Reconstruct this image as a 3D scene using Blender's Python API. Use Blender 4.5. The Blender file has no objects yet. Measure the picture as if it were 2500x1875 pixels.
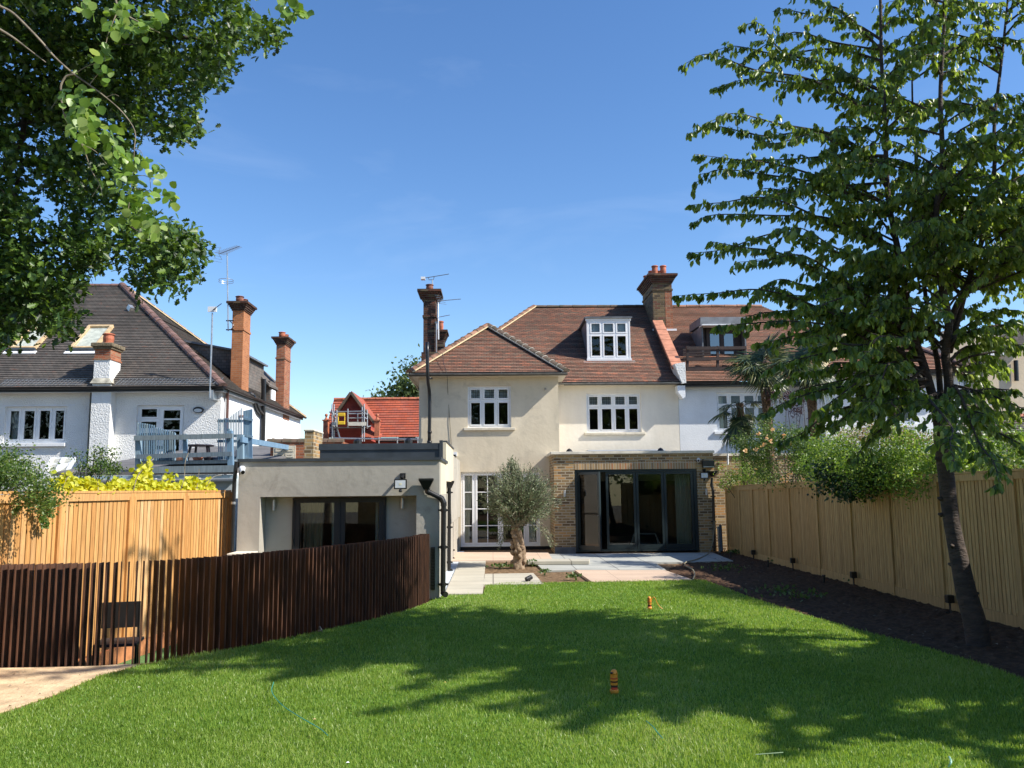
import bpy, math, random
import numpy as np
from mathutils import Matrix, Vector
R_ = math.radians
scene = bpy.context.scene
C = scene.collection
random.seed(7)
rng = np.random.default_rng(11)
# ---------------------------------------------------------------- camera
F_PX, PITCH, YAW, ROLL, EYE = 2030.0, R_(7.2), R_(1.4), -0.010, 1.78
cam_d = bpy.data.cameras.new("camera"); cam = bpy.data.objects.new("camera", cam_d); C.objects.link(cam)
cam_d.sensor_width = 36; cam_d.lens = F_PX / 2500 * 36; cam_d.clip_start = .05; cam_d.clip_end = 2000
CM = (Matrix.Rotation(-YAW, 4, 'Z') @ Matrix.Rotation(math.pi / 2 + PITCH, 4, 'X') @ Matrix.Rotation(ROLL, 4, 'Z'))
CM.translation = (0, 0, EYE); cam.matrix_world = CM
scene.camera = cam
# ---------------------------------------------------------------- light
SUN_AZ, SUN_EL = 72.0, 41.0     # degrees from -Y towards +X, elevation
sv = Vector((math.sin(R_(SUN_AZ)) * math.cos(R_(SUN_EL)), -math.cos(R_(SUN_AZ)) * math.cos(R_(SUN_EL)), math.sin(R_(SUN_EL))))
sun_d = bpy.data.lights.new("sun", 'SUN'); sun_d.energy = 5.0; sun_d.angle = R_(.53); sun_d.color = (1, .94, .84)
sun = bpy.data.objects.new("sun", sun_d); C.objects.link(sun); sun.rotation_euler = sv.to_track_quat('Z', 'Y').to_euler()
sun.location = (20, -10, 30)
world = bpy.data.worlds.new("World"); scene.world = world; world.use_nodes = True
wn, wl = world.node_tree.nodes, world.node_tree.links
wn.clear()
sky = wn.new('ShaderNodeTexSky'); sky.sky_type = 'NISHITA'; sky.sun_disc = False
sky.sun_elevation = R_(SUN_EL); sky.sun_rotation = math.pi / 2 + R_(90 - SUN_AZ)
sky.air_density = 1.0; sky.dust_density = .25; sky.ozone_density = 2.5
bg = wn.new('ShaderNodeBackground'); bg.inputs[1].default_value = .135
wo = wn.new('ShaderNodeOutputWorld')
# thin cirrus: noise stretched over the sky directions
tc = wn.new('ShaderNodeTexCoord'); mp = wn.new('ShaderNodeMapping')
mp.inputs['Scale'].default_value = (1.3, 1.3, 5.0); mp.inputs['Rotation'].default_value = (.35, .2, .4); mp.inputs['Location'].default_value = (.55, .3, .9)
nz = wn.new('ShaderNodeTexNoise'); nz.inputs['Scale'].default_value = 2.4; nz.inputs['Detail'].default_value = 6; nz.inputs['Roughness'].default_value = .55
nz.inputs['Distortion'].default_value = .6
cr = wn.new('ShaderNodeValToRGB'); cr.color_ramp.elements[0].position = .56; cr.color_ramp.elements[1].position = .86
cr.color_ramp.elements[1].color = (.09, .09, .09, 1)
mx = wn.new('ShaderNodeMixRGB'); mx.inputs[2].default_value = (6.2, 6.8, 7.6, 1)
hs = wn.new('ShaderNodeHueSaturation'); hs.inputs['Saturation'].default_value = 1.2; hs.inputs['Hue'].default_value = .505
wl.new(tc.outputs['Generated'], mp.inputs[0]); wl.new(mp.outputs[0], nz.inputs[0]); wl.new(nz.outputs[0], cr.inputs[0])
wl.new(cr.outputs[0], mx.inputs[0]); wl.new(sky.outputs[0], hs.inputs['Color']); wl.new(hs.outputs[0], mx.inputs[1])
wl.new(mx.outputs[0], bg.inputs[0]); wl.new(bg.outputs[0], wo.inputs[0])
scene.view_settings.view_transform = 'Standard'; scene.view_settings.look = 'None'
scene.view_settings.exposure = 0.60; scene.view_settings.gamma = 1
scene.cycles.max_bounces = 8; scene.cycles.transparent_max_bounces = 24
scene.cycles.use_denoising = True
# ---------------------------------------------------------------- measuring helpers (photo pixel of the 2500 px frame -> point on a known plane)
RM = CM.to_3x3(); O = Vector((0, 0, EYE))
def ray(x, y): return RM @ Vector(((x - 1250) / F_PX, -(y - 937.5) / F_PX, -1))
def PY(x, y, Y): d = ray(x, y); return O + d * (Y / d.y)
def PX(x, y, X): d = ray(x, y); return O + d * (X / d.x)
def PZ(x, y, Z=0.0): d = ray(x, y); return O + d * ((Z - EYE) / d.z)
def PN(x, y, p, n):
    d = ray(x, y); n = Vector(n); return O + d * ((Vector(p) - O).dot(n) / d.dot(n))
# ---------------------------------------------------------------- materials
MATS = {}
def newmat(name):
    m = bpy.data.materials.new(name); m.use_nodes = True; MATS[name] = m
    return m, m.node_tree.nodes, m.node_tree.links, m.node_tree.nodes['Principled BSDF']
def plain(name, col, rough=.6, metal=0.0, var=.12, scale=6.0, bump=0.0, bscale=60.0, spec=.5, coords='Object', stretch=(1, 1, 1), col2=None, ramp=(.35, .65), detail=5):
    """colour with noise variation and optional bump"""
    m, N, L, P = newmat(name)
    t = N.new('ShaderNodeTexCoord'); mpn = N.new('ShaderNodeMapping'); mpn.inputs['Scale'].default_value = stretch
    L.new(t.outputs[coords], mpn.inputs[0])
    n = N.new('ShaderNodeTexNoise'); n.inputs['Scale'].default_value = scale; n.inputs['Detail'].default_value = detail; n.inputs['Roughness'].default_value = .6
    L.new(mpn.outputs[0], n.inputs['Vector'])
    r = N.new('ShaderNodeValToRGB'); e = r.color_ramp.elements
    c2 = col2 or tuple(c * (1 - 2 * var) for c in col)
    e[0].position, e[1].position = ramp
    e[0].color = (*c2, 1); e[1].color = (*[min(1, c * (1 + (var if not col2 else 0))) for c in col], 1)
    L.new(n.outputs[0], r.inputs[0]); L.new(r.outputs[0], P.inputs['Base Color'])
    P.inputs['Roughness'].default_value = rough; P.inputs['Metallic'].default_value = metal
    P.inputs['Specular IOR Level'].default_value = spec
    if bump:
        n2 = N.new('ShaderNodeTexNoise'); n2.inputs['Scale'].default_value = bscale; n2.inputs['Detail'].default_value = 4
        L.new(mpn.outputs[0], n2.inputs['Vector'])
        b = N.new('ShaderNodeBump'); b.inputs['Strength'].default_value = min(1, bump); b.inputs['Distance'].default_value = .02 * max(1, bump)
        L.new(n2.outputs[0], b.inputs['Height']); L.new(b.outputs[0], P.inputs['Normal'])
    return m
def bricks(name, c1, c2, mortar, bw=.225, bh=.075, ms=.010, rough=.85, off=.5, bumpd=.006, third=None, third_amt=.3, swap=False, weather=.25):
    m, N, L, P = newmat(name)
    t = N.new('ShaderNodeTexCoord'); mpn = N.new('ShaderNodeMapping')
    if swap: mpn.inputs['Rotation'].default_value = (0, 0, math.pi / 2)
    L.new(t.outputs['UV'], mpn.inputs[0])
    b = N.new('ShaderNodeTexBrick'); b.offset = off
    L.new(mpn.outputs[0], b.inputs['Vector'])
    b.inputs['Scale'].default_value = 1; b.inputs['Brick Width'].default_value = bw; b.inputs['Row Height'].default_value = bh
    b.inputs['Mortar Size'].default_value = ms; b.inputs['Mortar Smooth'].default_value = .15; b.inputs['Bias'].default_value = 0
    b.inputs['Color1'].default_value = (0, 0, 0, 1); b.inputs['Color2'].default_value = (1, 1, 1, 1); b.inputs['Mortar'].default_value = (.5, .5, .5, 1)
    r = N.new('ShaderNodeValToRGB'); e = r.color_ramp.elements
    e[0].color = (*c1, 1); e[1].color = (*c2, 1)
    if third:
        k = e.new(1 - third_amt); k.color = (*c2, 1); e[-1].color = (*third, 1); k2 = e.new(1 - third_amt * .6); k2.color = (*third, 1)
        e[0].position = 0.1
    L.new(b.outputs['Color'], r.inputs[0])
    n = N.new('ShaderNodeTexNoise'); n.inputs['Scale'].default_value = 1.1; n.inputs['Detail'].default_value = 7; L.new(t.outputs['Object'], n.inputs['Vector'])
    mr = N.new('ShaderNodeMapRange'); mr.inputs[1].default_value = .3; mr.inputs[2].default_value = .7; mr.inputs[3].default_value = 1 - weather; mr.inputs[4].default_value = 1 + weather * .6
    L.new(n.outputs[0], mr.inputs[0])
    hv = N.new('ShaderNodeHueSaturation'); L.new(r.outputs[0], hv.inputs['Color']); L.new(mr.outputs[0], hv.inputs['Value'])
    mix = N.new('ShaderNodeMixRGB'); mix.inputs[2].default_value = (*mortar, 1)
    L.new(b.outputs['Fac'], mix.inputs[0]); L.new(hv.outputs[0], mix.inputs[1]); L.new(mix.outputs[0], P.inputs['Base Color'])
    P.inputs['Roughness'].default_value = rough; P.inputs['Specular IOR Level'].default_value = .25
    bu = N.new('ShaderNodeBump'); bu.inputs['Strength'].default_value = .8; bu.inputs['Distance'].default_value = bumpd; bu.invert = True
    L.new(b.outputs['Fac'], bu.inputs['Height']); L.new(bu.outputs[0], P.inputs['Normal'])
    return m
def tiles(name, cols, gauge=.1, bw=.165, patch=None, patch_at=(.58, .66), rough=.8):
    """clay plain tiles: random colour per tile, dark joints, patches of another colour"""
    m, N, L, P = newmat(name)
    t = N.new('ShaderNodeTexCoord')
    b = N.new('ShaderNodeTexBrick'); b.offset = .5; L.new(t.outputs['UV'], b.inputs['Vector'])
    b.inputs['Scale'].default_value = 1; b.inputs['Brick Width'].default_value = bw; b.inputs['Row Height'].default_value = gauge
    b.inputs['Mortar Size'].default_value = .004; b.inputs['Mortar Smooth'].default_value = .1
    b.inputs['Color1'].default_value = (0, 0, 0, 1); b.inputs['Color2'].default_value = (1, 1, 1, 1)
    r = N.new('ShaderNodeValToRGB'); r.color_ramp.interpolation = 'LINEAR'; e = r.color_ramp.elements
    e[0].color = (*cols[0], 1); e[1].color = (*cols[-1], 1)
    for i, c in enumerate(cols[1:-1]): k = e.new((i + 1) / (len(cols) - 1)); k.color = (*c, 1)
    L.new(b.outputs['Color'], r.inputs[0])
    cur = r.outputs[0]
    n = N.new('ShaderNodeTexNoise'); n.inputs['Scale'].default_value = .55; n.inputs['Detail'].default_value = 5; n.inputs['Roughness'].default_value = .7
    L.new(t.outputs['UV'], n.inputs['Vector'])
    if patch:
        w = N.new('ShaderNodeTexNoise'); w.inputs['Scale'].default_value = 1.0; w.inputs['Detail'].default_value = 3; w.inputs['Roughness'].default_value = .8
        mp2 = N.new('ShaderNodeMapping'); mp2.inputs['Scale'].default_value = (2.4, 7.5, 1); L.new(t.outputs['UV'], mp2.inputs[0]); L.new(mp2.outputs[0], w.inputs['Vector'])
        ad = N.new('ShaderNodeMath'); ad.operation = 'MULTIPLY_ADD'; ad.inputs[1].default_value = .10; L.new(b.outputs['Color'], ad.inputs[0]); L.new(w.outputs[0], ad.inputs[2])
        mr = N.new('ShaderNodeMapRange'); mr.inputs[1].default_value = patch_at[0]; mr.inputs[2].default_value = patch_at[1]; L.new(ad.outputs[0], mr.inputs[0])
        mm = N.new('ShaderNodeMixRGB'); mm.inputs[2].default_value = (*patch, 1); L.new(mr.outputs[0], mm.inputs[0]); L.new(cur, mm.inputs[1]); cur = mm.outputs[0]
    mr2 = N.new('ShaderNodeMapRange'); mr2.inputs[1].default_value = .3; mr2.inputs[2].default_value = .7; mr2.inputs[3].default_value = .72; mr2.inputs[4].default_value = 1.2
    L.new(n.outputs[0], mr2.inputs[0])
    hv = N.new('ShaderNodeHueSaturation'); L.new(cur, hv.inputs['Color']); L.new(mr2.outputs[0], hv.inputs['Value'])
    mix = N.new('ShaderNodeMixRGB'); mix.inputs[2].default_value = (.02, .016, .014, 1); L.new(b.outputs['Fac'], mix.inputs[0]); L.new(hv.outputs[0], mix.inputs[1])
    L.new(mix.outputs[0], P.inputs['Base Color']); P.inputs['Roughness'].default_value = rough; P.inputs['Specular IOR Level'].default_value = .3
    return m
def leafmat(name, cols, trans=.35, rough=.42, spec=.5):
    """per-leaf colour from the 'rnd' attribute, partly translucent"""
    m, N, L, P = newmat(name)
    a = N.new('ShaderNodeAttribute'); a.attribute_name = 'rnd'
    r = N.new('ShaderNodeValToRGB'); e = r.color_ramp.elements
    e[0].color = (*cols[0], 1); e[1].color = (*cols[-1], 1)
    for i, c in enumerate(cols[1:-1]): k = e.new((i + 1) / (len(cols) - 1)); k.color = (*c, 1)
    L.new(a.outputs['Fac'], r.inputs[0]); L.new(r.outputs[0], P.inputs['Base Color'])
    P.inputs['Roughness'].default_value = rough; P.inputs['Specular IOR Level'].default_value = spec
    tr = N.new('ShaderNodeBsdfTranslucent'); hv = N.new('ShaderNodeHueSaturation'); hv.inputs['Hue'].default_value = .485; hv.inputs['Value'].default_value = 1.5; hv.inputs['Saturation'].default_value = 1.1
    L.new(r.outputs[0], hv.inputs['Color']); L.new(hv.outputs[0], tr.inputs[0])
    mi = N.new('ShaderNodeMixShader'); mi.inputs[0].default_value = trans
    L.new(P.outputs[0], mi.inputs[1]); L.new(tr.outputs[0], mi.inputs[2]); L.new(mi.outputs[0], N['Material Output'].inputs[0])
    return m
def glassmat(name, tint=(.75, .8, .8), ior=1.5, rough=0.0):
    m, N, L, P = newmat(name); N.remove(P)
    f = N.new('ShaderNodeFresnel'); f.inputs[0].default_value = ior
    mu = N.new('ShaderNodeMath'); mu.operation = 'MULTIPLY'; mu.inputs[1].default_value = 1.5; mu.use_clamp = True; L.new(f.outputs[0], mu.inputs[0])
    t = N.new('ShaderNodeBsdfTransparent'); t.inputs[0].default_value = (*tint, 1)
    g = N.new('ShaderNodeBsdfGlossy'); g.inputs['Roughness'].default_value = rough
    mi = N.new('ShaderNodeMixShader'); L.new(mu.outputs[0], mi.inputs[0]); L.new(t.outputs[0], mi.inputs[1]); L.new(g.outputs[0], mi.inputs[2])
    L.new(mi.outputs[0], N['Material Output'].inputs[0]); return m
def render_mat(name, base, patch, stain, s1=.55, amt=.7, rough=.9, bump=.25, st=(.58, .72)):
    """sand-cement render with large soft patches and a few darker stains"""
    m, N, L, P = newmat(name)
    t = N.new('ShaderNodeTexCoord')
    n = N.new('ShaderNodeTexNoise'); n.inputs['Scale'].default_value = s1; n.inputs['Detail'].default_value = 8; n.inputs['Roughness'].default_value = .62; n.inputs['Distortion'].default_value = .5
    L.new(t.outputs['Object'], n.inputs['Vector'])
    r = N.new('ShaderNodeValToRGB'); e = r.color_ramp.elements; e[0].position = .36; e[1].position = .62; e[0].color = (*patch, 1); e[1].color = (*base, 1); L.new(n.outputs[0], r.inputs[0])
    n2 = N.new('ShaderNodeTexNoise'); n2.inputs['Scale'].default_value = s1 * 2.3; n2.inputs['Detail'].default_value = 6; n2.inputs['Roughness'].default_value = .65; n2.inputs['Distortion'].default_value = 1.2
    L.new(t.outputs['Object'], n2.inputs['Vector'])
    mr = N.new('ShaderNodeMapRange'); mr.inputs[1].default_value = st[0]; mr.inputs[2].default_value = st[1]; mr.inputs[4].default_value = amt; L.new(n2.outputs[0], mr.inputs[0])
    mx_ = N.new('ShaderNodeMixRGB'); mx_.inputs[2].default_value = (*stain, 1); L.new(mr.outputs[0], mx_.inputs[0]); L.new(r.outputs[0], mx_.inputs[1])
    mps = N.new('ShaderNodeMapping'); mps.inputs['Scale'].default_value = (2.2, 2.2, .5); L.new(t.outputs['Object'], mps.inputs[0])
    ns = N.new('ShaderNodeTexNoise'); ns.inputs['Scale'].default_value = 1.6; ns.inputs['Detail'].default_value = 6; L.new(mps.outputs[0], ns.inputs['Vector'])
    ms_ = N.new('ShaderNodeMapRange'); ms_.inputs[1].default_value = .35; ms_.inputs[2].default_value = .65; ms_.inputs[3].default_value = .945; ms_.inputs[4].default_value = 1.02; L.new(ns.outputs[0], ms_.inputs[0])
    hvs = N.new('ShaderNodeHueSaturation'); L.new(mx_.outputs[0], hvs.inputs['Color']); L.new(ms_.outputs[0], hvs.inputs['Value'])
    L.new(hvs.outputs[0], P.inputs['Base Color']); P.inputs['Roughness'].default_value = rough; P.inputs['Specular IOR Level'].default_value = .2
    n3 = N.new('ShaderNodeTexNoise'); n3.inputs['Scale'].default_value = 9; n3.inputs['Detail'].default_value = 8; L.new(t.outputs['Object'], n3.inputs['Vector'])
    b = N.new('ShaderNodeBump'); b.inputs['Strength'].default_value = bump; b.inputs['Distance'].default_value = .02; L.new(n3.outputs[0], b.inputs['Height']); L.new(b.outputs[0], P.inputs['Normal'])
    return m
def pebbledash(name, base):
    m, N, L, P = newmat(name); t = N.new('ShaderNodeTexCoord')
    P.inputs['Base Color'].default_value = (*base, 1); P.inputs['Roughness'].default_value = .8; P.inputs['Specular IOR Level'].default_value = .25
    v = N.new('ShaderNodeTexNoise'); v.inputs['Scale'].default_value = 24; v.inputs['Detail'].default_value = 3; v.inputs['Distortion'].default_value = .4; L.new(t.outputs['Object'], v.inputs['Vector'])
    b = N.new('ShaderNodeBump'); b.inputs['Strength'].default_value = 1; b.inputs['Distance'].default_value = .032; L.new(v.outputs[0], b.inputs['Height']); L.new(b.outputs[0], P.inputs['Normal'])
    n = N.new('ShaderNodeTexNoise'); n.inputs['Scale'].default_value = .8; n.inputs['Detail'].default_value = 6; L.new(t.outputs['Object'], n.inputs['Vector'])
    r = N.new('ShaderNodeValToRGB'); e = r.color_ramp.elements; e[0].position = .3; e[1].position = .6; e[0].color = (*[c * .86 for c in base], 1); e[1].color = (*base, 1); L.new(n.outputs[0], r.inputs[0]); L.new(r.outputs[0], P.inputs['Base Color'])
    return m
def boards(name, cols, width=.075, rough=.7, grain=True, axis=0):
    """vertical boards: colour per board from world position, fine grain"""
    m, N, L, P = newmat(name); t = N.new('ShaderNodeTexCoord')
    a = N.new('ShaderNodeAttribute'); a.attribute_name = 'rnd'
    r = N.new('ShaderNodeValToRGB'); e = r.color_ramp.elements; e[0].color = (*cols[0], 1); e[1].color = (*cols[-1], 1)
    for i, c in enumerate(cols[1:-1]): k = e.new((i + 1) / (len(cols) - 1)); k.color = (*c, 1)
    L.new(a.outputs['Fac'], r.inputs[0])
    mpn = N.new('ShaderNodeMapping'); mpn.inputs['Scale'].default_value = (14, 14, 1.1); L.new(t.outputs['Object'], mpn.inputs[0])
    n = N.new('ShaderNodeTexNoise'); n.inputs['Scale'].default_value = 3.5; n.inputs['Detail'].default_value = 6; L.new(mpn.outputs[0], n.inputs['Vector'])
    mr = N.new('ShaderNodeMapRange'); mr.inputs[1].default_value = .3; mr.inputs[2].default_value = .7; mr.inputs[3].default_value = .72; mr.inputs[4].default_value = 1.18; L.new(n.outputs[0], mr.inputs[0])
    hv = N.new('ShaderNodeHueSaturation'); L.new(r.outputs[0], hv.inputs['Color']); L.new(mr.outputs[0], hv.inputs['Value']); L.new(hv.outputs[0], P.inputs['Base Color'])
    P.inputs['Roughness'].default_value = rough; P.inputs['Specular IOR Level'].default_value = .3
    return m
# ---------------------------------------------------------------- mesh builder
class MB:
    def __init__(s): s.v = []; s.f = []; s.a = []; s.uv = {}
    def add(s, vs, fs, rnd=None):
        o = len(s.v); s.v += [tuple(p) for p in vs]; s.f += [tuple(i + o for i in f) for f in fs]
        rr = random.random() if rnd is None else rnd; s.a += [rr] * len(vs); return s
    def box(s, x0, x1, y0, y1, z0, z1, rnd=None):
        if x0 > x1: x0, x1 = x1, x0
        if y0 > y1: y0, y1 = y1, y0
        if z0 > z1: z0, z1 = z1, z0
        return s.add([(x0, y0, z0), (x1, y0, z0), (x1, y1, z0), (x0, y1, z0), (x0, y0, z1), (x1, y0, z1), (x1, y1, z1), (x0, y1, z1)],
              [(0, 3, 2, 1), (4, 5, 6, 7), (0, 1, 5, 4), (1, 2, 6, 5), (2, 3, 7, 6), (3, 0, 4, 7)], rnd)
    def obox(s, p0, p1, w, h, up=(0, 0, 1), rnd=None):
        """box along p0->p1, width w sideways, height h along up"""
        p0, p1, up = Vector(p0), Vector(p1), Vector(up); d = (p1 - p0).normalized(); sd = d.cross(up).normalized() * (w / 2); u = sd.cross(d).normalized() * (h / 2)
        vs = [p + a * sd + b * u for p in (p0, p1) for a, b in ((-1, -1), (1, -1), (1, 1), (-1, 1))]
        return s.add(vs, [(0, 1, 2, 3), (7, 6, 5, 4), (0, 4, 5, 1), (1, 5, 6, 2), (2, 6, 7, 3), (3, 7, 4, 0)], rnd)
    def poly(s, pts, rnd=None): return s.add(pts, [tuple(range(len(pts)))], rnd)
    def prism(s, pts, dvec, rnd=None):
        n = len(pts); pts = [Vector(p) for p in pts]; d = Vector(dvec)
        return s.add(pts + [p + d for p in pts], [tuple(range(n))[::-1], tuple(range(n, 2 * n))] + [(i, (i + 1) % n, n + (i + 1) % n, n + i) for i in range(n)], rnd)
    def tube(s, pts, rad, n=8, caps=True, rnd=None):
        pts = [Vector(p) for p in pts]; k = len(pts)
        if not hasattr(rad, '__len__'): rad = [rad] * k
        vs = []; prev = None
        for i, p in enumerate(pts):
            d = (pts[min(i + 1, k - 1)] - pts[max(i - 1, 0)])
            d = d.normalized() if d.length > 1e-9 else Vector((0, 0, 1))
            if prev is None: a = d.orthogonal().normalized()
            else:
                a = prev - d * prev.dot(d); a = a.normalized() if a.length > 1e-6 else d.orthogonal().normalized()
            prev = a; b = d.cross(a)
            for j in range(n):
                t = 2 * math.pi * j / n; vs.append(p + (a * math.cos(t) + b * math.sin(t)) * rad[i])
        fs = [(i * n + j, i * n + (j + 1) % n, (i + 1) * n + (j + 1) % n, (i + 1) * n + j) for i in range(k - 1) for j in range(n)]
        if caps: fs += [tuple(range(n))[::-1], tuple(range((k - 1) * n, k * n))]
        return s.add(vs, fs, rnd)
    def lathe(s, c, prof, n=16, rnd=None):
        vs = []
        for r, z in prof:
            for j in range(n):
                t = 2 * math.pi * j / n; vs.append((c[0] + r * math.cos(t), c[1] + r * math.sin(t), c[2] + z))
        k = len(prof); fs = [(i * n + j, i * n + (j + 1) % n, (i + 1) * n + (j + 1) % n, (i + 1) * n + j) for i in range(k - 1) for j in range(n)]
        fs += [tuple(range(n))[::-1], tuple(range((k - 1) * n, k * n))]
        return s.add(vs, fs, rnd)
    def build(s, name, mat, parent=None, smooth=False, bevel=0, uvs=None):
        me = bpy.data.meshes.new(name)
        off = Vector((0, 0, 0)); q = parent
        while q is not None: off += Vector(q['_l']) if '_l' in q else Vector((0, 0, 0)); q = q.parent
        if off.length > 0: vs = [(x - off.x, y - off.y, z - off.z) for x, y, z in s.v]
        else: vs = s.v
        me.from_pydata(vs, [], s.f); me.materials.append(mat)
        at = me.attributes.new('rnd', 'FLOAT', 'POINT'); at.data.foreach_set('value', s.a)
        # UV in metres from the dominant axis (or given)
        uvl = me.uv_layers.new(name='UVMap'); buf = np.zeros(len(me.loops) * 2)
        if uvs is not None: buf[:] = uvs
        else:
            for p in me.polygons:
                nx, ny, nz_ = abs(p.normal.x), abs(p.normal.y), abs(p.normal.z)
                for li in p.loop_indices:
                    x, y, z = s.v[me.loops[li].vertex_index]
                    u, v = (y, z) if nx >= ny and nx >= nz_ else ((x, z) if ny >= nz_ else (x, y))
                    buf[li * 2] = u; buf[li * 2 + 1] = v
        uvl.data.foreach_set('uv', buf)
        if smooth: me.shade_smooth()
        ob = bpy.data.objects.new(name, me); C.objects.link(ob)
        if parent is not None: ob.parent = parent
        if bevel:
            b = ob.modifiers.new('bevel', 'BEVEL'); b.width = bevel; b.segments = 2; b.limit_method = 'ANGLE'
        return ob
def tag(o, label=None, cat=None, group=None, kind=None):
    if label: o['label'] = label
    if cat: o['category'] = cat
    if group: o['group'] = group
    if kind: o['kind'] = kind
    return o
def thing(name, label, cat, loc=(0, 0, 0), group=None):
    o = bpy.data.objects.new(name, None); C.objects.link(o); o.location = loc; o['_l'] = tuple(float(c) for c in loc); o.empty_display_size = .2
    return tag(o, label, cat, group)
def copy_thing(src, loc, rotz=0.0, label=None, group=None, scale=None):
    r = src.copy(); C.objects.link(r); r.location = loc; r.rotation_euler = (0, 0, rotz)
    if scale: r.scale = (scale,) * 3
    if label: r['label'] = label
    if group: r['group'] = group
    for ch in list(src.children):
        c = ch.copy(); C.objects.link(c); c.parent = r
        for g in list(ch.children):
            d = g.copy(); C.objects.link(d); d.parent = c
    return r
def tiled(name, poly, udir, mat, parent, gauge=.1, lift=.022, vref=0.0):
    """roof slope as overlapping courses, each tilted up at its lower edge"""
    poly = [Vector(p) for p in poly]; u = Vector(udir).normalized()
    n = Vector((0, 0, 0))
    for i in range(1, len(poly) - 1): n += (poly[i] - poly[0]).cross(poly[i + 1] - poly[0])
    n.normalize()
    if n.z < 0: n = -n
    v = n.cross(u); v = v if v.z > 0 else -v
    o = poly[0]; q = [((p - o).dot(u), (p - o).dot(v)) for p in poly]
    def clip(pg, val, keep_above):
        out = []
        for i in range(len(pg)):
            a, b = pg[i], pg[(i + 1) % len(pg)]
            ia = (a[1] >= val) if keep_above else (a[1] <= val); ib = (b[1] >= val) if keep_above else (b[1] <= val)
            if ia: out.append(a)
            if ia != ib:
                t = (val - a[1]) / (b[1] - a[1]); out.append((a[0] + t * (b[0] - a[0]), val))
        return out
    vmin = min(c[1] for c in q); vmax = max(c[1] for c in q)
    mb = MB(); uv = []
    def w(c, h): return o + u * c[0] + v * c[1] + n * h
    k = math.floor(vmin / gauge)
    while k * gauge < vmax:
        a, b = k * gauge, (k + 1) * gauge
        pg = clip(clip(q, a, True), b, False)
        if len(pg) >= 3:
            jit = random.uniform(-.003, .003)
            hs = [(lift + jit) * (1 - (c[1] - a) / gauge) for c in pg]
            mb.add([w(c, h) for c, h in zip(pg, hs)], [tuple(range(len(pg)))], .5)
            uv += [x for c in pg for x in (c[0], c[1])]
            lo = [c for c in pg if c[1] - a < 1e-6]
            if len(lo) >= 2:
                x0, x1 = min(c[0] for c in lo), max(c[0] for c in lo)
                mb.add([w((x0, a), 0), w((x1, a), 0), w((x1, a), lift + jit), w((x0, a), lift + jit)], [(0, 1, 2, 3)], .5)
                uv += [x0, a + .002, x1, a + .002, x1, a + .002, x0, a + .002]
        k += 1
    return mb.build(name, mat, parent, uvs=uv)
def ridge_line(name, p0, p1, mat, parent, r=.11, seg=.32, n=7, bed=None, bedw=.05):
    """half-round ridge or hip tiles laid end to end"""
    p0, p1 = Vector(p0), Vector(p1); d = p1 - p0; L = d.length; d.normalize(); sd = d.cross(Vector((0, 0, 1))).normalized(); up = sd.cross(d).normalized()
    mb = MB(); k = max(1, int(L / seg)); s_ = L / k
    for i in range(k):
        a = p0 + d * (i * s_); b = p0 + d * ((i + 1) * s_ - .012)
        ra, rb = r * 1.0, r * .9; vs = []
        for p, rr in ((a, ra), (b, rb)):
            jj = random.uniform(-.004, .004)
            for j in range(n):
                t = math.pi * j / (n - 1); vs.append(p + sd * (rr * math.cos(t)) + up * (rr * math.sin(t) * .85 + jj - .03))
        fs = [(j, j + 1, n + j + 1, n + j) for j in range(n - 1)] + [tuple(range(n))[::-1], tuple(range(n, 2 * n))]
        mb.add(vs, fs)
    ob = mb.build(name, mat, parent)
    if bed:
        m2 = MB()
        for sgn in (-1, 1): m2.obox(p0 + sd * sgn * (r - .01) - up * .012, p1 + sd * sgn * (r - .01) - up * .012, bedw, .035)
        for i in range(1, k): q = p0 + d * (i * s_); m2.tube([q + sd * ((r * .99) * math.cos(math.pi * j / 6)) + up * ((r * .99) * math.sin(math.pi * j / 6) * .85 - .03) for j in range(7)], .013, 4)
        m2.build('mortar_bedding', bed, ob)
    return ob
def wall_y(x0, x1, z0, z1, Y, t, holes=(), dz=None):
    """wall in the plane Y with rectangular openings and reveals of depth t"""
    mb = MB(); xs = sorted({x0, x1, *[h[0] for h in holes], *[h[1] for h in holes]}); zs = sorted({z0, z1, *[h[2] for h in holes], *[h[3] for h in holes]})
    for i in range(len(xs) - 1):
        for j in range(len(zs) - 1):
            cx, cz = (xs[i] + xs[i + 1]) / 2, (zs[j] + zs[j + 1]) / 2
            if any(h[0] < cx < h[1] and h[2] < cz < h[3] for h in holes): continue
            for y, fl in ((Y, 1), (Y + t, 0)):
                q = [(xs[i], y, zs[j]), (xs[i + 1], y, zs[j]), (xs[i + 1], y, zs[j + 1]), (xs[i], y, zs[j + 1])]
                mb.poly(q if fl else q[::-1], .5)
    for h in list(holes) + [(x0, x1, z0, z1)]:
        a, b, c, d = h
        for q in ([(a, Y, c), (a, Y + t, c), (a, Y + t, d), (a, Y, d)], [(b, Y, c), (b, Y, d), (b, Y + t, d), (b, Y + t, c)],
                  [(a, Y, c), (b, Y, c), (b, Y + t, c), (a, Y + t, c)], [(a, Y, d), (a, Y + t, d), (b, Y + t, d), (b, Y, d)]): mb.poly(q, .5)
    return mb
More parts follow.
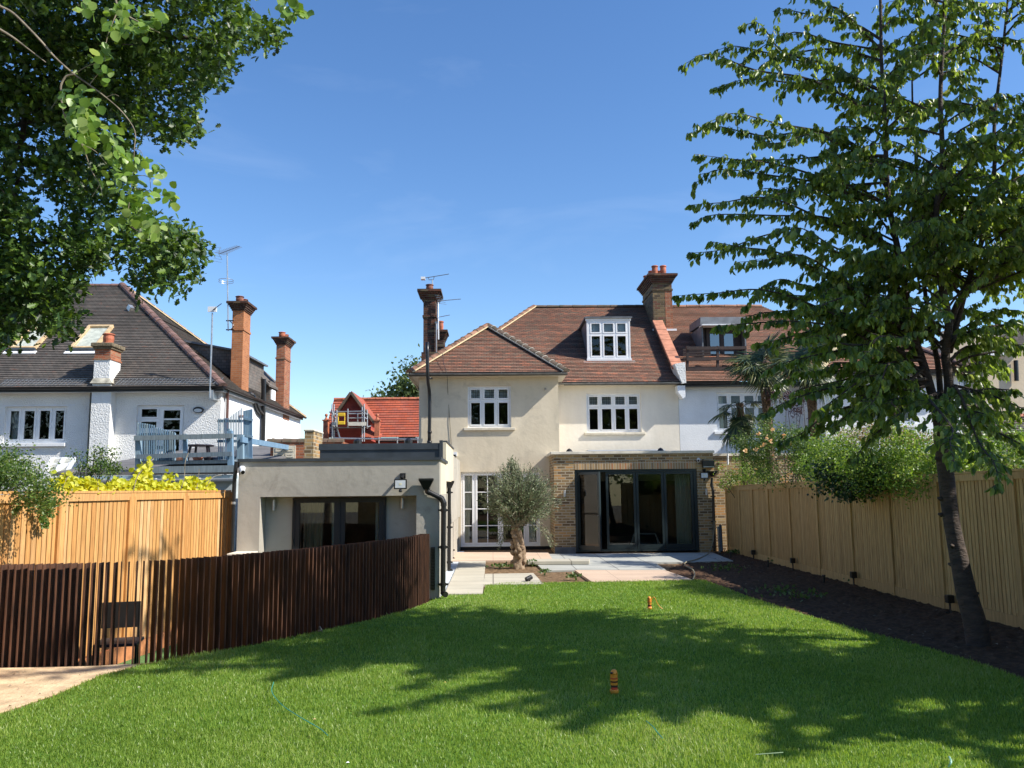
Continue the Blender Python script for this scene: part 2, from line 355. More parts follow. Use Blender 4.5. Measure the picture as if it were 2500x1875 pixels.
# ---------------------------------------------------------------- foliage
T_OVAL = (np.array([(0, 0, 0), (.3, .25, .09), (.68, .22, .05), (1, 0, -.16), (.68, -.22, .05), (.3, -.25, .09)]), [(0, 3, 2, 1), (0, 5, 4, 3)])
T_ROUND = (np.array([(0, 0, 0), (.12, .34, .03), (.42, .5, .06), (.78, .33, .03), (1.02, 0, -.06), (.78, -.33, .03), (.42, -.5, .06), (.12, -.34, .03)]), [(0, 4, 3, 2, 1), (0, 7, 6, 5, 4)])
T_OAK = (np.array([(0, 0, 0), (.18, .1, .02), (.26, .27, .05), (.4, .15, .02), (.52, .38, .06), (.66, .18, .02), (.8, .28, .04), (1, 0, -.06),
                   (.8, -.28, .04), (.66, -.18, .02), (.52, -.38, .06), (.4, -.15, .02), (.26, -.27, .05), (.18, -.1, .02)]), [(0, 7, 6, 5, 4, 3, 2, 1), (0, 13, 12, 11, 10, 9, 8, 7)])
T_SLIM = (np.array([(0, 0, 0), (.5, .13, 0), (1, 0, -.03), (.5, -.13, 0)]), [(0, 1, 2, 3)])
T_SMALL = (np.array([(0, 0, 0), (.5, .33, .04), (1, 0, -.05), (.5, -.33, .04)]), [(0, 2, 1), (0, 3, 2)])
def norm(a): return a / (np.linalg.norm(a, axis=1, keepdims=True) + 1e-9)
def leaves(name, P, D, U, L, tmpl, mat, parent, rnd=None, W=1.0):
    """one mesh of N separate leaves at P, along D, facing U"""
    T, FS = tmpl; N = len(P); D = norm(D); S = norm(np.cross(D, U)); U = np.cross(S, D)
    L = np.asarray(L).reshape(-1, 1, 1) if hasattr(L, '__len__') else L
    V = P[:, None, :] + L * (T[None, :, 0:1] * D[:, None, :] + W * T[None, :, 1:2] * S[:, None, :] + T[None, :, 2:3] * U[:, None, :])
    off = np.zeros(3); q = parent
    while q is not None: off += np.array(q['_l']) if '_l' in q else 0; q = q.parent
    V = (V - off).reshape(-1, 3); nv = len(T)
    sizes = [len(f) for f in FS]; idx = np.concatenate([np.array(f) for f in FS])
    loops = (idx[None, :] + (np.arange(N) * nv)[:, None]).ravel(); tot = np.tile(np.array(sizes), N); start = np.concatenate([[0], np.cumsum(tot)[:-1]])
    me = bpy.data.meshes.new(name); me.vertices.add(len(V)); me.vertices.foreach_set('co', V.ravel().astype(np.float32))
    me.loops.add(len(loops)); me.loops.foreach_set('vertex_index', loops.astype(np.int32))
    me.polygons.add(len(tot)); me.polygons.foreach_set('loop_start', start.astype(np.int32)); me.polygons.foreach_set('loop_total', tot.astype(np.int32))
    me.update(calc_edges=True); me.materials.append(mat)
    r = rng.random(N) if rnd is None else rnd
    at = me.attributes.new('rnd', 'FLOAT', 'POINT'); at.data.foreach_set('value', np.repeat(r, nv).astype(np.float32))
    ob = bpy.data.objects.new(name, me); C.objects.link(ob)
    if parent is not None: ob.parent = parent
    return ob
def rand_dir(N, bias=(0, 0, 0), k=1.0): return norm(rng.normal(size=(N, 3)) * k + np.array(bias))
def clumps(centers, radii, n_per, spread=.16, sub=14):
    """points gathered in small sprays inside each ball"""
    out = []
    for c, r, n in zip(centers, radii, n_per):
        k = max(1, int(n / sub)); q = rand_dir(k) * (rng.random((k, 1)) ** .45) * np.array(r)
        cc = np.array(c) + q
        out.append((cc[:, None, :] + rng.normal(size=(k, sub, 3)) * spread).reshape(-1, 3))
    return np.concatenate(out)
def curve(pts, n=8):
    """Catmull-Rom through points"""
    p = [Vector(q) for q in pts]; p = [p[0] * 2 - p[1]] + p + [p[-1] * 2 - p[-2]]; out = []
    for i in range(1, len(p) - 2):
        for j in range(n):
            t = j / n; a, b, c, d = p[i - 1], p[i], p[i + 1], p[i + 2]
            out.append(.5 * ((2 * b) + (c - a) * t + (2 * a - 5 * b + 4 * c - d) * t * t + (3 * b - 3 * c + d - a) * t ** 3))
    return out + [p[-2]]
# ================================================================ SETTING
def v2(px, py, z): p = PZ(px, py, z); return (p.x, p.y)
m_ground = plain('dry_ground', (.16, .13, .09), .95, var=.2, scale=1.5)
g = MB(); g.poly([(-400, -60, -.46), (400, -60, -.46), (400, 600, -.46), (-400, 600, -.46)])
tag(g.build('ground', m_ground), kind='structure')
# garden terrace: soil slab holding lawn, beds and paving (its left edge follows the steel fence)
fpts = [Vector((x, y, 0)) for x, y in ((-5.05, 8.97), (-4.72, 8.97), (-4.4, 8.975), (-4.1, 9.0), (-3.83, 9.07), (-3.57, 9.20), (-3.32, 9.40), (-3.08, 9.66), (-2.8, 10.0), (-2.45, 10.5), (-2.1, 11.1), (-1.7, 11.8), (-1.38, 12.45), (-1.15, 13.1), (-1.03, 13.75))]
def slab(name, pts, z, h, mat, kind='structure', sub=0, rough=0.0, parent=None):
    mb = MB(); n = len(pts)
    mb.add([(x, y, z) for x, y in pts] + [(x, y, z - h) for x, y in pts], [tuple(range(n))] + [(i, n + i, n + (i + 1) % n, (i + 1) % n) for i in range(n)])
    o = mb.build(name, mat, parent)
    if kind: tag(o, kind=kind)
    return o
m_soil = plain('soil', (.22, .145, .085), .95, var=.3, scale=9, bump=1.4, bscale=26, spec=.1)
terr = [(-5.3, -12)] + [(-5.3, fpts[0].y)] + [(p.x, p.y) for p in fpts] + [(-.95, 13.9), (-.95, 25), (6.75, 25), (6.75, -12)]
slab('soil_terrace', terr[::-1], 0.0, .46, m_soil)
# lumpy soil bed along the right hand fence
def lumpy(name, pts, z, mat, step=.06, amp=.05, scale=3.0):
    from mathutils import noise
    xs = [p[0] for p in pts]; ys = [p[1] for p in pts]; x0, x1, y0, y1 = min(xs), max(xs), min(ys), max(ys)
    nx, ny = int((x1 - x0) / step) + 1, int((y1 - y0) / step) + 1
    def inside(x, y):
        c = False; j = len(pts) - 1
        for i in range(len(pts)):
            a, b = pts[i], pts[j]
            if (a[1] > y) != (b[1] > y) and x < (b[0] - a[0]) * (y - a[1]) / (b[1] - a[1]) + a[0]: c = not c
            j = i
        return c
    mb = MB(); ids = {}
    def vid(i, j):
        if (i, j) not in ids:
            x, y = x0 + i * step, y0 + j * step
            h = noise.fractal(Vector((x * scale, y * scale, 0)), 1.0, 2.0, 4) * amp
            ids[(i, j)] = len(mb.v); mb.v.append((x, y, z + h)); mb.a.append(.5)
        return ids[(i, j)]
    for i in range(nx):
        for j in range(ny):
            if inside(x0 + (i + .5) * step, y0 + (j + .5) * step): mb.f.append((vid(i, j), vid(i + 1, j), vid(i + 1, j + 1), vid(i, j + 1)))
    return mb.build(name, mat, None, smooth=False)
LAWN_R = [(1700, 1416), (1722, 1417), (1837, 1460), (1953, 1497), (2098, 1540), (2242, 1576), (2387, 1620), (2496, 1659), (2700, 1740), (3000, 1860)]
lr = [v2(x, y, .03) for x, y in LAWN_R]
bed = [(6.5, 23.3), (6.5, 4.0)] + [(lr[-1][0], 4.0)] + lr[::-1] + [(3.4, 16.3), (3.9, 18.6), (5.2, 21.2), (6.1, 23.0)]
tag(lumpy('soil_bed', bed, .02, plain('shaded_soil', (.115, .068, .042), .95, col2=(.055, .034, .024), scale=14, bump=.9, bscale=26, spec=.1), .05, .03, 7.0), kind='structure')  # darker copy of the soil colour: the fence's shade is painted in
m_sand = plain('sand', (.64, .48, .30), .95, var=.16, scale=5, bump=.6, bscale=40, spec=.1)
SAND = [(-5.29, -12), (-5.29, fpts[0].y - .02)] + [(p.x, p.y - .02) for p in fpts[:5]] + [v2(335, 1626, .0), v2(250, 1648, 0), v2(130, 1698, 0), v2(0, 1742, 0), v2(-400, 1880, 0), (-3.2, 3), (-3.2, -12)]
slab('sand_path', SAND[::-1], .012, .02, m_sand)
# lawn
m_lawn = plain('lawn_turf', (.12, .23, .035), .95, col2=(.08, .16, .024), scale=5, spec=.1)
LL = [v2(-420, 1880, .03), v2(0, 1746, .03), v2(130, 1701, .03), v2(250, 1650, .03), v2(340, 1626, .03), v2(400, 1613, .03)] + [(p.x + .05, p.y - .07) for p in fpts[6:14]]
far = [v2(1062, 1463, .03), (-.82, 14.25), (-.17, 14.25), v2(1186, 1430, .03), v2(1230, 1424, .03), v2(1440, 1421, .03), v2(1560, 1418, .03)]
lawn_poly = [(-2.8, 3.0)] + LL + far + lr + [(4.2, 3.0)]
slab('lawn', lawn_poly[::-1], .03, .05, m_lawn)
def in_poly(X, Y, poly):
    c = np.zeros(len(X), bool); j = len(poly) - 1
    for i in range(len(poly)):
        (ax, ay), (bx, by) = poly[i], poly[j]
        if ay != by: c ^= ((ay > Y) != (by > Y)) & (X < (bx - ax) * (Y - ay) / (by - ay) + ax)
        j = i
    return c
m_grass = leafmat('grass_blades', [(.115, .20, .030), (.195, .31, .048), (.27, .39, .072), (.42, .47, .18)], trans=.45, rough=.42, spec=.5)
def grass(name, poly, bands, z, mat, label=None, lean=.35):
    Ps, Ls = [], []
    for y0, y1, dens, ln in bands:
        xs = [p[0] for p in poly]; x0, x1 = min(xs), max(xs); n = int((x1 - x0) * (y1 - y0) * dens)
        X = rng.uniform(x0, x1, n); Y = rng.uniform(y0, y1, n)
        k = in_poly(X, Y, poly) & (X > -(Y * .68) - .3) & (X < Y * .70 + .3); X, Y = X[k], Y[k]
        Ps.append(np.stack([X, Y, np.full(len(X), z)], 1)); Ls.append(ln * rng.uniform(.5, 1.15, len(X)))
    Pp = np.concatenate(Ps); Ln = np.concatenate(Ls); N = len(Pp)
    # patchiness: gentle waves of height and lean
    w = np.sin(Pp[:, 0] * 2.1 + np.sin(Pp[:, 1] * 1.3) * 2) * np.sin(Pp[:, 1] * 1.7 + 1) * .5 + .5
    Ln *= (.75 + .45 * w) * np.where(rng.random(N) < .006, 2.1, 1.0)
    D = norm(np.stack([rng.normal(0, lean, N), rng.normal(0, lean, N), np.ones(N)], 1)); U = rand_dir(N); U[:, 2] = 0
    wid = .0036 + Pp[:, 1] * .00048
    T = (np.array([(0, -1, 0), (0, 1, 0), (.6, .6, .04), (.6, -.6, .04), (1, 0, .16)]), [(0, 1, 2, 3), (3, 2, 4)])
    w2_ = np.sin(Pp[:, 0] * .9 + 2 + 1.5 * np.sin(Pp[:, 1] * .7)) * np.sin(Pp[:, 1] * 1.1 + np.sin(Pp[:, 0] * 1.9)); w3_ = np.sin(Pp[:, 0] * 6.3 + 2 * np.sin(Pp[:, 1] * 4.1)) * np.sin(Pp[:, 1] * 5.3 + 1)
    r = np.clip(rng.beta(2, 2.4, N) + .16 * (w - .5) + .13 * w2_ + .07 * w3_ + np.where(rng.random(N) < .03, .5, 0), 0, 1)
    o = leaves(name, Pp, D, U, Ln, T, mat, None, rnd=r, W=(wid / Ln * .5)[:, None, None])
    tag(o, kind='stuff')
    if label: o['label'] = label
    return o
grass('grass', lawn_poly, [(4.2, 6.5, 8000, .038), (6.5, 8.5, 5500, .038), (8.5, 11, 3600, .037), (11, 13.5, 2300, .036), (13.5, 16.6, 1700, .035)], .03, m_grass, 'short bright green mown grass covering the lawn')
# a few pebbles, leaves and wood chips on bed and sand
m_chip = plain('wood_chips', (.20, .16, .12), .9, var=.4, scale=20)
mb = MB()
for _ in range(260):
    x = random.uniform(3.4, 6.4); y = random.uniform(6, 22)
    if in_poly(np.array([x]), np.array([y]), bed)[0]:
        s = random.uniform(.012, .035); a = random.uniform(0, 6.28); c, d = math.cos(a) * s, math.sin(a) * s
        mb.add([(x + c, y + d, .06), (x - d * .5, y + c * .5, .075), (x - c, y - d, .065), (x + d * .5, y - c * .5, .07)], [(0, 1, 2, 3)])
for _ in range(90):
    x = random.uniform(-5.2, -3.2); y = random.uniform(5.5, 8.9); s = random.uniform(.008, .02); a = random.uniform(0, 6.28); c, d = math.cos(a) * s, math.sin(a) * s
    mb.add([(x + c, y + d, .018), (x - d * .4, y + c * .4, .03), (x - c, y - d, .02), (x + d * .4, y - c * .4, .022)], [(0, 1, 2, 3)])
tag(mb.build('wood_chips', m_chip), 'pale chips and dry leaves scattered on bed and sand', kind='stuff')
# ---- paving
def paver(name, cols, mortar, bw, bh, off=0.0, swap=False):
    return bricks(name, cols[0], cols[1], mortar, bw, bh, .012, rough=.75, off=off, bumpd=.002, swap=swap, weather=.12)
m_pave = paver('grey_porcelain', ((.47, .44, .36), (.52, .48, .39)), (.20, .18, .15), .9, .6)
m_pave2 = paver('cool_grey_porcelain', ((.40, .41, .38), (.45, .45, .41)), (.17, .17, .16), .9, .6)
m_salm = bricks('salmon_tile', (.58, .43, .32), (.63, .48, .36), (.34, .26, .20), 1.2, .15, .006, rough=.75, off=0, bumpd=.002, weather=.1)
m_memb = plain('pale_membrane', (.56, .62, .68), .6, var=.1, scale=4)
def rect(x0, x1, y0, y1): return [(x0, y0), (x1, y0), (x1, y1), (x0, y1)][::-1]
slab('path', rect(-.82, -.18, 14.3, v2(1150, 1369, .045)[1] - .02), .045, .05, m_pave)
slab('path_front_strip', [v2(1184, 1401, .045), v2(1302, 1399, .045), v2(1327, 1425, .045), v2(1180, 1427, .045)], .045, .05, m_pave)
slab('patio_tile_strip', [v2(1106, 1348, .045), v2(1338, 1348, .045), v2(1350, 1367, .045), v2(1097, 1369, .045)], .045, .05, m_salm)
slab('patio_grey', [v2(1338, 1352.5, .041), v2(1740, 1349, .041), v2(1790, 1369, .041), v2(1599, 1374, .041), v2(1626, 1391, .041), v2(1403, 1391, .041), v2(1328, 1393, .041), v2(1300, 1368, .041)], .041, .05, m_pave2)
slab('patio_tile', [v2(1403, 1391.5, .045), v2(1622, 1391.5, .045), v2(1691, 1415, .045), v2(1445, 1420, .045)], .045, .05, m_salm)
slab('membrane_strip', rect(-1.12, -.83, 13.9, 24.4), .02, .03, m_memb)
o = MB().prism([(*v2(1288, 1371, .12), .05), (*v2(1438, 1370, .12), .05), (*v2(1440, 1364, .12), .05), (*v2(1290, 1365, .12), .05)], (0, 0, .075)).build('paving_slab', m_pave, bevel=.006)
tag(o, 'long pale paving slab lying loose on the patio beside the olive', 'slab')
# weeds in the small soil squares
m_weed = leafmat('weed_leaves', [(.04, .09, .02), (.08, .15, .035), (.13, .2, .06)])
pw = []
for x, y, n, s in [(1225, 1385, 26, .14), (1295, 1378, 30, .1), (1400, 1412, 22, .06), (1330, 1400, 12, .06), (1780, 1390, 22, .25), (1900, 1445, 22, .25), (1960, 1460, 18, .2), (1890, 1372, 20, .06), (1925, 1375, 26, .06), (2085, 1420, 30, .06), (1790, 1352, 26, .08)]:
    p = PZ(x, y, .04); pw.append(np.array([p.x, p.y, .05]) + rng.normal(size=(n * 3, 3)) * np.array([s, s, .03]))
pw = np.concatenate(pw); pw[:, 2] = np.abs(pw[:, 2] - .05) + .05
tag(leaves('weeds', pw, rand_dir(len(pw), (0, 0, 1)), rand_dir(len(pw)), rng.uniform(.04, .09, len(pw)), T_SMALL, m_weed, None), 'low green weeds sprouting from the bare soil', kind='stuff')
# sunken play area behind the steel fence
m_turf = plain('artificial_turf', (.12, .25, .07), .95, var=.25, scale=60, bump=.6, bscale=300)
slab('artificial_turf', [(-5.25, 9.0), (-3.4, 9.6), (-2.0, 11.4), (-.96, 13.8), (-4.3, 13.88), (-4.5, 13.9)][::1], -.37, .08, m_turf)
# ================================================================ FENCES
# corten fin fence
m_cort = plain('corten_steel', (.15, .068, .038), .75, metal=.25, col2=(.050, .026, .018), scale=3.5, bump=.4, bscale=80, stretch=(6, 6, .8), spec=.35)
cf = thing('steel_fin_fence', 'curved fence of rusty brown upright steel fins beside the lawn', 'fence', (fpts[6].x, fpts[6].y, 0))
cc = curve([Vector((fpts[0].x - .25, fpts[0].y, 0))] + fpts, 12)
acc = [0]
for a, b in zip(cc, cc[1:]): acc.append(acc[-1] + (b - a).length)
nf = 99; step = acc[-1] / (nf - .5)
for k in range(nf):
    s = k * step + .02; i = max(j for j in range(len(acc)) if acc[j] <= s); i = min(i, len(cc) - 2); t = (s - acc[i]) / max(1e-6, acc[i + 1] - acc[i])
    p = cc[i].lerp(cc[i + 1], t); a_, b_ = cc[max(0, i - 3)], cc[min(len(cc) - 1, i + 4)]; d = (b_ - a_).normalized(); nrm = Vector((-d.y, d.x, 0))
    hh = 1.045 + .03 * (k / nf) + random.uniform(-.003, .003)
    nrm = (nrm + d * random.gauss(0, .07)).normalized(); m_ = MB().obox(p + Vector((0, 0, -.4)) + nrm * .07, p + Vector((0, 0, hh)) + nrm * .07 + d * random.uniform(-.005, .005), .012, .142, up=nrm)
    m_.build('steel_fin', m_cort, cf)
MB().tube([p + Vector((0, 0, -.06)) + Vector((-.02, .1, 0)) for p in cc[::3]], .03, 6).build('base_rail', m_cort, cf)
# boarded fences
m_cedar = boards('cedar_boards', [(.46, .22, .07), (.55, .28, .09), (.60, .33, .12), (.50, .25, .08), (.66, .42, .20)])
m_pine = boards('treated_pine_boards', [(.42, .265, .11), (.48, .305, .125), (.54, .36, .155), (.44, .28, .115)])
def board_fence(name, label, a, b, spacing, zt0, zt1, zb, mat, group, face, nb=18, cap=True, posts=None, boardt=.018):
    a, b = Vector(a), Vector(b); L = (b - a).length; d = (b - a).normalized(); nrm = Vector((-d.y, d.x, 0)) * face
    ts = posts or [i * spacing for i in range(int(L / spacing) + 1)]
    out = []
    root = thing(name, label, 'fence', ((a.x + b.x) / 2, (a.y + b.y) / 2, zb)); root['_l'] = ((a.x + b.x) / 2, (a.y + b.y) / 2, zb)
    def P(s, z, o=0): q = a + d * s + nrm * o; return Vector((q.x, q.y, z))
    def zt(s): return zt0 + (zt1 - zt0) * s / L
    for i, s in enumerate(ts):
        MB().obox(P(s, zb - .1, .0), P(s, zt(s) - .01, 0), .10, .10, up=nrm, rnd=random.random() * .6).build('fence_post', mat, root)
        if i + 1 < len(ts):
            e = ts[i + 1]; w = e - s - .10; n = max(6, int(w / .082)); mb = MB(); bw = w / n
            for j in range(n):
                c = s + .05 + (j + .5) * bw; o_ = .012 + random.uniform(0, .003)
                mb.obox(P(c, zb + .16, o_), P(c, zt(c) - .09, o_), bw - .015, boardt, up=nrm)
            mb.obox(P(s + .05, (zb + zt(s)) / 2 + .04, -.006), P(e - .05, (zb + zt(e)) / 2 + .04, -.006), .012, zt(s) - zb - .2, rnd=.0); pan = mb.build('fence_panel', mat, root)
            f2 = MB(); f2.obox(P(s + .05, zt(s) - .06, .025), P(e - .05, zt(e) - .06, .025), .05, .09); f2.obox(P(s + .06, zb + .2, .03), P(s + .06, zt(s) - .06, .03), .035, .05, up=nrm); f2.obox(P(e - .06, zb + .2, .03), P(e - .06, zt(e) - .06, .03), .035, .05, up=nrm)
            f2.build('panel_frame', mat, pan)
            MB().obox(P(s + .05, zb + .03, .022), P(e - .05, zb + .03, .022), .03, .26).build('gravel_board', mat, root)
            if cap: MB().obox(P(s - .02, zt(s) + .005, 0), P(e + .0, zt(e) + .005, 0), .11, .028).build('capping', mat, root)
    return root
YP = [4.6, 6.3, 8.0, 10.3, 12.1, 13.6, 15.1, 16.65, 18.2, 19.6, 20.8, 21.9, 23.1]
board_fence('board_fence', 'tall tan boarded fence in shade along the right of the garden', (6.5, 4.6, 0), (6.5, 23.1, 0), 0, 2.02, 1.78, 0.0, m_pine, None, 1, posts=[y - 4.6 for y in YP])
board_fence('board_fence', 'sunlit orange cedar fence at the left behind the steel fins', (-5.85, 5.45, 0), (-4.44, 14.2, 0), 0, 1.79, 1.79, -.4, m_cedar, None, -1, posts=[0, 1.55, 3.1, 4.65, 6.05, 7.43, 8.86])
# raised timber edging in the play area
tag(MB().obox((-5.08, 9.2, -.28), (-4.36, 13.8, -.28), .06, .22).build('timber_edging', plain('terracotta_timber', (.50, .20, .08), .75, var=.15, scale=8)), 'terracotta coloured edging board at the foot of the cedar fence', 'edging board')
# garden of the camera side (reflected in the glazing): rear fence
board_fence('board_fence', 'boarded fence closing the near end of the garden', (-6, -9.5, 0), (7, -9.5, 0), 1.83, 1.85, 1.85, 0, m_pine, None, 1)
# ================================================================ SHARED BUILDING MATERIALS
m_cream = render_mat('cream_render', (.68, .60, .46), (.61, .53, .395), (.50, .44, .335), .5, .6, st=(.55, .66))
m_ivory = render_mat('ivory_render', (.82, .77, .67), (.77, .71, .60), (.62, .56, .46), .4, .35)
m_white = plain('white_render', (.78, .80, .82), .85, var=.05, scale=1.2, bump=.35, bscale=25, spec=.2)
m_greyr = render_mat('grey_render', (.43, .405, .35), (.37, .345, .295), (.26, .24, .205), .7, .55, st=(.55, .68))
m_pebble = pebbledash('white_pebbledash', (.82, .82, .80))
m_yellow = bricks('yellow_stock_brick', (.15, .10, .055), (.42, .29, .135), (.40, .34, .24), third=(.42, .23, .09), third_amt=.2, ms=.011)
m_soldier = bricks('soldier_brick', (.28, .19, .10), (.50, .33, .16), (.45, .38, .28), .075, .225, third=(.42, .20, .09), third_amt=.3, off=0, ms=.010)
m_redbr = bricks('red_brick', (.26, .08, .04), (.42, .155, .075), (.30, .20, .14), third=(.30, .17, .10), third_amt=.15)
m_orbr = bricks('orange_brick', (.36, .135, .055), (.47, .19, .08), (.36, .22, .14), ms=.007)
m_sootbr = bricks('sooty_brick', (.045, .025, .020), (.13, .050, .032), (.09, .07, .055), third=(.13, .10, .06), third_amt=.2)
m_sootyel = bricks('sooty_yellow_brick', (.055, .038, .024), (.20, .14, .07), (.16, .13, .09), third=(.14, .055, .035), third_amt=.2, ms=.010)
m_tile = tiles('red_clay_tiles', [(.215, .118, .084), (.29, .15, .103), (.235, .165, .12), (.36, .17, .11)], patch=(.50, .19, .11), patch_at=(.605, .69))
m_tile2 = tiles('orange_clay_tiles', [(.23, .12, .08), (.30, .155, .10), (.25, .15, .105), (.36, .18, .12)], patch=(.38, .14, .08), patch_at=(.6, .7))
m_dtile = tiles('weathered_dark_tiles', [(.115, .104, .094), (.16, .142, .126), (.13, .117, .105), (.19, .163, .142)], gauge=.11, patch=(.23, .10, .065), patch_at=(.66, .75))
m_ctile = tiles('bright_red_tiles', [(.34, .075, .04), (.42, .10, .05), (.32, .085, .055), (.38, .115, .07)], gauge=.2, bw=.3)
m_hip = plain('hip_tile', (.27, .14, .09), .75, var=.3, scale=3, spec=.3)
m_hipd = plain('mossy_hip_tile', (.17, .11, .08), .8, col2=(.08, .075, .05), scale=5, spec=.3)
m_hipr = plain('ridge_tile_brown', (.19, .11, .09), .7, var=.25, scale=3)
m_bed = plain('mortar_bed', (.62, .50, .30), .9, var=.1)
m_terra = plain('terracotta', (.46, .15, .075), .7, var=.2, scale=5)
m_cope = plain('terracotta_coping', (.52, .22, .13), .75, var=.15, scale=4)
m_lead = plain('lead_sheet', (.13, .14, .155), .5, var=.15, scale=4, spec=.4)
m_anth = plain('anthracite_felt', (.045, .055, .065), .55, var=.15, scale=2.5)
m_gutter = plain('grey_gutter', (.20, .195, .18), .5, var=.15)
m_black = plain('black_plastic', (.012, .012, .013), .35, var=.1)
m_blackm = plain('matt_black', (.012, .011, .010), .9, var=.1)  # matt black of the door threshold and eaves fascia
m_wpaint = plain('white_paint', (.80, .81, .82), .35, var=.03, scale=3)
m_upvc = plain('white_frame', (.84, .85, .86), .3, var=.02)
m_stone = plain('pale_coping_stone', (.66, .61, .50), .7, var=.1, scale=3)
m_sill = plain('cream_sill', (.64, .58, .46), .75, var=.08)
m_alu = plain('dark_green_aluminium', (.018, .030, .034), .35, var=.05)
m_room = plain('room_wall', (.20, .18, .15), .9, var=.05)
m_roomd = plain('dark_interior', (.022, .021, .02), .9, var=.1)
m_floor = plain('interior_floor', (.16, .13, .10), .5, var=.15)
m_curt = plain('curtain_fabric', (.80, .80, .70), .85, var=.06, stretch=(12, 1, 1))
m_curt2 = plain('beige_curtain', (.62, .44, .25), .85, var=.06, stretch=(12, 1, 1))
m_blind = plain('pale_blind', (.62, .66, .68), .8, var=.05)
m_glass = glassmat('window_glass', (.80, .84, .84), 1.5)
m_glassb = glassmat('large_glass', (.66, .70, .68), 1.5)
m_leading = plain('lead_came', (.10, .11, .11), .5, var=.1)
m_brown = plain('dark_brown_timber', (.034, .016, .011), .6, var=.25, scale=6)
m_green = plain('soffit_board', (.62, .56, .44), .7, var=.05)
m_metal = plain('galvanised_metal', (.48, .49, .50), .4, metal=.8, var=.1)
m_pot = plain('clay_chimney_pot', (.44, .13, .065), .7, var=.2, scale=4)
m_potd = plain('sooty_chimney_pot', (.22, .085, .055), .75, var=.3, scale=6)
TP = .72      # tangent of the roof pitch

def window(name, parent, x0, x1, z0, z1, Y, cols, rows, fw=.055, sw=.045, munt=None, lead_rows=(), mat=None, glass=None, depth=.07, room=True, skip=()):
    """timber window: outer frame, mullions, sashes with panes; cols/rows are fractions of the width and height (from the bottom)"""
    mat = mat or m_upvc; glass = glass or m_glass; f = MB(); W, H = x1 - x0, z1 - z0
    f.box(x0, x1, Y, Y + depth, z0, z0 + fw); f.box(x0, x1, Y, Y + depth, z1 - fw, z1)
    f.box(x0, x0 + fw, Y + .001, Y + depth - .001, z0 + fw, z1 - fw); f.box(x1 - fw, x1, Y + .001, Y + depth - .001, z0 + fw, z1 - fw)
    for c in cols[1:-1]: xc = x0 + W * c; f.box(xc - fw * .4, xc + fw * .4, Y + .002, Y + depth - .002, z0 + fw, z1 - fw)
    for r in rows[1:-1]: zc = z0 + H * r; f.box(x0 + fw, x1 - fw, Y + .003, Y + depth - .003, zc - fw * .4, zc + fw * .4)
    pm = MB(); lm = MB(); sashes = MB()
    for ci in range(len(cols) - 1):
        for ri in range(len(rows) - 1):
            if (ci, ri) in skip: continue
            a = x0 + W * cols[ci] + (fw if ci == 0 else fw * .4) + .004; b = x0 + W * cols[ci + 1] - (fw if ci == len(cols) - 2 else fw * .4) - .004
            c = z0 + H * rows[ri] + (fw if ri == 0 else fw * .4) + .004; d = z0 + H * rows[ri + 1] - (fw if ri == len(rows) - 2 else fw * .4) - .004
            y = Y - .012; y2 = Y + .04
            sashes.box(a, b, y, y2, c, c + sw); sashes.box(a, b, y, y2, d - sw, d); sashes.box(a, a + sw, y, y2, c + sw, d - sw); sashes.box(b - sw, b, y, y2, c + sw, d - sw)
            pm.poly([(a + sw - .005, Y + .018, c + sw - .005), (b - sw + .005, Y + .018, c + sw - .005), (b - sw + .005, Y + .018, d - sw + .005), (a + sw - .005, Y + .018, d - sw + .005)])
            if munt and munt.get(ci):
                nx, ny = munt[ci]
                for k in range(1, nx): xm = a + sw + (b - a - 2 * sw) * k / nx; sashes.box(xm - .013, xm + .013, y + .004, y2, c + sw, d - sw)
                for k in range(1, ny): zm = c + sw + (d - c - 2 * sw) * k / ny; sashes.box(a + sw, b - sw, y + .006, y2, zm - .013, zm + .013)
            if ri in lead_rows:
                for k in range(1, 4): xm = a + sw + (b - a - 2 * sw) * k / 4; lm.box(xm - .006, xm + .006, Y + .010, Y + .017, c + sw, d - sw)
                for k in range(1, 3): zm = c + sw + (d - c - 2 * sw) * k / 3; lm.box(a + sw, b - sw, Y + .009, Y + .017, zm - .006, zm + .006)
    w = f.build(name, mat, parent)
    sashes.build('sash', mat, w, bevel=0.004)
    pm.build('pane', glass, w)
    if lm.v: lm.build('leading', m_leading, w)
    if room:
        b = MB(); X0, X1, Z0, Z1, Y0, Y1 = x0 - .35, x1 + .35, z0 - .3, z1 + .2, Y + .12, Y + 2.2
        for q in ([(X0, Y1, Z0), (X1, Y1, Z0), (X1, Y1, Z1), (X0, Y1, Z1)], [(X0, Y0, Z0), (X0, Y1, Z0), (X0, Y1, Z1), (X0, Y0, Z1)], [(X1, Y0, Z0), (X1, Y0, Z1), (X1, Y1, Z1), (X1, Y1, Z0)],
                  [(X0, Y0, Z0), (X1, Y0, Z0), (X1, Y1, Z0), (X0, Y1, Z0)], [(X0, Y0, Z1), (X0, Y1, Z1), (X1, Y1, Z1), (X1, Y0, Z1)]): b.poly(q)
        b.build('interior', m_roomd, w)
    return w
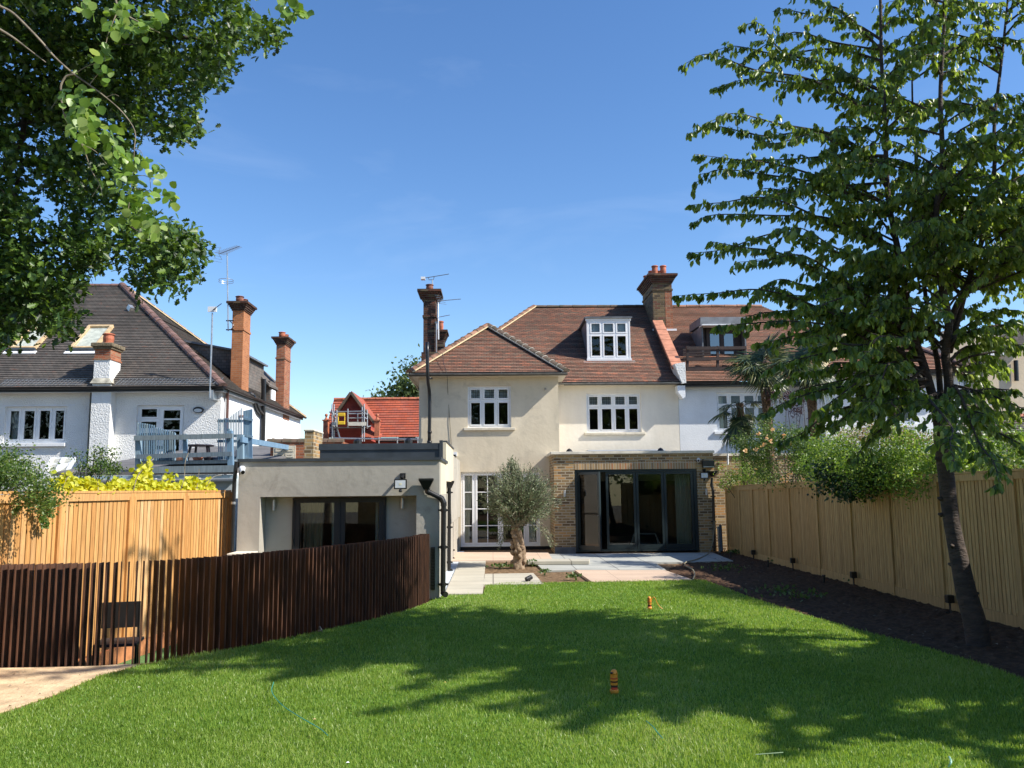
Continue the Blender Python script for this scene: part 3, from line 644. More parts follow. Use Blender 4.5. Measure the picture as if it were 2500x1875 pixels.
def curtain(parent, x0, x1, z0, z1, Y, mat, folds=7, taper=0.0, name='curtain'):
    mb = MB(); n = folds * 6; m = 6; vs = []
    for j in range(m + 1):
        t = j / m; k = 1 - taper * math.sin(math.pi * min(1, t * 1.1) * .5) if taper else 1
        for i in range(n + 1):
            u = i / n; x = x0 + (x1 - x0) * u * k; vs.append((x, Y + .035 * math.sin(u * folds * 2 * math.pi), z1 + (z0 - z1) * t))
    fs = [(j * (n + 1) + i, j * (n + 1) + i + 1, (j + 1) * (n + 1) + i + 1, (j + 1) * (n + 1) + i) for j in range(m) for i in range(n)]
    return mb.add(vs, fs).build(name, mat, parent, smooth=True)
def gutter(name, parent, a, b, mat, r=.055):
    a, b = Vector(a), Vector(b); d = (b - a).normalized(); sd = d.cross(Vector((0, 0, 1))).normalized(); vs = []
    for p in (a, b):
        for j in range(9): t = math.pi + math.pi * j / 8; vs.append(p + sd * (r * math.cos(t)) + Vector((0, 0, r * math.sin(t))))
        for j in range(9): t = 2 * math.pi - math.pi * j / 8; vs.append(p + sd * (r * .88 * math.cos(t)) + Vector((0, 0, r * .88 * math.sin(t))))
    mb = MB(); mb.add(vs, [(i, (i + 1) % 18, 18 + (i + 1) % 18, 18 + i) for i in range(18)] + [tuple(range(18))[::-1], tuple(range(18, 36))])
    L = (b - a).length
    for k in range(int(L / .9) + 1): q = a + d * min(L - .02, .1 + k * .9); mb.obox(q - d * .012, q + d * .012, r * 2.25, .02)
    return mb.build(name, mat, parent)
def chimney_stack(parent, x0, x1, y0, y1, z0, z1, mat, matcap, name='chimney', cap=.13, neck=.55, capn=4, band=True):
    mb = MB(); mb.box(x0, x1, y0, y1, z0, z1 - .3)
    if band: mb.box(x0 - .03, x1 + .03, y0 - .03, y1 + .03, z1 - neck - .09, z1 - neck - .02)
    c = mb.build(name, mat, parent); m2 = MB()
    for k in range(capn): e = cap * (k + 1) / capn; h0 = z1 - .32 + .06 * k; m2.box(x0 - e * .8, x1 + e * .8, y0 - e * .8, y1 + e * .8, h0, h0 + .061)
    e = cap * 1.15; m2.box(x0 - e, x1 + e, y0 - e, y1 + e, z1 - .32 + .06 * capn + .001, z1)
    m2.build('chimney_cap', matcap, c)
    return c
def pot(parent, x, y, z, h, r, mat, n=16):
    MB().lathe((x, y, z), [(r * 1.05, 0), (r * 1.05, .03), (r * .88, .06), (r, h * .5), (r * .92, h * .86), (r * 1.12, h * .89), (r * 1.12, h * .95), (r * .95, h), (r * .72, h), (r * .7, h * .6)], n).build('chimney_pot', mat, parent, smooth=False)

# ================================================================ MAIN HOUSE
YW, YM, YE = 25.0, 26.8, 23.2
XL, XR = PY(1023, 1000, YW).x, PY(1364, 1000, YW).x
house = thing('house', 'cream rendered two storey house with red tiled hipped roof and white windows', 'house', ((XL + 6.05) / 2, YM, 0))
XPAR = 6.07
# walls with openings
wi = (PY(1142, 1000, YW + .1).x, PY(1247.6, 1000, YW + .1).x, PY(1195, 1044.5, YW + .1).z, PY(1195, 943, YW + .1).z)
fr = (PY(1125.5, 1250, YW + .1).x, PY(1318, 1250, YW + .1).x, .10, PY(1220, 1151.5, YW + .1).z)
ze_w = PY(1190, 912, 24.68).z
wall_y(XL, XR, -.3, ze_w, YW, .3, [wi, fr]).build('wing_wall', m_cream, house)
MB().box(XL, XL + .3, YW + .301, 32, -.3, ze_w - .01).box(XR - .3, XR - .002, YW + .301, YM + .2, -.3, ze_w - .01).build('side_wall', m_cream, house)
mi_ = (PY(1431, 1000, YM + .1).x, PY(1563.5, 1000, YM + .1).x, PY(1500, 1056, YM + .1).z, PY(1500, 961, YM + .1).z)
ze_m = PY(1500, 935, 26.48).z
wall_y(XR - .01, XPAR, 2.0, ze_m, YM, .3, [mi_]).build('main_wall', m_ivory, house)
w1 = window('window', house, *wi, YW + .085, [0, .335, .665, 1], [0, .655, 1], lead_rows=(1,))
MB().box(wi[0] - .12, wi[1] + .12, YW - .07, YW + .09, wi[2] - .085, wi[2] - .003).build('sill', m_sill, w1, bevel=.01)
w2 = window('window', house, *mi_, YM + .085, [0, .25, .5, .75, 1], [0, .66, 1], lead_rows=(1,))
MB().box(mi_[0] - .08, mi_[1] + .12, YM - .07, YM + .09, mi_[2] - .085, mi_[2] - .003).build('sill', m_sill, w2, bevel=.01)
curtain(w2, mi_[0] + .02, mi_[1], mi_[3] - .42, mi_[3] - .05, YM + .3, m_blind, 1, name='blind')
curtain(w1, wi[0] + .02, wi[1], wi[3] - .35, wi[3] - .05, YW + .3, m_blind, 1, name='blind')
# french doors with side lights
fd = window('french_doors', house, *fr, YW + .10, [0, .175, .5, .825, 1], [0, 1], fw=.05, sw=.055, munt={0: (1, 4), 1: (2, 4), 2: (2, 4), 3: (1, 4)}, room=False)
curtain(fd, fr[0] + .07, fr[0] + .40, .1, fr[3] - .03, YW + .20, m_curt, 5, .45)
curtain(fd, fr[1] - .42, fr[1] - .07, .1, fr[3] - .03, YW + .20, m_curt, 5, .2)
MB().box(fr[0] - .02, fr[1] + .4, YW - .05, YW + .12, -.2, .095).build('threshold', m_blackm, fd)
ib = MB(); X0, X1, Y0, Y1, Z0, Z1 = XL + .31, XR - .31, YW + .32, 29.5, .09, 2.5
for q in ([(X0, Y1, Z0), (X1, Y1, Z0), (X1, Y1, Z1), (X0, Y1, Z1)], [(X0, Y0, Z0), (X0, Y1, Z0), (X0, Y1, Z1), (X0, Y0, Z1)], [(X1, Y0, Z0), (X1, Y0, Z1), (X1, Y1, Z1), (X1, Y1, Z0)],
          [(X0, Y0, Z1), (X0, Y1, Z1), (X1, Y1, Z1), (X1, Y0, Z1)]): ib.poly(q)
ib.build('dining_room', m_room, house); MB().poly([(X0, Y0, Z0), (X1, Y0, Z0), (X1, Y1, Z0), (X0, Y1, Z0)]).build('floor_finish', m_floor, house)
# wing roof
pw_ = Vector((0, 24.66, ze_w + .03)); nw_ = Vector((0, -TP, 1)).normalized()
EL, ER, AP = PN(1000, 905, pw_, nw_), PN(1383, 909, pw_, nw_), PN(1190.5, 797, pw_, nw_)
EL.y = ER.y = pw_.y; EL.z = ER.z = pw_.z
roof = tiled('wing_roof', [EL, ER, AP], (1, 0, 0), m_tile, house)
pm_ = Vector((0, 26.46, ze_m + .03))
yv = pm_.y + (AP.z - pm_.z) / TP; RB = Vector((AP.x, yv, AP.z))
tiled('wing_roof_side', [ER, Vector((ER.x, pm_.y, pm_.z)), RB, AP], (0, 1, 0), m_tile, house)
tiled('wing_roof_side', [EL, AP, Vector((AP.x, 31, AP.z)), Vector((EL.x, 31, EL.z))], (0, 1, 0), m_tile, house)
# main roof
A = PN(1304, 750, pm_, nw_); YR, ZR = A.y, A.z; run = YR - pm_.y
ML = Vector((EL.x, pm_.y, pm_.z)); MRt = Vector((XPAR, YR, ZR)); MRb = Vector((XPAR, pm_.y, pm_.z))
tiled('main_roof', [ML, MRb, MRt, A], (1, 0, 0), m_tile, house)
MB().poly([MRt, A, ML, Vector((ML.x, YR + run, pm_.z)), Vector((XPAR, YR + run, pm_.z))][0:1] + [A, Vector((A.x, YR + .01, ZR)), Vector((ML.x, YR + run, pm_.z)), Vector((XPAR, YR + run, pm_.z))]).poly([A, ML, Vector((ML.x, YR + run, pm_.z))]).build('rear_roof', m_tile, house)
hl = ridge_line('hip_tiles', EL + Vector((0, 0, .03)), AP + Vector((0, 0, .05)), m_hip, house, r=.145, bed=m_bed)
ridge_line('hip_tiles', ER + Vector((0, 0, .03)), AP + Vector((0, 0, .05)), m_hipd, house, r=.145, bed=plain('grey_mortar', (.40, .38, .33), .9), bedw=.03)
hyv = PN(1212, 810, pm_, nw_)
ridge_line('hip_tiles', hyv + Vector((0, 0, .03)), A + Vector((0, 0, .05)), m_hip, house, r=.12, bed=m_bed, bedw=.03)
ridge_line('ridge_tiles', A + Vector((0, 0, .02)), MRt + Vector((0, 0, .02)), m_hipd, house, r=.11, seg=.45)
ridge_line('ridge_tiles', AP + Vector((0, 0, .02)), RB + Vector((0, 0, .02)), m_hipd, house, r=.11, seg=.45)
# eaves
gutter('gutter', house, (EL.x - .05, 24.60, ze_w + .0), (ER.x + .03, 24.60, ze_w + .0), m_gutter)
gutter('gutter', house, (XR + .1, 26.40, ze_m + .0), (XPAR - .02, 26.40, ze_m + .0), m_gutter)
MB().box(EL.x, ER.x, 24.67, YW - .001, ze_w - .06, ze_w - .03).box(XR + .01, XPAR, 26.47, YM - .001, ze_m - .06, ze_m - .03).box(EL.x, XL - .001, YW, 31, ze_w - .06, ze_w - .03).box(XR + .001, ER.x, YW, 26.46, ze_w - .06, ze_w - .03).build('soffit', m_green, house)
MB().box(EL.x, ER.x, 24.655, 24.668, ze_w - .07, ze_w + .03).box(XR + .3, XPAR, 26.455, 26.468, ze_m - .07, ze_m + .03).build('fascia', m_blackm, house)
MB().box(EL.x - .02, EL.x - .001, 24.67, 31, ze_w - .1, ze_w + .03).build('fascia', m_green, house)
# soil pipe, cable
sp = [PY(1043, 835, 24.48), PY(1044.5, 925, 24.48), PY(1048, 955, 24.85), PY(1049, 1000, 24.86), PY(1048, 1084, 24.86)]
pp = MB().tube(curve(sp, 4), .052, 10); pp.tube([PY(1049, 1052, 24.86), PY(1049, 1058, 24.86)], .066, 10); pp.tube([PY(1048.4, 1076, 24.86), PY(1048, 1084, 24.86)], .075, 10); pp.tube([PY(1043, 922, 24.48), PY(1055, 924, 24.55)], .03, 6)
pp.build('soil_pipe', m_black, house, smooth=True)
MB().tube(curve([PY(1080, 862, 25.3), PY(1084, 890, 24.85), PY(1091, 915, 24.57), PY(1093, 950, YW - .02), PY(1098, 1030, YW - .02), PY(1103, 1100, YW - .02), PY(1106, 1107, YW - .05)], 6), .007, 5).build('cable', m_black, house)
MB().box(*[PY(1104, 1110, YW - .01).x, PY(1116, 1110, YW - .01).x], YW - .15, YW, PY(1110, 1114, YW).z, PY(1110, 1104, YW).z).build('junction_box', m_wpaint, house)
MB().tube([PY(1331, 948, YW - .04), PY(1332, 953, YW - .1)], .03, 8).build('vent_hook', m_metal, house)
# dormer
Pd = PN(1486, 879, pm_, nw_); YD = Pd.y
dx0, dx1 = PY(1434, 820, YD).x, PY(1537, 820, YD).x; dz0, dz1 = Pd.z + .02, PY(1486, 774, YD).z
ybk = pm_.y + (dz1 - pm_.z) / TP
dm = MB().prism([(dx0, YD + .02, dz0), (dx0, ybk + .1, dz1 - .06), (dx0, YD + .02, dz1 - .06)], (.06, 0, 0)).build('dormer', m_lead, house)
MB().prism([(dx1 - .06, YD + .02, dz0), (dx1 - .06, ybk + .1, dz1 - .06), (dx1 - .06, YD + .02, dz1 - .06)], (.06, 0, 0)).build('cheek', m_lead, dm)
MB().box(dx0 - .09, dx1 + .09, YD - .09, ybk + .3, dz1 - .055, dz1 + .0).build('dormer_roof', m_lead, dm)
MB().box(dx0 - .05, dx1 + .05, YD - .04, YD + .08, dz1 - .13, dz1 - .058).box(dx0 - .02, dx0 + .03, YD - .03, YD + .018, dz0, dz1 - .06).box(dx1 - .03, dx1 + .02, YD - .03, YD + .018, dz0, dz1 - .06).box(dx0 - .04, dx1 + .04, YD - .07, YD + .05, dz0 - .05, dz0 + .03).build('dormer_surround', m_wpaint, dm)
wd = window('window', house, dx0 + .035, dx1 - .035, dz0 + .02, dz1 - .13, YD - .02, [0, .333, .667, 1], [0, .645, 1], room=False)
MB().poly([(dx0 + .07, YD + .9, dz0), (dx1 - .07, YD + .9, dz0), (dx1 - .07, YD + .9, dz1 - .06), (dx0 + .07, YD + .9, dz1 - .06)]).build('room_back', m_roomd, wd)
curtain(wd, dx0 + .1, dx1 - .1, dz0 + (dz1 - dz0) * .67, dz1 - .2, YD + .12, m_blind, 1, name='blind')
MB().prism([(dx0 - .15, YD - .16, dz0 - .05 - .1), (dx1 + .15, YD - .16, dz0 - .15), (dx1 + .15, YD + .02, dz0 - .02), (dx0 - .15, YD + .02, dz0 - .02)], Vector((0, -TP, 1)) * .012).build('lead_apron', m_wpaint, dm)
# party wall parapet and big stack
MB()
Yc = PN(1618, 806, pm_, nw_).y
cx0, cx1 = PY(1595, 760, Yc).x, PY(1642, 760, Yc).x; ct = PY(1618, 670, Yc).z
def zr(y): return pm_.z + (y - pm_.y) * TP
ch = chimney_stack(house, cx0, cx1, Yc, Yc + 2.0, zr(Yc) - .3, ct, m_sootyel, m_sootbr, cap=.17, neck=.52, capn=4)
MB().box(cx1 - .26, cx1 + .004, Yc - .004, Yc + .5, zr(Yc) - .1, ct - .6).build('red_brick_quoin', m_redbr, ch)
MB().box(cx0 - .05, cx1 + .12, Yc - .05, Yc + .05, zr(Yc) - .12, zr(Yc) + .04).build('flashing', m_wpaint, ch)
pz = ct
for j, yy in enumerate((Yc + .28, Yc + .95, Yc + 1.65)):
    for xx in ((cx0 + .16, cx0 + .47) if j < 2 else (cx0 + .1, cx0 + .42)): pot(ch, xx, yy, pz - .02, .42 if j == 0 else .40, .115, m_pot)
pf = MB(); xa = XPAR - .17
def zroof(y): return zr(y)
pf.prism([(xa, 26.9, zr(26.9) - .2), (xa, Yc + .02, zr(Yc) - .2), (xa, Yc + .02, zr(Yc) + .30), (xa, 26.9, zr(26.9) + .30)], (.30, 0, 0)); pw2 = pf.build('party_parapet', m_sootbr, house)
cp = MB(); n_ = 9
for i in range(n_):
    ya = 26.62 + (Yc - 26.62) * i / n_; yb = 26.62 + (Yc - 26.62) * (i + 1) / n_ - .012
    cp.obox((xa + .15, ya, zr(ya) + .34 + .002 * (i % 2)), (xa + .15, yb, zr(yb) + .34 + .002 * (i % 2)), .37, .085)
cp.build('parapet_coping', m_cope, pw2, bevel=.012)
zk = lambda py: PY(1660, py, 26.3).z
kn = MB().prism([(xa - .03, 26.3, zk(888)), (xa + .32, 26.3, zk(884)), (xa + .33, 26.3, zk(935)), (xa + .20, 26.3, zk(936))][::-1], (0, .6, 0)).build('kneeler', m_pebble, pw2)
MB().prism([(xa + .06, 26.42, zk(940)), (xa + .32, 26.42, zk(940)), (xa + .32, 26.42, zk(967)), (xa + .24, 26.42, zk(972)), (xa + .08, 26.42, zk(955))][::-1], (0, .37, 0)).build('corbel', m_white, pw2)
# left stacks of the house
Ys = 27.6; lx0, lx1 = PY(1033.5, 800, Ys).x, PY(1063.5, 800, Ys).x; lt = PY(1050, 708, Ys).z
c2 = chimney_stack(house, lx0, lx1, Ys, Ys + .9, 4.5, lt, m_sootbr, m_sootbr, cap=.17, neck=.85)
MB().box(lx0 - .06, lx1 + .06, Ys - .05, Ys + .95, 4.5, PY(1050, 860, Ys).z).build('chimney_shoulder', m_sootbr, c2)
pot(c2, lx0 + .19, Ys + .25, lt - .02, .27, .125, m_potd)
Y3 = 30.4; c3 = chimney_stack(house, PY(1060, 850, Y3).x, PY(1084, 850, Y3).x, Y3, Y3 + .8, 4.5, PY(1080, 806, Y3).z, m_sootbr, m_sootbr, cap=.12)
pot(c3, PY(1075, 850, Y3).x, Y3 + .3, PY(1080, 806, Y3).z - .02, .42, .10, m_pot)
# ================================================================ BRICK EXTENSION
ex0, ex1 = PY(1354, 1250, YE).x, XPAR + .1
zc_t = PY(1500, 1108.5, YE).z; bf = (PY(1404, 1250, YE + .05).x, PY(1704, 1250, YE + .05).x, .05, PY(1550, 1145.5, YE + .05).z)
ext = thing('brick_extension', 'single storey yellow brick extension with dark framed folding glass doors', 'extension', ((ex0 + ex1) / 2, YE, 0))
zs_ = PY(1550, 1126.5, YE).z
wall_y(ex0, ex1, -.1, zs_, YE, .28, [(bf[0], bf[1], -.1, bf[3])]).build('front_wall', m_yellow, ext)
MB().box(ex0 - .0, ex1, YE - .012, YE + .2, zs_ + .001, zc_t - .001).build('brick_band', m_yellow, ext)
sm = MB().box(bf[0], bf[1] - .02, YE - .006, YE + .1, bf[3], zs_ - .003); sm.build('soldier_course', m_soldier, ext)
MB().box(ex0, ex0 + .28, YE + .281, YW - .01, -.1, zc_t - .002).build('side_wall', m_yellow, ext)
MB().box(ex1 - .28, ex1, YE + .281, YM - .01, -.1, zc_t - .002).build('side_wall', m_yellow, ext)
MB().box(ex0 - .005, bf[0] - .01, YE - .02, YE + .1, -.1, .18).build('plinth', m_lead, ext)
MB().box(ex0 - .09, ex1 + .02, YE - .10, YE + .25, zc_t, zc_t + .075).box(ex0 - .09, ex0 + .25, YE + .251, YW - .01, zc_t, zc_t + .073).build('coping', m_stone, ext, bevel=.008)
MB().box(ex0 + .28, ex1 - .05, YE + .26, YM - .01, zc_t - .22, zc_t - .12).build('flat_roof', m_anth, ext)
# room behind the glass
rm = MB(); X0, X1, Y0, Y1, Z0, Z1 = ex0 + .29, ex1 - .29, YE + .30, 30.5, .05, zc_t - .25
for q in ([(X0, Y1, Z0), (X1, Y1, Z0), (X1, Y1, Z1), (X0, Y1, Z1)], [(X0, Y0, Z0), (X0, Y1, Z0), (X0, Y1, Z1), (X0, Y0, Z1)], [(X1, Y0, Z0), (X1, Y0, Z1), (X1, Y1, Z1), (X1, Y1, Z0)], [(X0, Y0, Z1), (X0, Y1, Z1), (X1, Y1, Z1), (X1, Y0, Z1)]): rm.poly(q)
rm.build('kitchen_room', m_room, ext); MB().poly([(X0, YE + .02, Z0), (X1, YE + .02, Z0), (X1, Y1, Z0), (X0, Y1, Z0)]).build('floor_finish', m_floor, ext)
# folding doors
fo = MB(); x0, x1, z0, z1 = bf; y = YE + .04
fo.box(x0, x1, y, y + .1, z1 - .07, z1); fo.box(x0, x1, y, y + .1, z0, z0 + .05); fo.box(x0, x0 + .07, y + .001, y + .099, z0 + .05, z1 - .07); fo.box(x1 - .09, x1, y + .001, y + .099, z0 + .05, z1 - .07)
bfd = fo.build('folding_door_frame', m_alu, ext)
def leaf(name, px0, px1, ang=0.0, hinge=None):
    mb = MB(); gl = MB(); w = .065
    a, b = px0, px1; c, d = z0 + .055, z1 - .075
    pieces = [(a, b, c, c + .12), (a, b, d - w, d), (a, a + w, c + .12, d - w), (b - w, b, c + .12, d - w)]
    for (p, q, r, s_) in pieces: mb.box(p, q, y + .02, y + .08, r, s_)
    gl.box(a + w - .004, b - w + .004, y + .047, y + .053, c + .116, d - w + .004)
    hd = MB().tube([(b - w / 2, y + .02, 1.05), (b - w / 2, y - .04, 1.05), (b - w / 2 - .11, y - .04, 1.05)], .01, 6)
    if ang:
        ca, sa = math.cos(ang), math.sin(ang); hx, hy = hinge
        for m_ in (mb, gl, hd): m_.v = [(hx + (p[0] - hx) * ca - (p[1] - hy) * sa, hy + (p[0] - hx) * sa + (p[1] - hy) * ca, p[2]) for p in m_.v]
    o = mb.build(name, m_alu, ext); gl.build('pane', m_glassb, o)
    if ang: hd.build('handle', m_black, o)
    return o
lw = (PY(1555, 1250, y).x - PY(1481, 1250, y).x)
leaf('door_leaf', x0 + .075, x0 + .075 + lw, R_(-52), (x0 + .08, y + .02))
for a, b in ((1481, 1554), (1555, 1622.5), (1623.5, 1695)): leaf('door_leaf', PY(a, 1250, y).x, PY(b, 1250, y).x)
curtain(ext, x1 - .55, x1 - .12, .1, z1 - .05, YE + .36, m_curt, 6, -.0)
# roof light and cowls
q0, q1 = PY(1432, 1106, 25.2), PY(1612, 1106, 25.2)
rl = MB().box(q0.x, q1.x, 24.6, 26.2, zc_t - .1, PY(1500, 1101, 24.6).z).build('roof_light', m_anth, ext)
MB().box(q0.x - .03, q1.x + .03, 24.57, 26.23, PY(1500, 1101, 24.6).z + .001, PY(1500, 1099, 24.6).z + .01).build('roof_light_trim', m_wpaint, rl)
for px in (1390, 1613):
    b = PY(px, 1108, 23.9); MB().lathe((b.x, 23.9, zc_t - .1), [(.045, 0), (.045, .2), (.10, .21), (.06, .27), (.01, .30)], 12).build('vent_cowl', m_black, ext)
# ================================================================ THINGS FIXED TO THE BRICK EXTENSION
def tube_light(label, p, group='up and down wall lights'):
    t = thing('wall_light', label, 'wall light', tuple(p), group); x, y_, z = p
    MB().lathe((x, y_ - .06, z - .09), [(.028, 0), (.03, .003), (.03, .177), (.028, .18)], 14).build('lamp_tube', m_metal, t, smooth=False)
    MB().box(x - .02, x + .02, y_ - .04, y_, z - .04, z + .04).build('bracket', m_metal, t)
tube_light('silver tube wall light on the yellow brick left of the folding doors', PY(1378, 1205, YE))
tube_light('silver tube wall light on the shaded brick right of the folding doors', PY(1723.5, 1201, YE))
def floodlight(label, p, s=1.0):
    x, y_, z = p; t = thing('floodlight', label, 'floodlight', (x, y_, z), 'black floodlights')
    b = MB().box(x - .11 * s, x + .11 * s, y_ - .16, y_ - .12, z - .085 * s, z + .085 * s).build('housing', m_black, t, bevel=.006)
    MB().box(x - .088 * s, x + .088 * s, y_ - .163, y_ - .161, z - .065 * s, z + .065 * s).build('lens', m_blind, t)
    MB().box(x - .022 * s, x + .022 * s, y_ - .1655, y_ - .1635, z - .018 * s, z + .018 * s).build('led_chip', plain('led', (.75, .72, .5), .5), t)
    MB().tube([(x + .02, y_ - .11, z + .10 * s), (x + .03, y_ - .05, z + .15 * s), (x + .03, y_, z + .15 * s)], .022, 8).box(x - .02, x + .07, y_ - .03, y_, z + .10 * s, z + .19 * s).build('bracket', m_black, t)
    MB().lathe((x, y_ - .14, z - .14 * s), [(.02, 0), (.03, .015), (.025, .04), (.012, .055)], 10).build('sensor', m_black, t)
floodlight('black floodlight on shaded brick at the right end of the extension', PY(1716.5, 1161, YE), 1.0)
def camera_(label, p, tip):
    x, y_, z = p; t = thing('security_camera', label, 'security camera', (x, y_, z), 'white security cameras')
    MB().tube([(x, y_, z), (x, y_ - .03, z)], .05, 12).build('mount', m_wpaint, t)
    d = (Vector(tip) - Vector((x, y_ - .06, z))).normalized(); a = Vector((x, y_ - .06, z)) - d * .03
    MB().tube([a, a + d * .03, a + d * .17], [.03, .042, .042], 14).build('camera_body', m_wpaint, t); MB().tube([a + d * .171, a + d * .175], .032, 14).build('lens', m_black, t)
camera_('white bullet security camera beside the soldier course of the brick extension', PY(1705, 1122, YE), tuple(PY(1698, 1128, YE) + Vector((0, -.3, 0))))
bx = thing('awning_box', 'small black box unit high on the brick right of the doors', 'wall box', tuple(PY(1728, 1133, YE)))
p, q = PY(1713, 1142, YE), PY(1741, 1125, YE)
MB().box(p.x, q.x, YE - .16, YE, p.z, q.z).build('casing', m_black, bx, bevel=.01); MB().box(p.x + .01, q.x - .02, YE - .17, YE - .165, p.z + .01, p.z + .03).build('trim', m_metal, bx)
MB().tube([PY(1716, 1121, YE - .1), PY(1717, 1124, YE - .1)], .035, 8).build('knob', m_black, bx)
def downpipe(label, pts, hop, r=.034, hopw=.13, hoph=.16, Yw=None, group='black rainwater downpipes', foot=True):
    t = thing('downpipe', label, 'downpipe', tuple(pts[-1]), group); mb = MB().tube(pts, r, 12)
    for i in range(1, len(pts) - 1): mb.tube([pts[i] - (pts[i] - pts[i - 1]).normalized() * .05, pts[i], pts[i] + (pts[i + 1] - pts[i]).normalized() * .05], r * 1.2, 12)
    a, b = pts[-2], pts[-1]
    if foot: e = b + Vector((.05, -.09, -.04)); mb.tube([b - Vector((0, 0, .01)), b + Vector((.01, -.02, -.03)), e], r * 1.1, 12)
    mb.build('pipe', m_black, t, smooth=False)
    h = Vector(hop); w = hopw
    MB().add([h + Vector(v) for v in ((-w, -w * .8, 0), (w, -w * .8, 0), (w, w * .5, 0), (-w, w * .5, 0), (-w, -w * .8, -.03), (w, -w * .8, -.03), (w, w * .5, -.03), (-w, w * .5, -.03), (-r, -r, -hoph), (r, -r, -hoph), (r, r, -hoph), (-r, r, -hoph))],
             [(0, 1, 2, 3), (0, 4, 5, 1), (1, 5, 6, 2), (2, 6, 7, 3), (3, 7, 4, 0), (4, 8, 9, 5), (5, 9, 10, 6), (6, 10, 11, 7), (7, 11, 8, 4), (11, 10, 9, 8)]).build('hopper', m_black, t)
    L = (a - b).length
    for k in range(3): q = b + (a - b) * (.06 + .42 * k); MB().tube([q, q + (a - b).normalized() * .05], r * 1.25, 12).box(q.x - r * 2, q.x + r * 2, q.y, q.y + .06, q.z + .01, q.z + .04).build('pipe_clip', m_black, t)
    return t
a = PY(1738, 1156, YE - .1)
downpipe('black downpipe with hopper beside the fence end at the brick extension', [PY(1738, 1166, YE - .08), PY(1737, 1185, YE - .08), PY(1741, 1200, YE - .08), PY(1744, 1346, YE - .08)], PY(1738, 1150, YE - .08), foot=False)
# trestle and bag inside the kitchen
tr = thing('trestle', 'pale metal trestle standing inside behind the folding doors', 'trestle', (4.2, 24.4, .05))
a, b, c, d = PY(1548, 1303, 24.4), PY(1600, 1303, 24.4), PY(1540, 1334, 24.2), PY(1613, 1334, 24.2)
MB().tube([a, b], .02, 6).build('top_bar', m_wpaint, tr)
for p, q in ((a, c), (b, d)):
    for dy in (-.2, .2): MB().tube([p, Vector((q.x, q.y + dy, .06))], .016, 6).build('leg', m_wpaint, tr)
o = MB().lathe(tuple(PY(1514, 1335, 24.0)[:2]) + (.05,), [(.22, 0), (.26, .04), (.18, .09), (.08, .12)], 9); o.v = [(x, y_ * 1.0, z + .01 * math.sin(x * 40)) for x, y_, z in o.v]
tag(o.build('bag', m_wpaint), 'white crumpled bag on the floor behind the folding doors', 'bag')
# garden hose
hp = [PY(1744, 1272, 22.9), PY(1743, 1300, 22.9), PZ(1738, 1332, .4) if False else PY(1738, 1332, 22.6), PZ(1728, 1352, .06), PZ(1702, 1365, .06), PZ(1676, 1372, .06), PZ(1672, 1380, .06), PZ(1690, 1390, .06), PZ(1696, 1402, .06), PZ(1692, 1414, .06)]
tag(MB().tube(curve(hp, 8), .014, 6).build('garden_hose', plain('hose_rubber', (.30, .27, .18), .6)), 'thin olive garden hose running from the wall onto the patio', 'hose')
# ================================================================ GREY GARDEN ROOM (left)
YG = 13.9
gx0, gx1 = PY(580, 1250, YG).x, PY(1073, 1200, YG).x
gzt = PY(800, 1126, YG).z; rz1 = PY(825, 1211.5, YG).z
rx0, rx1 = PY(633.6, 1280, YG).x, PY(1016.5, 1280, YG).x
gr = thing('garden_room', 'low flat roofed grey rendered garden room with dark double doors', 'garden room', ((gx0 + gx1) / 2, YG, -.4))
wall_y(gx0, gx1, -.46, gzt, YG, .34, [(rx0, rx1, -.46, rz1)]).build('front_wall', m_greyr, gr)
dx0_, dx1_ = PY(713, 1280, YG + .3).x, PY(942, 1280, YG + .3).x
wall_y(rx0 - .05, rx1 + .05, -.46, rz1 + .02, YG + .341, .25, [(dx0_, dx1_, -.46, rz1 - .02)]).build('recess_wall', m_greyr, gr)
fasc = MB().box(gx1 - .3, gx1, YG + .342, 15.95, PY(1073, 1207, YG).z, gzt).build('side_fascia', m_cream, gr)
MB().box(gx1 - .34, gx1 - .14, YG + .342, 25 - .01, -.3, PY(1073, 1207, YG).z - .002).build('side_wall', m_greyr, gr)
MB().box(gx0, gx0 + .25, YG + .342, 25, -.46, gzt).build('side_wall', m_greyr, gr)
MB().box(gx0 - .02, gx1 + .03, YG - .03, YG + .3, gzt + .001, gzt + .05).box(gx1 - .2, gx1 + .03, YG + .301, 15.98, gzt + .001, gzt + .05).build('roof_trim', m_anth, gr)
MB().box(gx0 + .1, gx1 - .1, YG + .3, 24.9, gzt - .1, gzt - .02).build('flat_roof', m_anth, gr)
# raised rear volume
Y2 = 16.3; ux0, ux1 = PY(781, 1100, Y2).x, PY(1088.5, 1100, Y2).x; uz = PY(930, 1084, Y2).z; uz2 = PY(1082, 1075, Y2).z
MB().box(ux0, PY(1073, 1100, Y2).x, Y2, Y2 + .3, gzt - .05, uz).build('upper_fascia', m_anth, gr)
MB().box(ux0 - .02, PY(1073, 1100, Y2).x - .002, Y2 - .02, Y2 + .3, uz - .11, uz + .01).build('upper_trim', m_anth, gr)
up = MB().box(PY(1073, 1100, Y2).x, ux1 - .06, Y2 - .03, Y2 + .1, gzt - .02, uz2).build('parapet_end', m_anth, gr)
MB().box(PY(1073, 1100, Y2).x, ux1, Y2 + .101, 19.4, 1.95, uz2 - .03).build('upper_side_wall', m_cream, gr)
MB().box(PY(1073, 1100, Y2).x - .01, ux1 + .02, Y2 + .101, 19.42, uz2 - .029, uz2 + .0).build('upper_cap', m_anth, gr)
MB().box(ux1 - .30, ux1 - .06, 19.41, 25 - .01, 1.0, uz2 - .12).build('rear_side_wall', m_greyr, gr)
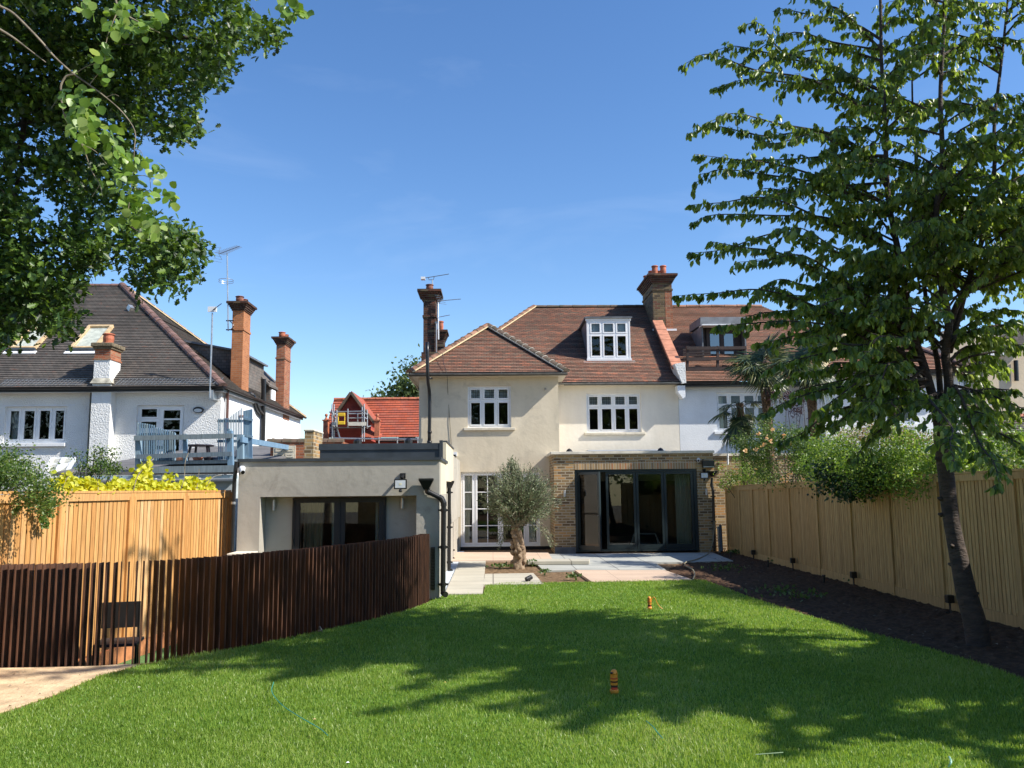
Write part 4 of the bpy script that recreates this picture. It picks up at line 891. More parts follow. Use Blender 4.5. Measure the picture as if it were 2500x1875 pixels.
MB().box(ux0 + .1, ux1 - .1, Y2 + .301, 24.9, uz - .12, uz - .06).build('upper_roof', m_anth, gr)
# doors
dr = MB(); y = YG + .30; z0 = -.42; z1 = rz1 - .025
xs = [dx0_, dx0_ + .0]
gl_l = (PY(731, 1280, y).x, PY(815, 1280, y).x); gl_r = (PY(842, 1280, y).x, PY(925, 1280, y).x); zt = PY(825, 1227, y).z
for (a, b, c, d) in ((dx0_, gl_l[0], z0, z1), (gl_l[1], gl_r[0], z0, z1), (gl_r[1], dx1_, z0, z1), (gl_l[0], gl_l[1], zt, z1), (gl_r[0], gl_r[1], zt, z1), (gl_l[0], gl_l[1], z0, z0 + .12), (gl_r[0], gl_r[1], z0, z0 + .12)): dr.box(a, b, y, y + .07, c, d)
m_navy = plain('dark_navy_frame', (.009, .012, .016), .5, var=.05)
do = dr.build('double_doors', m_navy, gr)
mid = (gl_l[1] + gl_r[0]) / 2
MB().box(mid - .012, mid + .012, y - .012, y + .001, z0, z1 - .05).box(dx0_ + .03, dx0_ + .045, y - .01, y + .001, z0, z1 - .04).box(dx1_ - .045, dx1_ - .03, y - .01, y + .001, z0, z1 - .04).build('door_bead', m_navy, do)
MB().box(gl_l[0], gl_l[1], y + .03, y + .036, z0 + .12, zt).box(gl_r[0], gl_r[1], y + .03, y + .036, z0 + .12, zt).build('pane', m_glass, do)
for zz in (zt - .05, .9, .4): MB().tube([(dx0_ + .02, y - .02, zz), (dx0_ + .02, y - .02, zz + .09)], .014, 6).build('hinge', m_black, do)
for zz in (zt - .05, .9, .4): MB().tube([(dx1_ - .02, y - .02, zz), (dx1_ - .02, y - .02, zz + .09)], .014, 6).build('hinge', m_black, do)
MB().tube([(gl_r[0] - .03, y - .03, .62), (gl_r[0] - .03, y - .05, .62), (gl_r[0] + .07, y - .05, .62)], .011, 6).box(gl_r[0] - .05, gl_r[0] - .01, y - .015, y, .5, .75).build('handle', m_black, do)
ib = MB(); X0, X1, Y0, Y1, Z0, Z1 = gx0 + .3, gx1 - .4, YG + .62, 18.5, -.42, rz1 + .1
for q in ([(X0, Y1, Z0), (X1, Y1, Z0), (X1, Y1, Z1), (X0, Y1, Z1)], [(X0, Y0, Z0), (X0, Y1, Z0), (X0, Y1, Z1), (X0, Y0, Z1)], [(X1, Y0, Z0), (X1, Y0, Z1), (X1, Y1, Z1), (X1, Y1, Z0)], [(X0, Y0, Z1), (X0, Y1, Z1), (X1, Y1, Z1), (X1, Y0, Z1)], [(X0, Y0, Z0), (X1, Y0, Z0), (X1, Y1, Z0), (X0, Y1, Z0)]): ib.poly(q)
ib.build('interior', plain('room_plaster', (.42, .36, .26), .9), gr)
curtain(gr, gl_l[0] - .02, gl_l[0] + .3, -.4, rz1 - .1, YG + .75, m_curt2, 4); curtain(gr, gl_l[1] - .12, gl_l[1] + .05, -.4, rz1 - .1, YG + .75, m_curt, 3); curtain(gr, gl_r[1] - .12, gl_r[1] + .04, -.4, rz1 - .1, YG + .75, m_curt, 3)
MB().box(PY(573, 1354, YG - .1).x, PY(625, 1354, YG - .1).x, YG - .5, YG - .001, -.46, PY(600, 1349, YG - .3).z).build('low_plinth', m_ivory, gr)
vg = MB(); p, q = PY(1052, 1440, YG - .02), PY(1062, 1336, YG - .02)
vg.box(p.x, q.x, YG - .03, YG - .002, p.z, q.z)
for k in range(14): zz = p.z + .03 + (q.z - p.z - .06) * k / 13; vg.box(p.x - .002, q.x + .002, YG - .045, YG - .03, zz, zz + .02)
vg.build('vent_grille', m_black, gr)
downpipe('black downpipe with square hopper and elbow at the corner of the grey garden room', [PY(1043, 1190, YG - .07), PY(1044, 1200, YG - .07), PY(1078, 1217, YG - .05), PY(1083, 1228, YG - .05), PY(1081.5, 1444, YG - .05)], PY(1041, 1168, YG - .1), r=.042, hopw=.12, hoph=.18)
dpA = PY(1098, 1190, 18.6)
downpipe('middle black downpipe with hopper between the garden room side and the path', [PY(1097, 1185, 18.6), PY(1096.5, 1388, 18.6)], PY(1098, 1174, 18.6), r=.038, hopw=.10, hoph=.16)
downpipe('far black downpipe with tall hopper where the garden room meets the cream house', [PY(1104, 1122, 21.6), PY(1103, 1360, 21.6)], PY(1104.5, 1110, 21.6), r=.038, hopw=.09, hoph=.16)
lb = PY(568, 1250, YG - .02)
tdp = thing('downpipe', 'thin black pipe down the left edge of the grey garden room', 'downpipe', (lb.x, YG, -.3), 'black rainwater downpipes')
MB().tube([PY(577, 1128, YG - .04), PY(572, 1175, YG - .04), PY(569, 1250, YG - .04), PY(565, 1370, YG - .04)], .032, 10).build('pipe', m_black, tdp); MB().tube([PY(570, 1225, YG - .04), PY(569.6, 1231, YG - .04)], .042, 10).build('pipe_clip', m_metal, tdp)
tube_light('silver tube wall light on the grey recess left of the dark doors', PY(670, 1233, YG + .34))
tube_light('silver tube wall light on the shaded grey recess right of the dark doors', PY(983, 1228, YG + .34))
floodlight('black floodlight on the lintel of the grey garden room', PY(980, 1182, YG), .95)
camera_('white bullet security camera at the top left corner of the garden room', PY(592, 1144, YG), tuple(PY(600, 1152, YG) + Vector((.02, -.2, -.03))))
# cowls on its roof
for i, (px, py) in enumerate(((873, 1083), (997, 1083))):
    b = PY(px, py, 18.0); t = thing('roof_cowl', ('black roof cowl left on the dark flat roof of the garden room', 'black roof cowl right on the dark flat roof, nearer the cream house')[i], 'roof vent', tuple(b), 'black roof cowls')
    MB().lathe((b.x, 18.0, uz - .08), [(.05, 0), (.05, .17), (.09, .18), (.09, .24), (.05, .28), (.02, .29)], 12).build('cowl', m_black, t)
p, q = PY(886, 1080, 17.6), PY(985, 1081, 17.6)
tag(MB().box(p.x, q.x, 17.4, 18.8, uz - .06, uz + .035).build('roof_light', m_lead, bevel=.01), 'flat lead framed roof light on the dark garden room roof', 'roof light')
tag(MB().add([(PY(832, 1120, Y2 - .1).x, Y2 - .2, gzt + .06), (PY(862, 1120, Y2 - .1).x, Y2 - .3, gzt + .05), (PY(866, 1119, Y2).x, Y2 - .1, gzt + .06), (PY(834, 1114, Y2).x, Y2 - .06, gzt + .12)], [(0, 1, 2, 3)]).build('felt_offcut', m_lead), 'grey offcut of roofing felt leaning on the dark upstand', 'roofing offcut')
# brick pier and small outbuilding
Yp = 17.2; p, q = PY(743, 1100, Yp).x, PY(765, 1100, Yp).x
pr = thing('brick_pier', 'yellow brick pier with pale cement cap beside the dark flat roof', 'pier', ((p + q) / 2, Yp, -.4))
MB().box(p, q, Yp, Yp + .9, -.4, PY(760, 1053, Yp).z).build('pier_shaft', m_yellow, pr); MB().box(p - .02, q + .02, Yp - .02, Yp + .92, PY(760, 1053, Yp).z + .001, PY(760, 1048, Yp).z).build('cap', m_stone, pr, bevel=.015)
MB().prism([(q, Yp + .93, 2.75), (q, Yp + 3.2, 2.62), (q, Yp + 3.2, 2.1), (q, Yp + .93, 2.1)], (-.22, 0, 0)).build('rear_wall', m_stone, pr)
Yo = 22.0; p, q = PY(660, 1100, Yo), PY(745, 1100, Yo)
ob = thing('outbuilding', 'small brick outbuilding with tiled coping and a white window', 'outbuilding', ((p.x + q.x) / 2, Yo, -.4))
oz = PY(700, 1080, Yo).z
MB().box(p.x, q.x + 1.0, Yo, Yo + 3, -.4, oz).build('wall', m_redbr, ob)
ridge_line('coping_tiles', (p.x - .1, Yo + .1, oz + .03), (q.x + 1.0, Yo + .1, oz + .03), m_hipd, ob, r=.13, seg=.4)
w_ = (PY(668, 1100, Yo).x, PY(722, 1100, Yo).x, PY(700, 1122, Yo).z, PY(700, 1088, Yo).z)
window('window', ob, *w_, Yo - .03, [0, .5, 1], [0, .5, 1], room=False, fw=.05, mat=m_sill); MB().box(w_[0], w_[1], Yo + .045, Yo + .06, w_[2], w_[3])

# ================================================================ WHITE PEBBLEDASHED HOUSE (left)
YH = 27.0
wh = thing('white_house', 'white pebbledashed house with dark weathered tiled roof and roof windows', 'house', (-14, YH, 0))
hcx = PY(537, 1050, YH).x; ze_h = PY(270, 946, 26.65).z
wa = (PY(15, 1030, YH + .1).x, PY(166, 1030, YH + .1).x, PY(90, 1082, YH + .1).z, PY(90, 993, YH + .1).z)
wb = (PY(336, 1030, YH + .1).x, PY(452, 1030, YH + .1).x, 2.55, PY(390, 990, YH + .1).z)
wall_y(-27, hcx, -.46, ze_h, YH, .3, [wa, wb]).build('rear_wall', m_pebble, wh)
MB().box(hcx - .3, hcx, YH + .301, 38.2, -.46, ze_h).build('side_wall', m_white, wh)
MB().box(hcx - .42, hcx + .006, YH - .006, YH + .2, -.46, ze_h - .002)
# smooth band under the eaves and round the windows
MB().box(wa[0] - .16, wa[1] + .25, YH - .012, YH + .01, wa[3] + .002, wa[3] + .06).build('lintel_band', m_white, wh)
w = window('window', wh, *wa, YH + .10, [0, .25, .5, .75, 1], [0, 1], fw=.07, sw=.06)
MB().box(wa[0] + .0 - .1, wa[1] + .03, YH - .10, YH + .11, wa[2] - .12, wa[2] - .004).build('sill', m_wpaint, w, bevel=.012)
curtain(w, wa[0] + .06, wa[0] + .42, wa[2], wa[3], YH + .3, m_blind, 4, .3); curtain(w, wa[1] - .28, wa[1] - .05, wa[2], wa[3], YH + .3, plain('wine_curtain', (.10, .035, .04), .9), 3)
w = window('balcony_door', wh, *wb, YH + .10, [0, .45, 1], [0, .60, .78, 1], fw=.06, sw=.05, skip=((1, 0), (1, 1), (1, 2)))
f2 = MB(); a, b = wb[0] + (wb[1] - wb[0]) * .47, wb[1] - .06; c, d = wb[2] + .06, wb[3] - .06
f2.box(a, b, YH + .08, YH + .16, c, c + .1); f2.box(a, b, YH + .08, YH + .16, d - .1, d); f2.box(a, a + .11, YH + .08, YH + .16, c + .1, d - .1); f2.box(b - .1, b, YH + .08, YH + .16, c + .1, d - .1)
f2.build('door_leaf', m_upvc, w); MB().poly([(a + .1, YH + .12, c + .09), (b - .09, YH + .12, c + .09), (b - .09, YH + .12, d - .09), (a + .1, YH + .12, d - .09)]).build('pane', m_glass, w)
# chimney breast and stack at the eaves
ca, cb = PY(222, 1000, YH - .35).x, PY(269, 1000, YH - .35).x; zc1 = PY(250, 936, YH - .35).z
br = MB().box(ca, cb, YH - .35, YH - .001, -.46, zc1).build('chimney_breast', m_pebble, wh)
sa, sb = PY(229, 900, YH - .35).x, PY(268, 900, YH - .35).x
MB().add([(ca - .05, YH - .42, zc1 + .001), (cb + .05, YH - .42, zc1 + .001), (cb + .05, YH + .45, zc1 + .001), (ca - .05, YH + .45, zc1 + .001), (sa, YH - .35, zc1 + .17), (sb, YH - .35, zc1 + .17), (sb, YH + .4, zc1 + .17), (sa, YH + .4, zc1 + .17)], [(3, 2, 1, 0), (4, 5, 6, 7), (0, 1, 5, 4), (1, 2, 6, 5), (2, 3, 7, 6), (3, 0, 4, 7)]).build('corbel', plain('stained_cement', (.50, .47, .38), .9, var=.25, scale=6), br)
zb1, zb2, zb3 = PY(250, 878, YH - .35).z, PY(250, 851, YH - .35).z, PY(250, 837, YH - .35).z
MB().box(sa, sb, YH - .35, YH + .4, zc1 + .171, zb1).build('stack_render', m_pebble, br)
MB().box(sa - .03, sb + .03, YH - .38, YH + .43, zb1 + .001, zb1 + .05).box(sa, sb, YH - .35, YH + .4, zb1 + .051, zb2 + .05).build('stack_brick', m_redbr, br)
MB().box(sa - .10, sb + .10, YH - .45, YH + .5, zb2 + .051, zb3).box(sa - .05, sb + .05, YH - .40, YH + .45, zb2 - .02, zb2 + .0505).build('stack_cap', plain('mossy_cap', (.22, .17, .11), .95, col2=(.10, .085, .05), scale=12, bump=1, bscale=40), br, bevel=.03)
pot(br, (sa + sb) / 2 + .03, YH - .05, zb3 - .01, .36, .17, m_pot)
# roof
ey = 26.6; EC = PY(545, 946, ey); EC = Vector((EC.x, ey, ze_h)); AL = PY(298, 697, ey + 5.84)
LF = Vector((-30, ey, ze_h)); LR = Vector((-30, AL.y, AL.z))
rfl = tiled('roof', [LF, EC, AL, LR], (1, 0, 0), m_dtile, wh, gauge=.115, lift=.035)
BK = Vector((EC.x, 2 * AL.y - ey, ze_h))
tiled('roof_side', [EC, BK, AL], (0, 1, 0), m_dtile, wh, gauge=.115, lift=.035)
ridge_line('hip_tiles', EC + Vector((0, 0, .03)), AL + Vector((0, 0, .05)), m_hipr, wh, r=.16, seg=.36)
ridge_line('hip_tiles', BK + Vector((0, 0, .03)), AL + Vector((0, 0, .05)), m_hip, wh, r=.13, seg=.36, bed=m_bed, bedw=.02)
ridge_line('ridge_tiles', LR, AL, m_hipr, wh, r=.13, seg=.4)
nh = (EC - LF).cross(AL - LF).normalized()
gutter('gutter', wh, (-27, ey - .05, ze_h), (EC.x + .05, ey - .05, ze_h), m_black, .075)
gutter('gutter', wh, (EC.x + .05, ey - .05, ze_h), (EC.x + .05, 38.2, ze_h), m_black, .06)
MB().box(-27, EC.x, ey + .02, ey + .04, ze_h - .14, ze_h + .02).box(EC.x - .04, EC.x - .02, ey + .05, 38, ze_h - .14, ze_h + .02).build('fascia', m_black, wh)
MB().box(-27, EC.x - .05, ey + .045, YH - .002, ze_h - .13, ze_h - .10).box(hcx + .002, EC.x - .05, YH, 38, ze_h - .13, ze_h - .10).build('soffit', m_white, wh)
# snow mesh along the eaves: thin wires on the slope
sn = MB(); upv = (AL - EC); upv = Vector((0, AL.y - ey, AL.z - ze_h)).normalized()
for xa, xb in ((PY(0, 940, ey).x, PY(205, 940, ey).x), (PY(282, 940, ey).x, PY(540, 940, ey).x)):
    for k in range(5): o_ = upv * (.02 + .09 * k) + nh * (.09 if nh.z > 0 else -.09); sn.tube([Vector((xa, ey, ze_h)) + o_, Vector((xb, ey, ze_h)) + o_], .006, 4)
    n = int((xb - xa) / .12)
    for k in range(n): xx = xa + (xb - xa) * k / n; sn.tube([Vector((xx, ey, ze_h)) + nh * .09, Vector((xx + .1, ey, ze_h)) + upv * .38 + nh * .09], .005, 4)
sn.build('gutter_guard_mesh', m_metal, wh)
m_skyg = glassmat('skylight_glass', (.92, .95, .95), 1.25)
m_pinef = plain('skylight_pine', (.58, .42, .24), .5, var=.15, scale=6)
for (bl, tr_, w_) in (((47, 856), (133, 806), 1), ((186, 856), (279, 800), 1)):
    b_, t_ = PN(*bl, EC, nh), PN(*tr_, EC, nh); up_ = Vector((0, (t_ - b_).y, (t_ - b_).z)); wx = .88; tx = t_.x
    c0 = Vector((tx - wx, b_.y, b_.z)); Lh = up_.length; uu = up_.normalized(); nn = nh if nh.z > 0 else -nh
    fb = MB()
    def bar(a0, a1, v0, v1): 
        pts = [c0 + Vector((a, 0, 0)) + uu * v for a, v in ((a0, v0), (a1, v0), (a1, v1), (a0, v1))]; fb.prism([p + nn * .01 for p in pts], nn * .12)
    bar(0, .09, 0, Lh); bar(wx - .09, wx, 0, Lh); bar(.09, wx - .09, Lh - .09, Lh); bar(.09, wx - .09, 0, .09)
    fo_ = fb.build('roof_window', m_pinef, wh)
    MB().poly([c0 + Vector((a, 0, 0)) + uu * v + nn * .09 for a, v in ((.08, .08), (wx - .08, .08), (wx - .08, Lh - .08), (.08, Lh - .08))]).build('pane', m_skyg, fo_)
    MB().poly([c0 + Vector((a, 0, 0)) + uu * v + nn * .045 for a, v in ((.08, .08), (wx - .08, .08), (wx - .08, Lh * .62), (.08, Lh * .62))]).poly([c0 + Vector((a, 0, 0)) + uu * v + nn * .04 for a, v in ((.08, Lh * .62), (wx - .08, Lh * .62), (wx - .08, Lh - .08), (.08, Lh - .08))]).build('blind', plain('cream_blind', (.66, .66, .58), .8), fo_)
    MB().prism([c0 + Vector((a, 0, 0)) + uu * v + nn * .01 for a, v in ((-.03, -.1), (wx + .03, -.1), (wx + .03, 0), (-.03, 0))], nn * .1).build('flashing', m_anth, fo_)
    MB().prism([c0 + Vector((a, 0, 0)) + uu * v + nn * .012 for a, v in ((-.1, -.26), (wx + .1, -.26), (wx + .1, -.1), (-.1, -.1))], nn * .035).build('lead_apron', m_wpaint, fo_)
vt = PN(316, 758, EC, nh); MB().obox(vt + nh * .02, vt + nh * .12 + Vector((.1, 0, .05)), .16, .2).build('roof_vent', m_metal, wh)
# stacks on the side slope
Y1s = 29.6; a, b = PY(565, 850, Y1s).x, PY(592.5, 850, Y1s).x
st = chimney_stack(wh, a, b, Y1s, Y1s + .85, 4.9, PY(580, 737, Y1s).z, m_orbr, m_sootbr, cap=.16, neck=.95)
pot(st, (a + b) / 2 - .02, Y1s + .2, PY(580, 737, Y1s).z - .02, .27, .14, m_potd); pot(st, (a + b) / 2 + .02, Y1s + .6, PY(580, 737, Y1s).z - .02, .25, .13, m_potd)
Y2s = 35.0; a, b = PY(673.5, 900, Y2s).x, PY(690, 900, Y2s).x
st2 = chimney_stack(wh, a, b + .08, Y2s, Y2s + 1.0, 4.8, PY(685, 823, Y2s).z, m_redbr, m_sootbr, cap=.16, neck=.85)
pot(st2, (a + b) / 2 + .02, Y2s + .25, PY(685, 823, Y2s).z - .02, .28, .14, m_pot); pot(st2, (a + b) / 2 + .06, Y2s + .7, PY(685, 823, Y2s).z - .02, .26, .13, m_pot)
dm2 = MB().prism([(-11.2, 30.4, 5.6), (-9.35, 30.4, 5.6), (-9.35, 30.4, 6.9), (-11.2, 30.4, 7.25)], (0, 3.6, 0)).build('side_dormer', m_dtile, wh)
MB().prism([(-11.3, 30.3, 7.26), (-9.2, 30.3, 6.86), (-9.2, 30.3, 6.93), (-11.3, 30.3, 7.34)], (0, 3.8, 0)).build('dormer_roof', m_lead, dm2)
dm3 = MB().box(-10.6, -9.1, 34.1, 36.6, 5.0, 6.3).build('side_dormer', m_dtile, wh); MB().prism([(-9.0, 33.6, 6.0), (-9.0, 36.9, 6.0), (-10.3, 36.9, 7.2), (-10.3, 33.6, 7.2)], (0, 0, .09)).build('dormer_roof', m_dtile, dm3); MB().box(-9.095, -9.05, 34.2, 34.8, 5.1, 5.95).build('white_cheek', m_white, dm3)
# side wall fittings
MB().tube(curve([(EC.x - .02, 27.15, ze_h - .06), (hcx + .09, 27.3, ze_h - .28), (hcx + .09, 27.4, ze_h - .6), (hcx + .09, 27.4, .2)], 5), .045, 8).build('downpipe', plain('brown_pipe', (.10, .04, .03), .5), wh)
MB().tube(curve([(hcx + .1, 31.6, ze_h + .9), (hcx + .1, 31.6, ze_h), (hcx + .12, 31.6, ze_h - .8), (hcx + .12, 31.6, 0)], 4), .085, 10).build('soil_pipe', m_black, wh)
MB().tube(curve([(hcx - .3, 30.2, ze_h + .12), (hcx + .05, 30.3, ze_h + .15), (hcx + .1, 30.9, ze_h - .3), (hcx + .1, 31.5, ze_h - .45)], 5), .08, 8).build('branch_pipe', m_black, wh)
MB().tube([(ca - .13, YH - .06, ze_h - .1), (ca - .13, YH - .06, .5)], .06, 10).build('downpipe', m_black, wh)
for (yy, z_, h_) in ((29.9, 3.7, .9), (33.4, 3.2, .7)): MB().box(hcx + .001, hcx + .02, yy, yy + .35, z_, z_ + h_).build('slit_window', m_room, wh)
for (yy, z_) in ((30.4, 2.55), (28.9, 2.2)): MB().box(hcx + .001, hcx + .02, yy, yy + .25, z_, z_ + .09).build('air_brick', m_redbr, wh)
MB().tube([(hcx, 29.0, ze_h - .75), (hcx + .25, 29.0, ze_h - .75)], .05, 8).build('flue', m_redbr, wh)
# bulkhead light, rust stain below the mast bracket
p = PY(485, 1001, YH - .02)
MB().lathe((0, 0, 0), [(.17, 0), (.17, .05), (.14, .07)], 16)
bl = MB(); bl.tube([(p.x, YH, p.z), (p.x, YH - .08, p.z)], .165, 18); bl.v = [(x, y_, p.z + (z - p.z) * .62) for x, y_, z in bl.v]; b1 = bl.build('bulkhead_light', m_black, wh)
bl = MB(); bl.tube([(p.x, YH - .08, p.z - .02), (p.x, YH - .10, p.z - .02)], .13, 16); bl.v = [(x, y_, p.z - .02 + (z - p.z + .02) * .45) for x, y_, z in bl.v]; bl.build('diffuser', m_blind, b1)
m_rust = plain('rust_stain', (.45, .22, .07), .9, var=.3, scale=8)
# aerials
def yagi(mb, a, b, n=12, half=.16, axis=Vector((0, 1, 0)), r=.006):
    a, b = Vector(a), Vector(b); mb.tube([a, b], .012, 5)
    for i in range(n): p = a.lerp(b, (i + .5) / n); h = half * (1 - .35 * i / n); mb.tube([p - axis * h, p + axis * h], r, 4)
ta = thing('tv_aerial', 'tall tv aerial mast with ring antenna on the left orange chimney', 'aerial', tuple(PY(557, 800, Y1s - .1)), 'rooftop tv aerials')
Ya = Y1s - .12; MB().tube([PY(557, 808, Ya), PY(554.5, 618, Ya)], .024, 8).build('mast', m_metal, ta)
m1 = MB(); yagi(m1, PY(535, 620, Ya), PY(585, 601, Ya), 14, .30, Vector((.25, .95, .1)), .007); m1.build('antenna', plain('aerial_dark', (.10, .09, .09), .5), ta)
m1 = MB()
for k in range(6):
    c_ = PY(533, 604 + k * 7, Ya); m1.tube([c_ + Vector((-.18, 0, .03)), c_ + Vector((.12, 0, -.03))], .006, 4)
m1.tube([PY(538, 603, Ya), PY(534, 620, Ya), PY(542, 634, Ya)], .01, 4); m1.build('reflector', m_metal, ta)
c_ = PY(552, 684, Ya); m1 = MB().tube([c_ + Vector((.25 * math.cos(t * math.pi / 10), .25 * math.sin(t * math.pi / 10), 0)) for t in range(21)], .010, 5, caps=False).tube([c_ + Vector((.25 * math.cos(t * math.pi / 10), .25 * math.sin(t * math.pi / 10), -.07)) for t in range(14)], .008, 5); m1.build('ring_antenna', m_metal, ta)
m1 = MB()
for py in (783, 805): m1.box(PY(552, py, Ya).x, PY(571, py, Ya).x, Ya - .02, Ya + .02, PY(555, py, Ya).z - .02, PY(555, py, Ya).z + .02)
m1.tube(curve([PY(562, 784, Ya - .05), PY(570, 795, Ya - .08), PY(564, 806, Ya - .05)], 5), .018, 6); m1.build('bracket', m_black, ta)
tb = thing('tv_aerial', 'thin pole aerial with small white antenna at the eaves corner of the white house', 'aerial', tuple(PY(513, 970, YH - .3)), 'rooftop tv aerials')
MB().tube([PY(512.5, 972, YH - .5), PY(518.5, 764, YH - .5)], .028, 8).build('mast', m_metal, tb)
p, q = PY(508, 762, YH - .5), PY(530, 749, YH - .5); MB().box(p.x, q.x, YH - .55, YH - .5, p.z, q.z).build('reflector', m_wpaint, tb); m1 = MB(); yagi(m1, PY(517, 759, YH - .52), PY(541, 741, YH - .7), 8, .05); m1.build('antenna', m_black, tb)
p, q = PY(510, 975, YH - .5), PY(521, 952, YH - .5); MB().box(p.x, q.x, YH - .5, YH - .001, p.z, q.z).build('bracket', m_metal, tb)
tc_ = thing('tv_aerial', 'tv aerial on a short mast above the dark chimney of the cream house', 'aerial', tuple(PY(1055, 700, Ys + .3)), 'rooftop tv aerials')
Yb = Ys + .3; MB().tube([PY(1056, 706, Yb), PY(1055.5, 683, Yb)], .02, 6).build('mast', m_metal, tc_); m1 = MB().tube([PY(1046, 678, Yb), PY(1047, 683, Yb), PY(1058, 683, Yb), PY(1060, 676, Yb)], .012, 5); yagi(m1, PY(1036, 679, Yb), PY(1096, 669, Yb), 22, .04); m1.build('antenna', plain('aerial_grey', (.12, .12, .13), .5), tc_)
p, q = PY(1028, 683, Yb), PY(1038, 677, Yb); MB().box(p.x, q.x, Yb - .1, Yb + .1, p.z, q.z).build('reflector', m_wpaint, tc_)
td = thing('tv_aerial', 'white aerial pole strapped to the right side of the dark chimney', 'aerial', tuple(PY(1070, 820, Ys)), 'rooftop tv aerials')
MB().tube([PY(1070.5, 829, Ys - .1), PY(1069.5, 738, Ys - .1)], .022, 6).build('mast', m_wpaint, td); m1 = MB(); yagi(m1, PY(1068, 735, Ys - .1), PY(1125, 730, Ys - .1), 16, .05); m2_ = MB(); yagi(m2_, PY(1072, 774, Ys - .1), PY(1098, 769, Ys - .1), 8, .04)
for k in range(5): c_ = PY(1070 + k * 3, 722 + k * 5, Ys - .1); m1.tube([c_ + Vector((-.12, 0, .02)), c_ + Vector((.12, 0, -.02))], .007, 4)
m1.build('antenna', m_metal, td); m2_.build('antenna', m_metal, td); MB().obox(PY(1063, 788, Ys - .06), PY(1071, 786, Ys - .1), .03, .05).tube([PY(1065, 790, Ys - .04), PY(1065.5, 865, Ys - .04)], .02, 6).build('bracket', m_metal, td)
# ================================================================ LEFT NEIGHBOUR'S LOW EXTENSION, BALCONY
YN = 17.6
nx0, nx1 = PY(160, 1160, YN).x, -5.4; nz = PY(400, 1150, YN).z
ne = thing('low_extension', 'single storey pale extension with grey felt roof behind the cedar fence', 'extension', ((nx0 + nx1) / 2, YN, -.4))
m_pblue = plain('pale_blue_render', (.50, .56, .58), .8, var=.1)
m_felt = plain('grey_felt', (.15, .145, .145), .9, var=.15, scale=2)
MB().box(nx0, nx1, YN + .2, YN + .4, -.46, nz - .12).box(nx1 - .2, nx1, YN + .401, 26.9, -.46, nz - .12).build('wall', m_pblue, ne)
MB().prism([(nx0 - .3, YN + .0, nz - .08), (nx1, YN + .0, nz - .08), (nx1, 26.63, PY(300, 1097, 26.6).z), (nx0 - .3, 26.63, PY(300, 1097, 26.6).z)], (0, 0, .07)).build('felt_roof', m_felt, ne)
MB().box(nx0, nx1 + .02, YN + .0, YN + .19, nz - .17, nz - .085).build('fascia_board', plain('blue_grey_board', (.24, .33, .38), .7), ne)
gutter('gutter', ne, (nx0, YN - .06, nz - .16), (nx1 + .03, YN - .06, nz - .16), m_wpaint, .065)
MB().box(PY(340, 1150, YN - .1).x, nx1, YN - .02, YN - .001, nz - .04, nz + .05).build('edge_trim', plain('weathered_trim', (.30, .36, .40), .8), ne)
# glazed lean-to beside it
gl = thing('glazed_lean_to', 'small glazed lean-to roof with white bars below the white house window', 'lean-to', tuple(PY(130, 1150, 20)))
g0, g1, g2, g3 = PY(112, 1152, 20.5), PY(165, 1152, 20.5), PY(183, 1121, 24), PY(128, 1121, 24)
MB().poly([g0, g1, g2, g3]).build('pane', plain('cloudy_polycarbonate', (.50, .50, .42), .3, var=.2), gl)
for p, q in ((g0, g3), (g1, g2), ((g0 + g1) / 2, (g2 + g3) / 2), (g3, g2), (g0.lerp(g3, .5), g1.lerp(g2, .5))): MB().obox(p + Vector((0, 0, .03)), q + Vector((0, 0, .03)), .09, .05).build('glazing_bar', m_wpaint, gl)
p, q = PY(120, 1163, 19.5), PY(184, 1124, 24); MB().tube([p, q], .05, 8).build('white_pipe', m_wpaint, gl)
# blue balcony
m_blue = boards('faded_blue_paint', [(.13, .23, .35), (.18, .29, .40), (.22, .33, .42), (.28, .37, .42)])
m_bgrey = boards('weathered_blue_grey', [(.15, .20, .25), (.21, .26, .29), (.26, .29, .31)])
bal = thing('balcony', 'weathered blue timber balcony with rails on the low extension roof', 'balcony', tuple(PY(450, 1145, YN)))
def bpx(mb, a, b, Y, w, h, rnd=None): mb.obox(PY(*a, Y), PY(*b, Y), w, h, rnd=rnd)
Zb = nz
dk = MB()
for k in range(20): yy = YN + .15 + k * .15; dk.box(PY(334, 1100, YN).x, nx1 - .05, yy, yy + .14, 2.42, 2.45)
dk.build('deck', m_bgrey, bal)
for (a, b, w_) in (((328, 1070), (568, 1064), .10), ((334, 1115), (566, 1108), .09)):
    m1 = MB(); bpx(m1, a, b, YN - .04, .05, w_); m1.build('rail', m_bgrey, bal)
m1 = MB(); bpx(m1, (338, 1148), (574, 1144), YN - .05, .08, .14); m1.build('beam', m_bgrey, bal); m1 = MB(); bpx(m1, (345, 1131), (562, 1127), YN + .05, .05, .07); m1.build('beam', m_bgrey, bal)
for (x, yt, yb, wd_) in ((338, 1066, 1152, .1), (452.5, 1060, 1131, .075), (564, 1052, 1144, .11), (588, 1062, 1124, .12)):
    Yq = YN + .06 if x < 580 else YN + .5
    p, q = PY(x, yb, Yq), PY(x - (3 if x == 564 else 0), yt, Yq); m1 = MB().obox(p, q, wd_, wd_, up=(0, 1, 0)); 
    m1.build('post', m_blue, bal)
m1 = MB().tube([PY(561, 1047, YN + .06), PY(560.5, 1053, YN + .06)], .05, 10); m1.build('finial', m_blue, bal)
m1 = MB().obox(PX(589, 1073, -5.36), PX(741, 1099, -5.36), .05, .12); m1.obox(PX(741, 1097, -5.36), PX(744, 1113, -5.36), .05, .3, up=(0, 1, 0)); m1.build('side_rail', m_blue, bal)
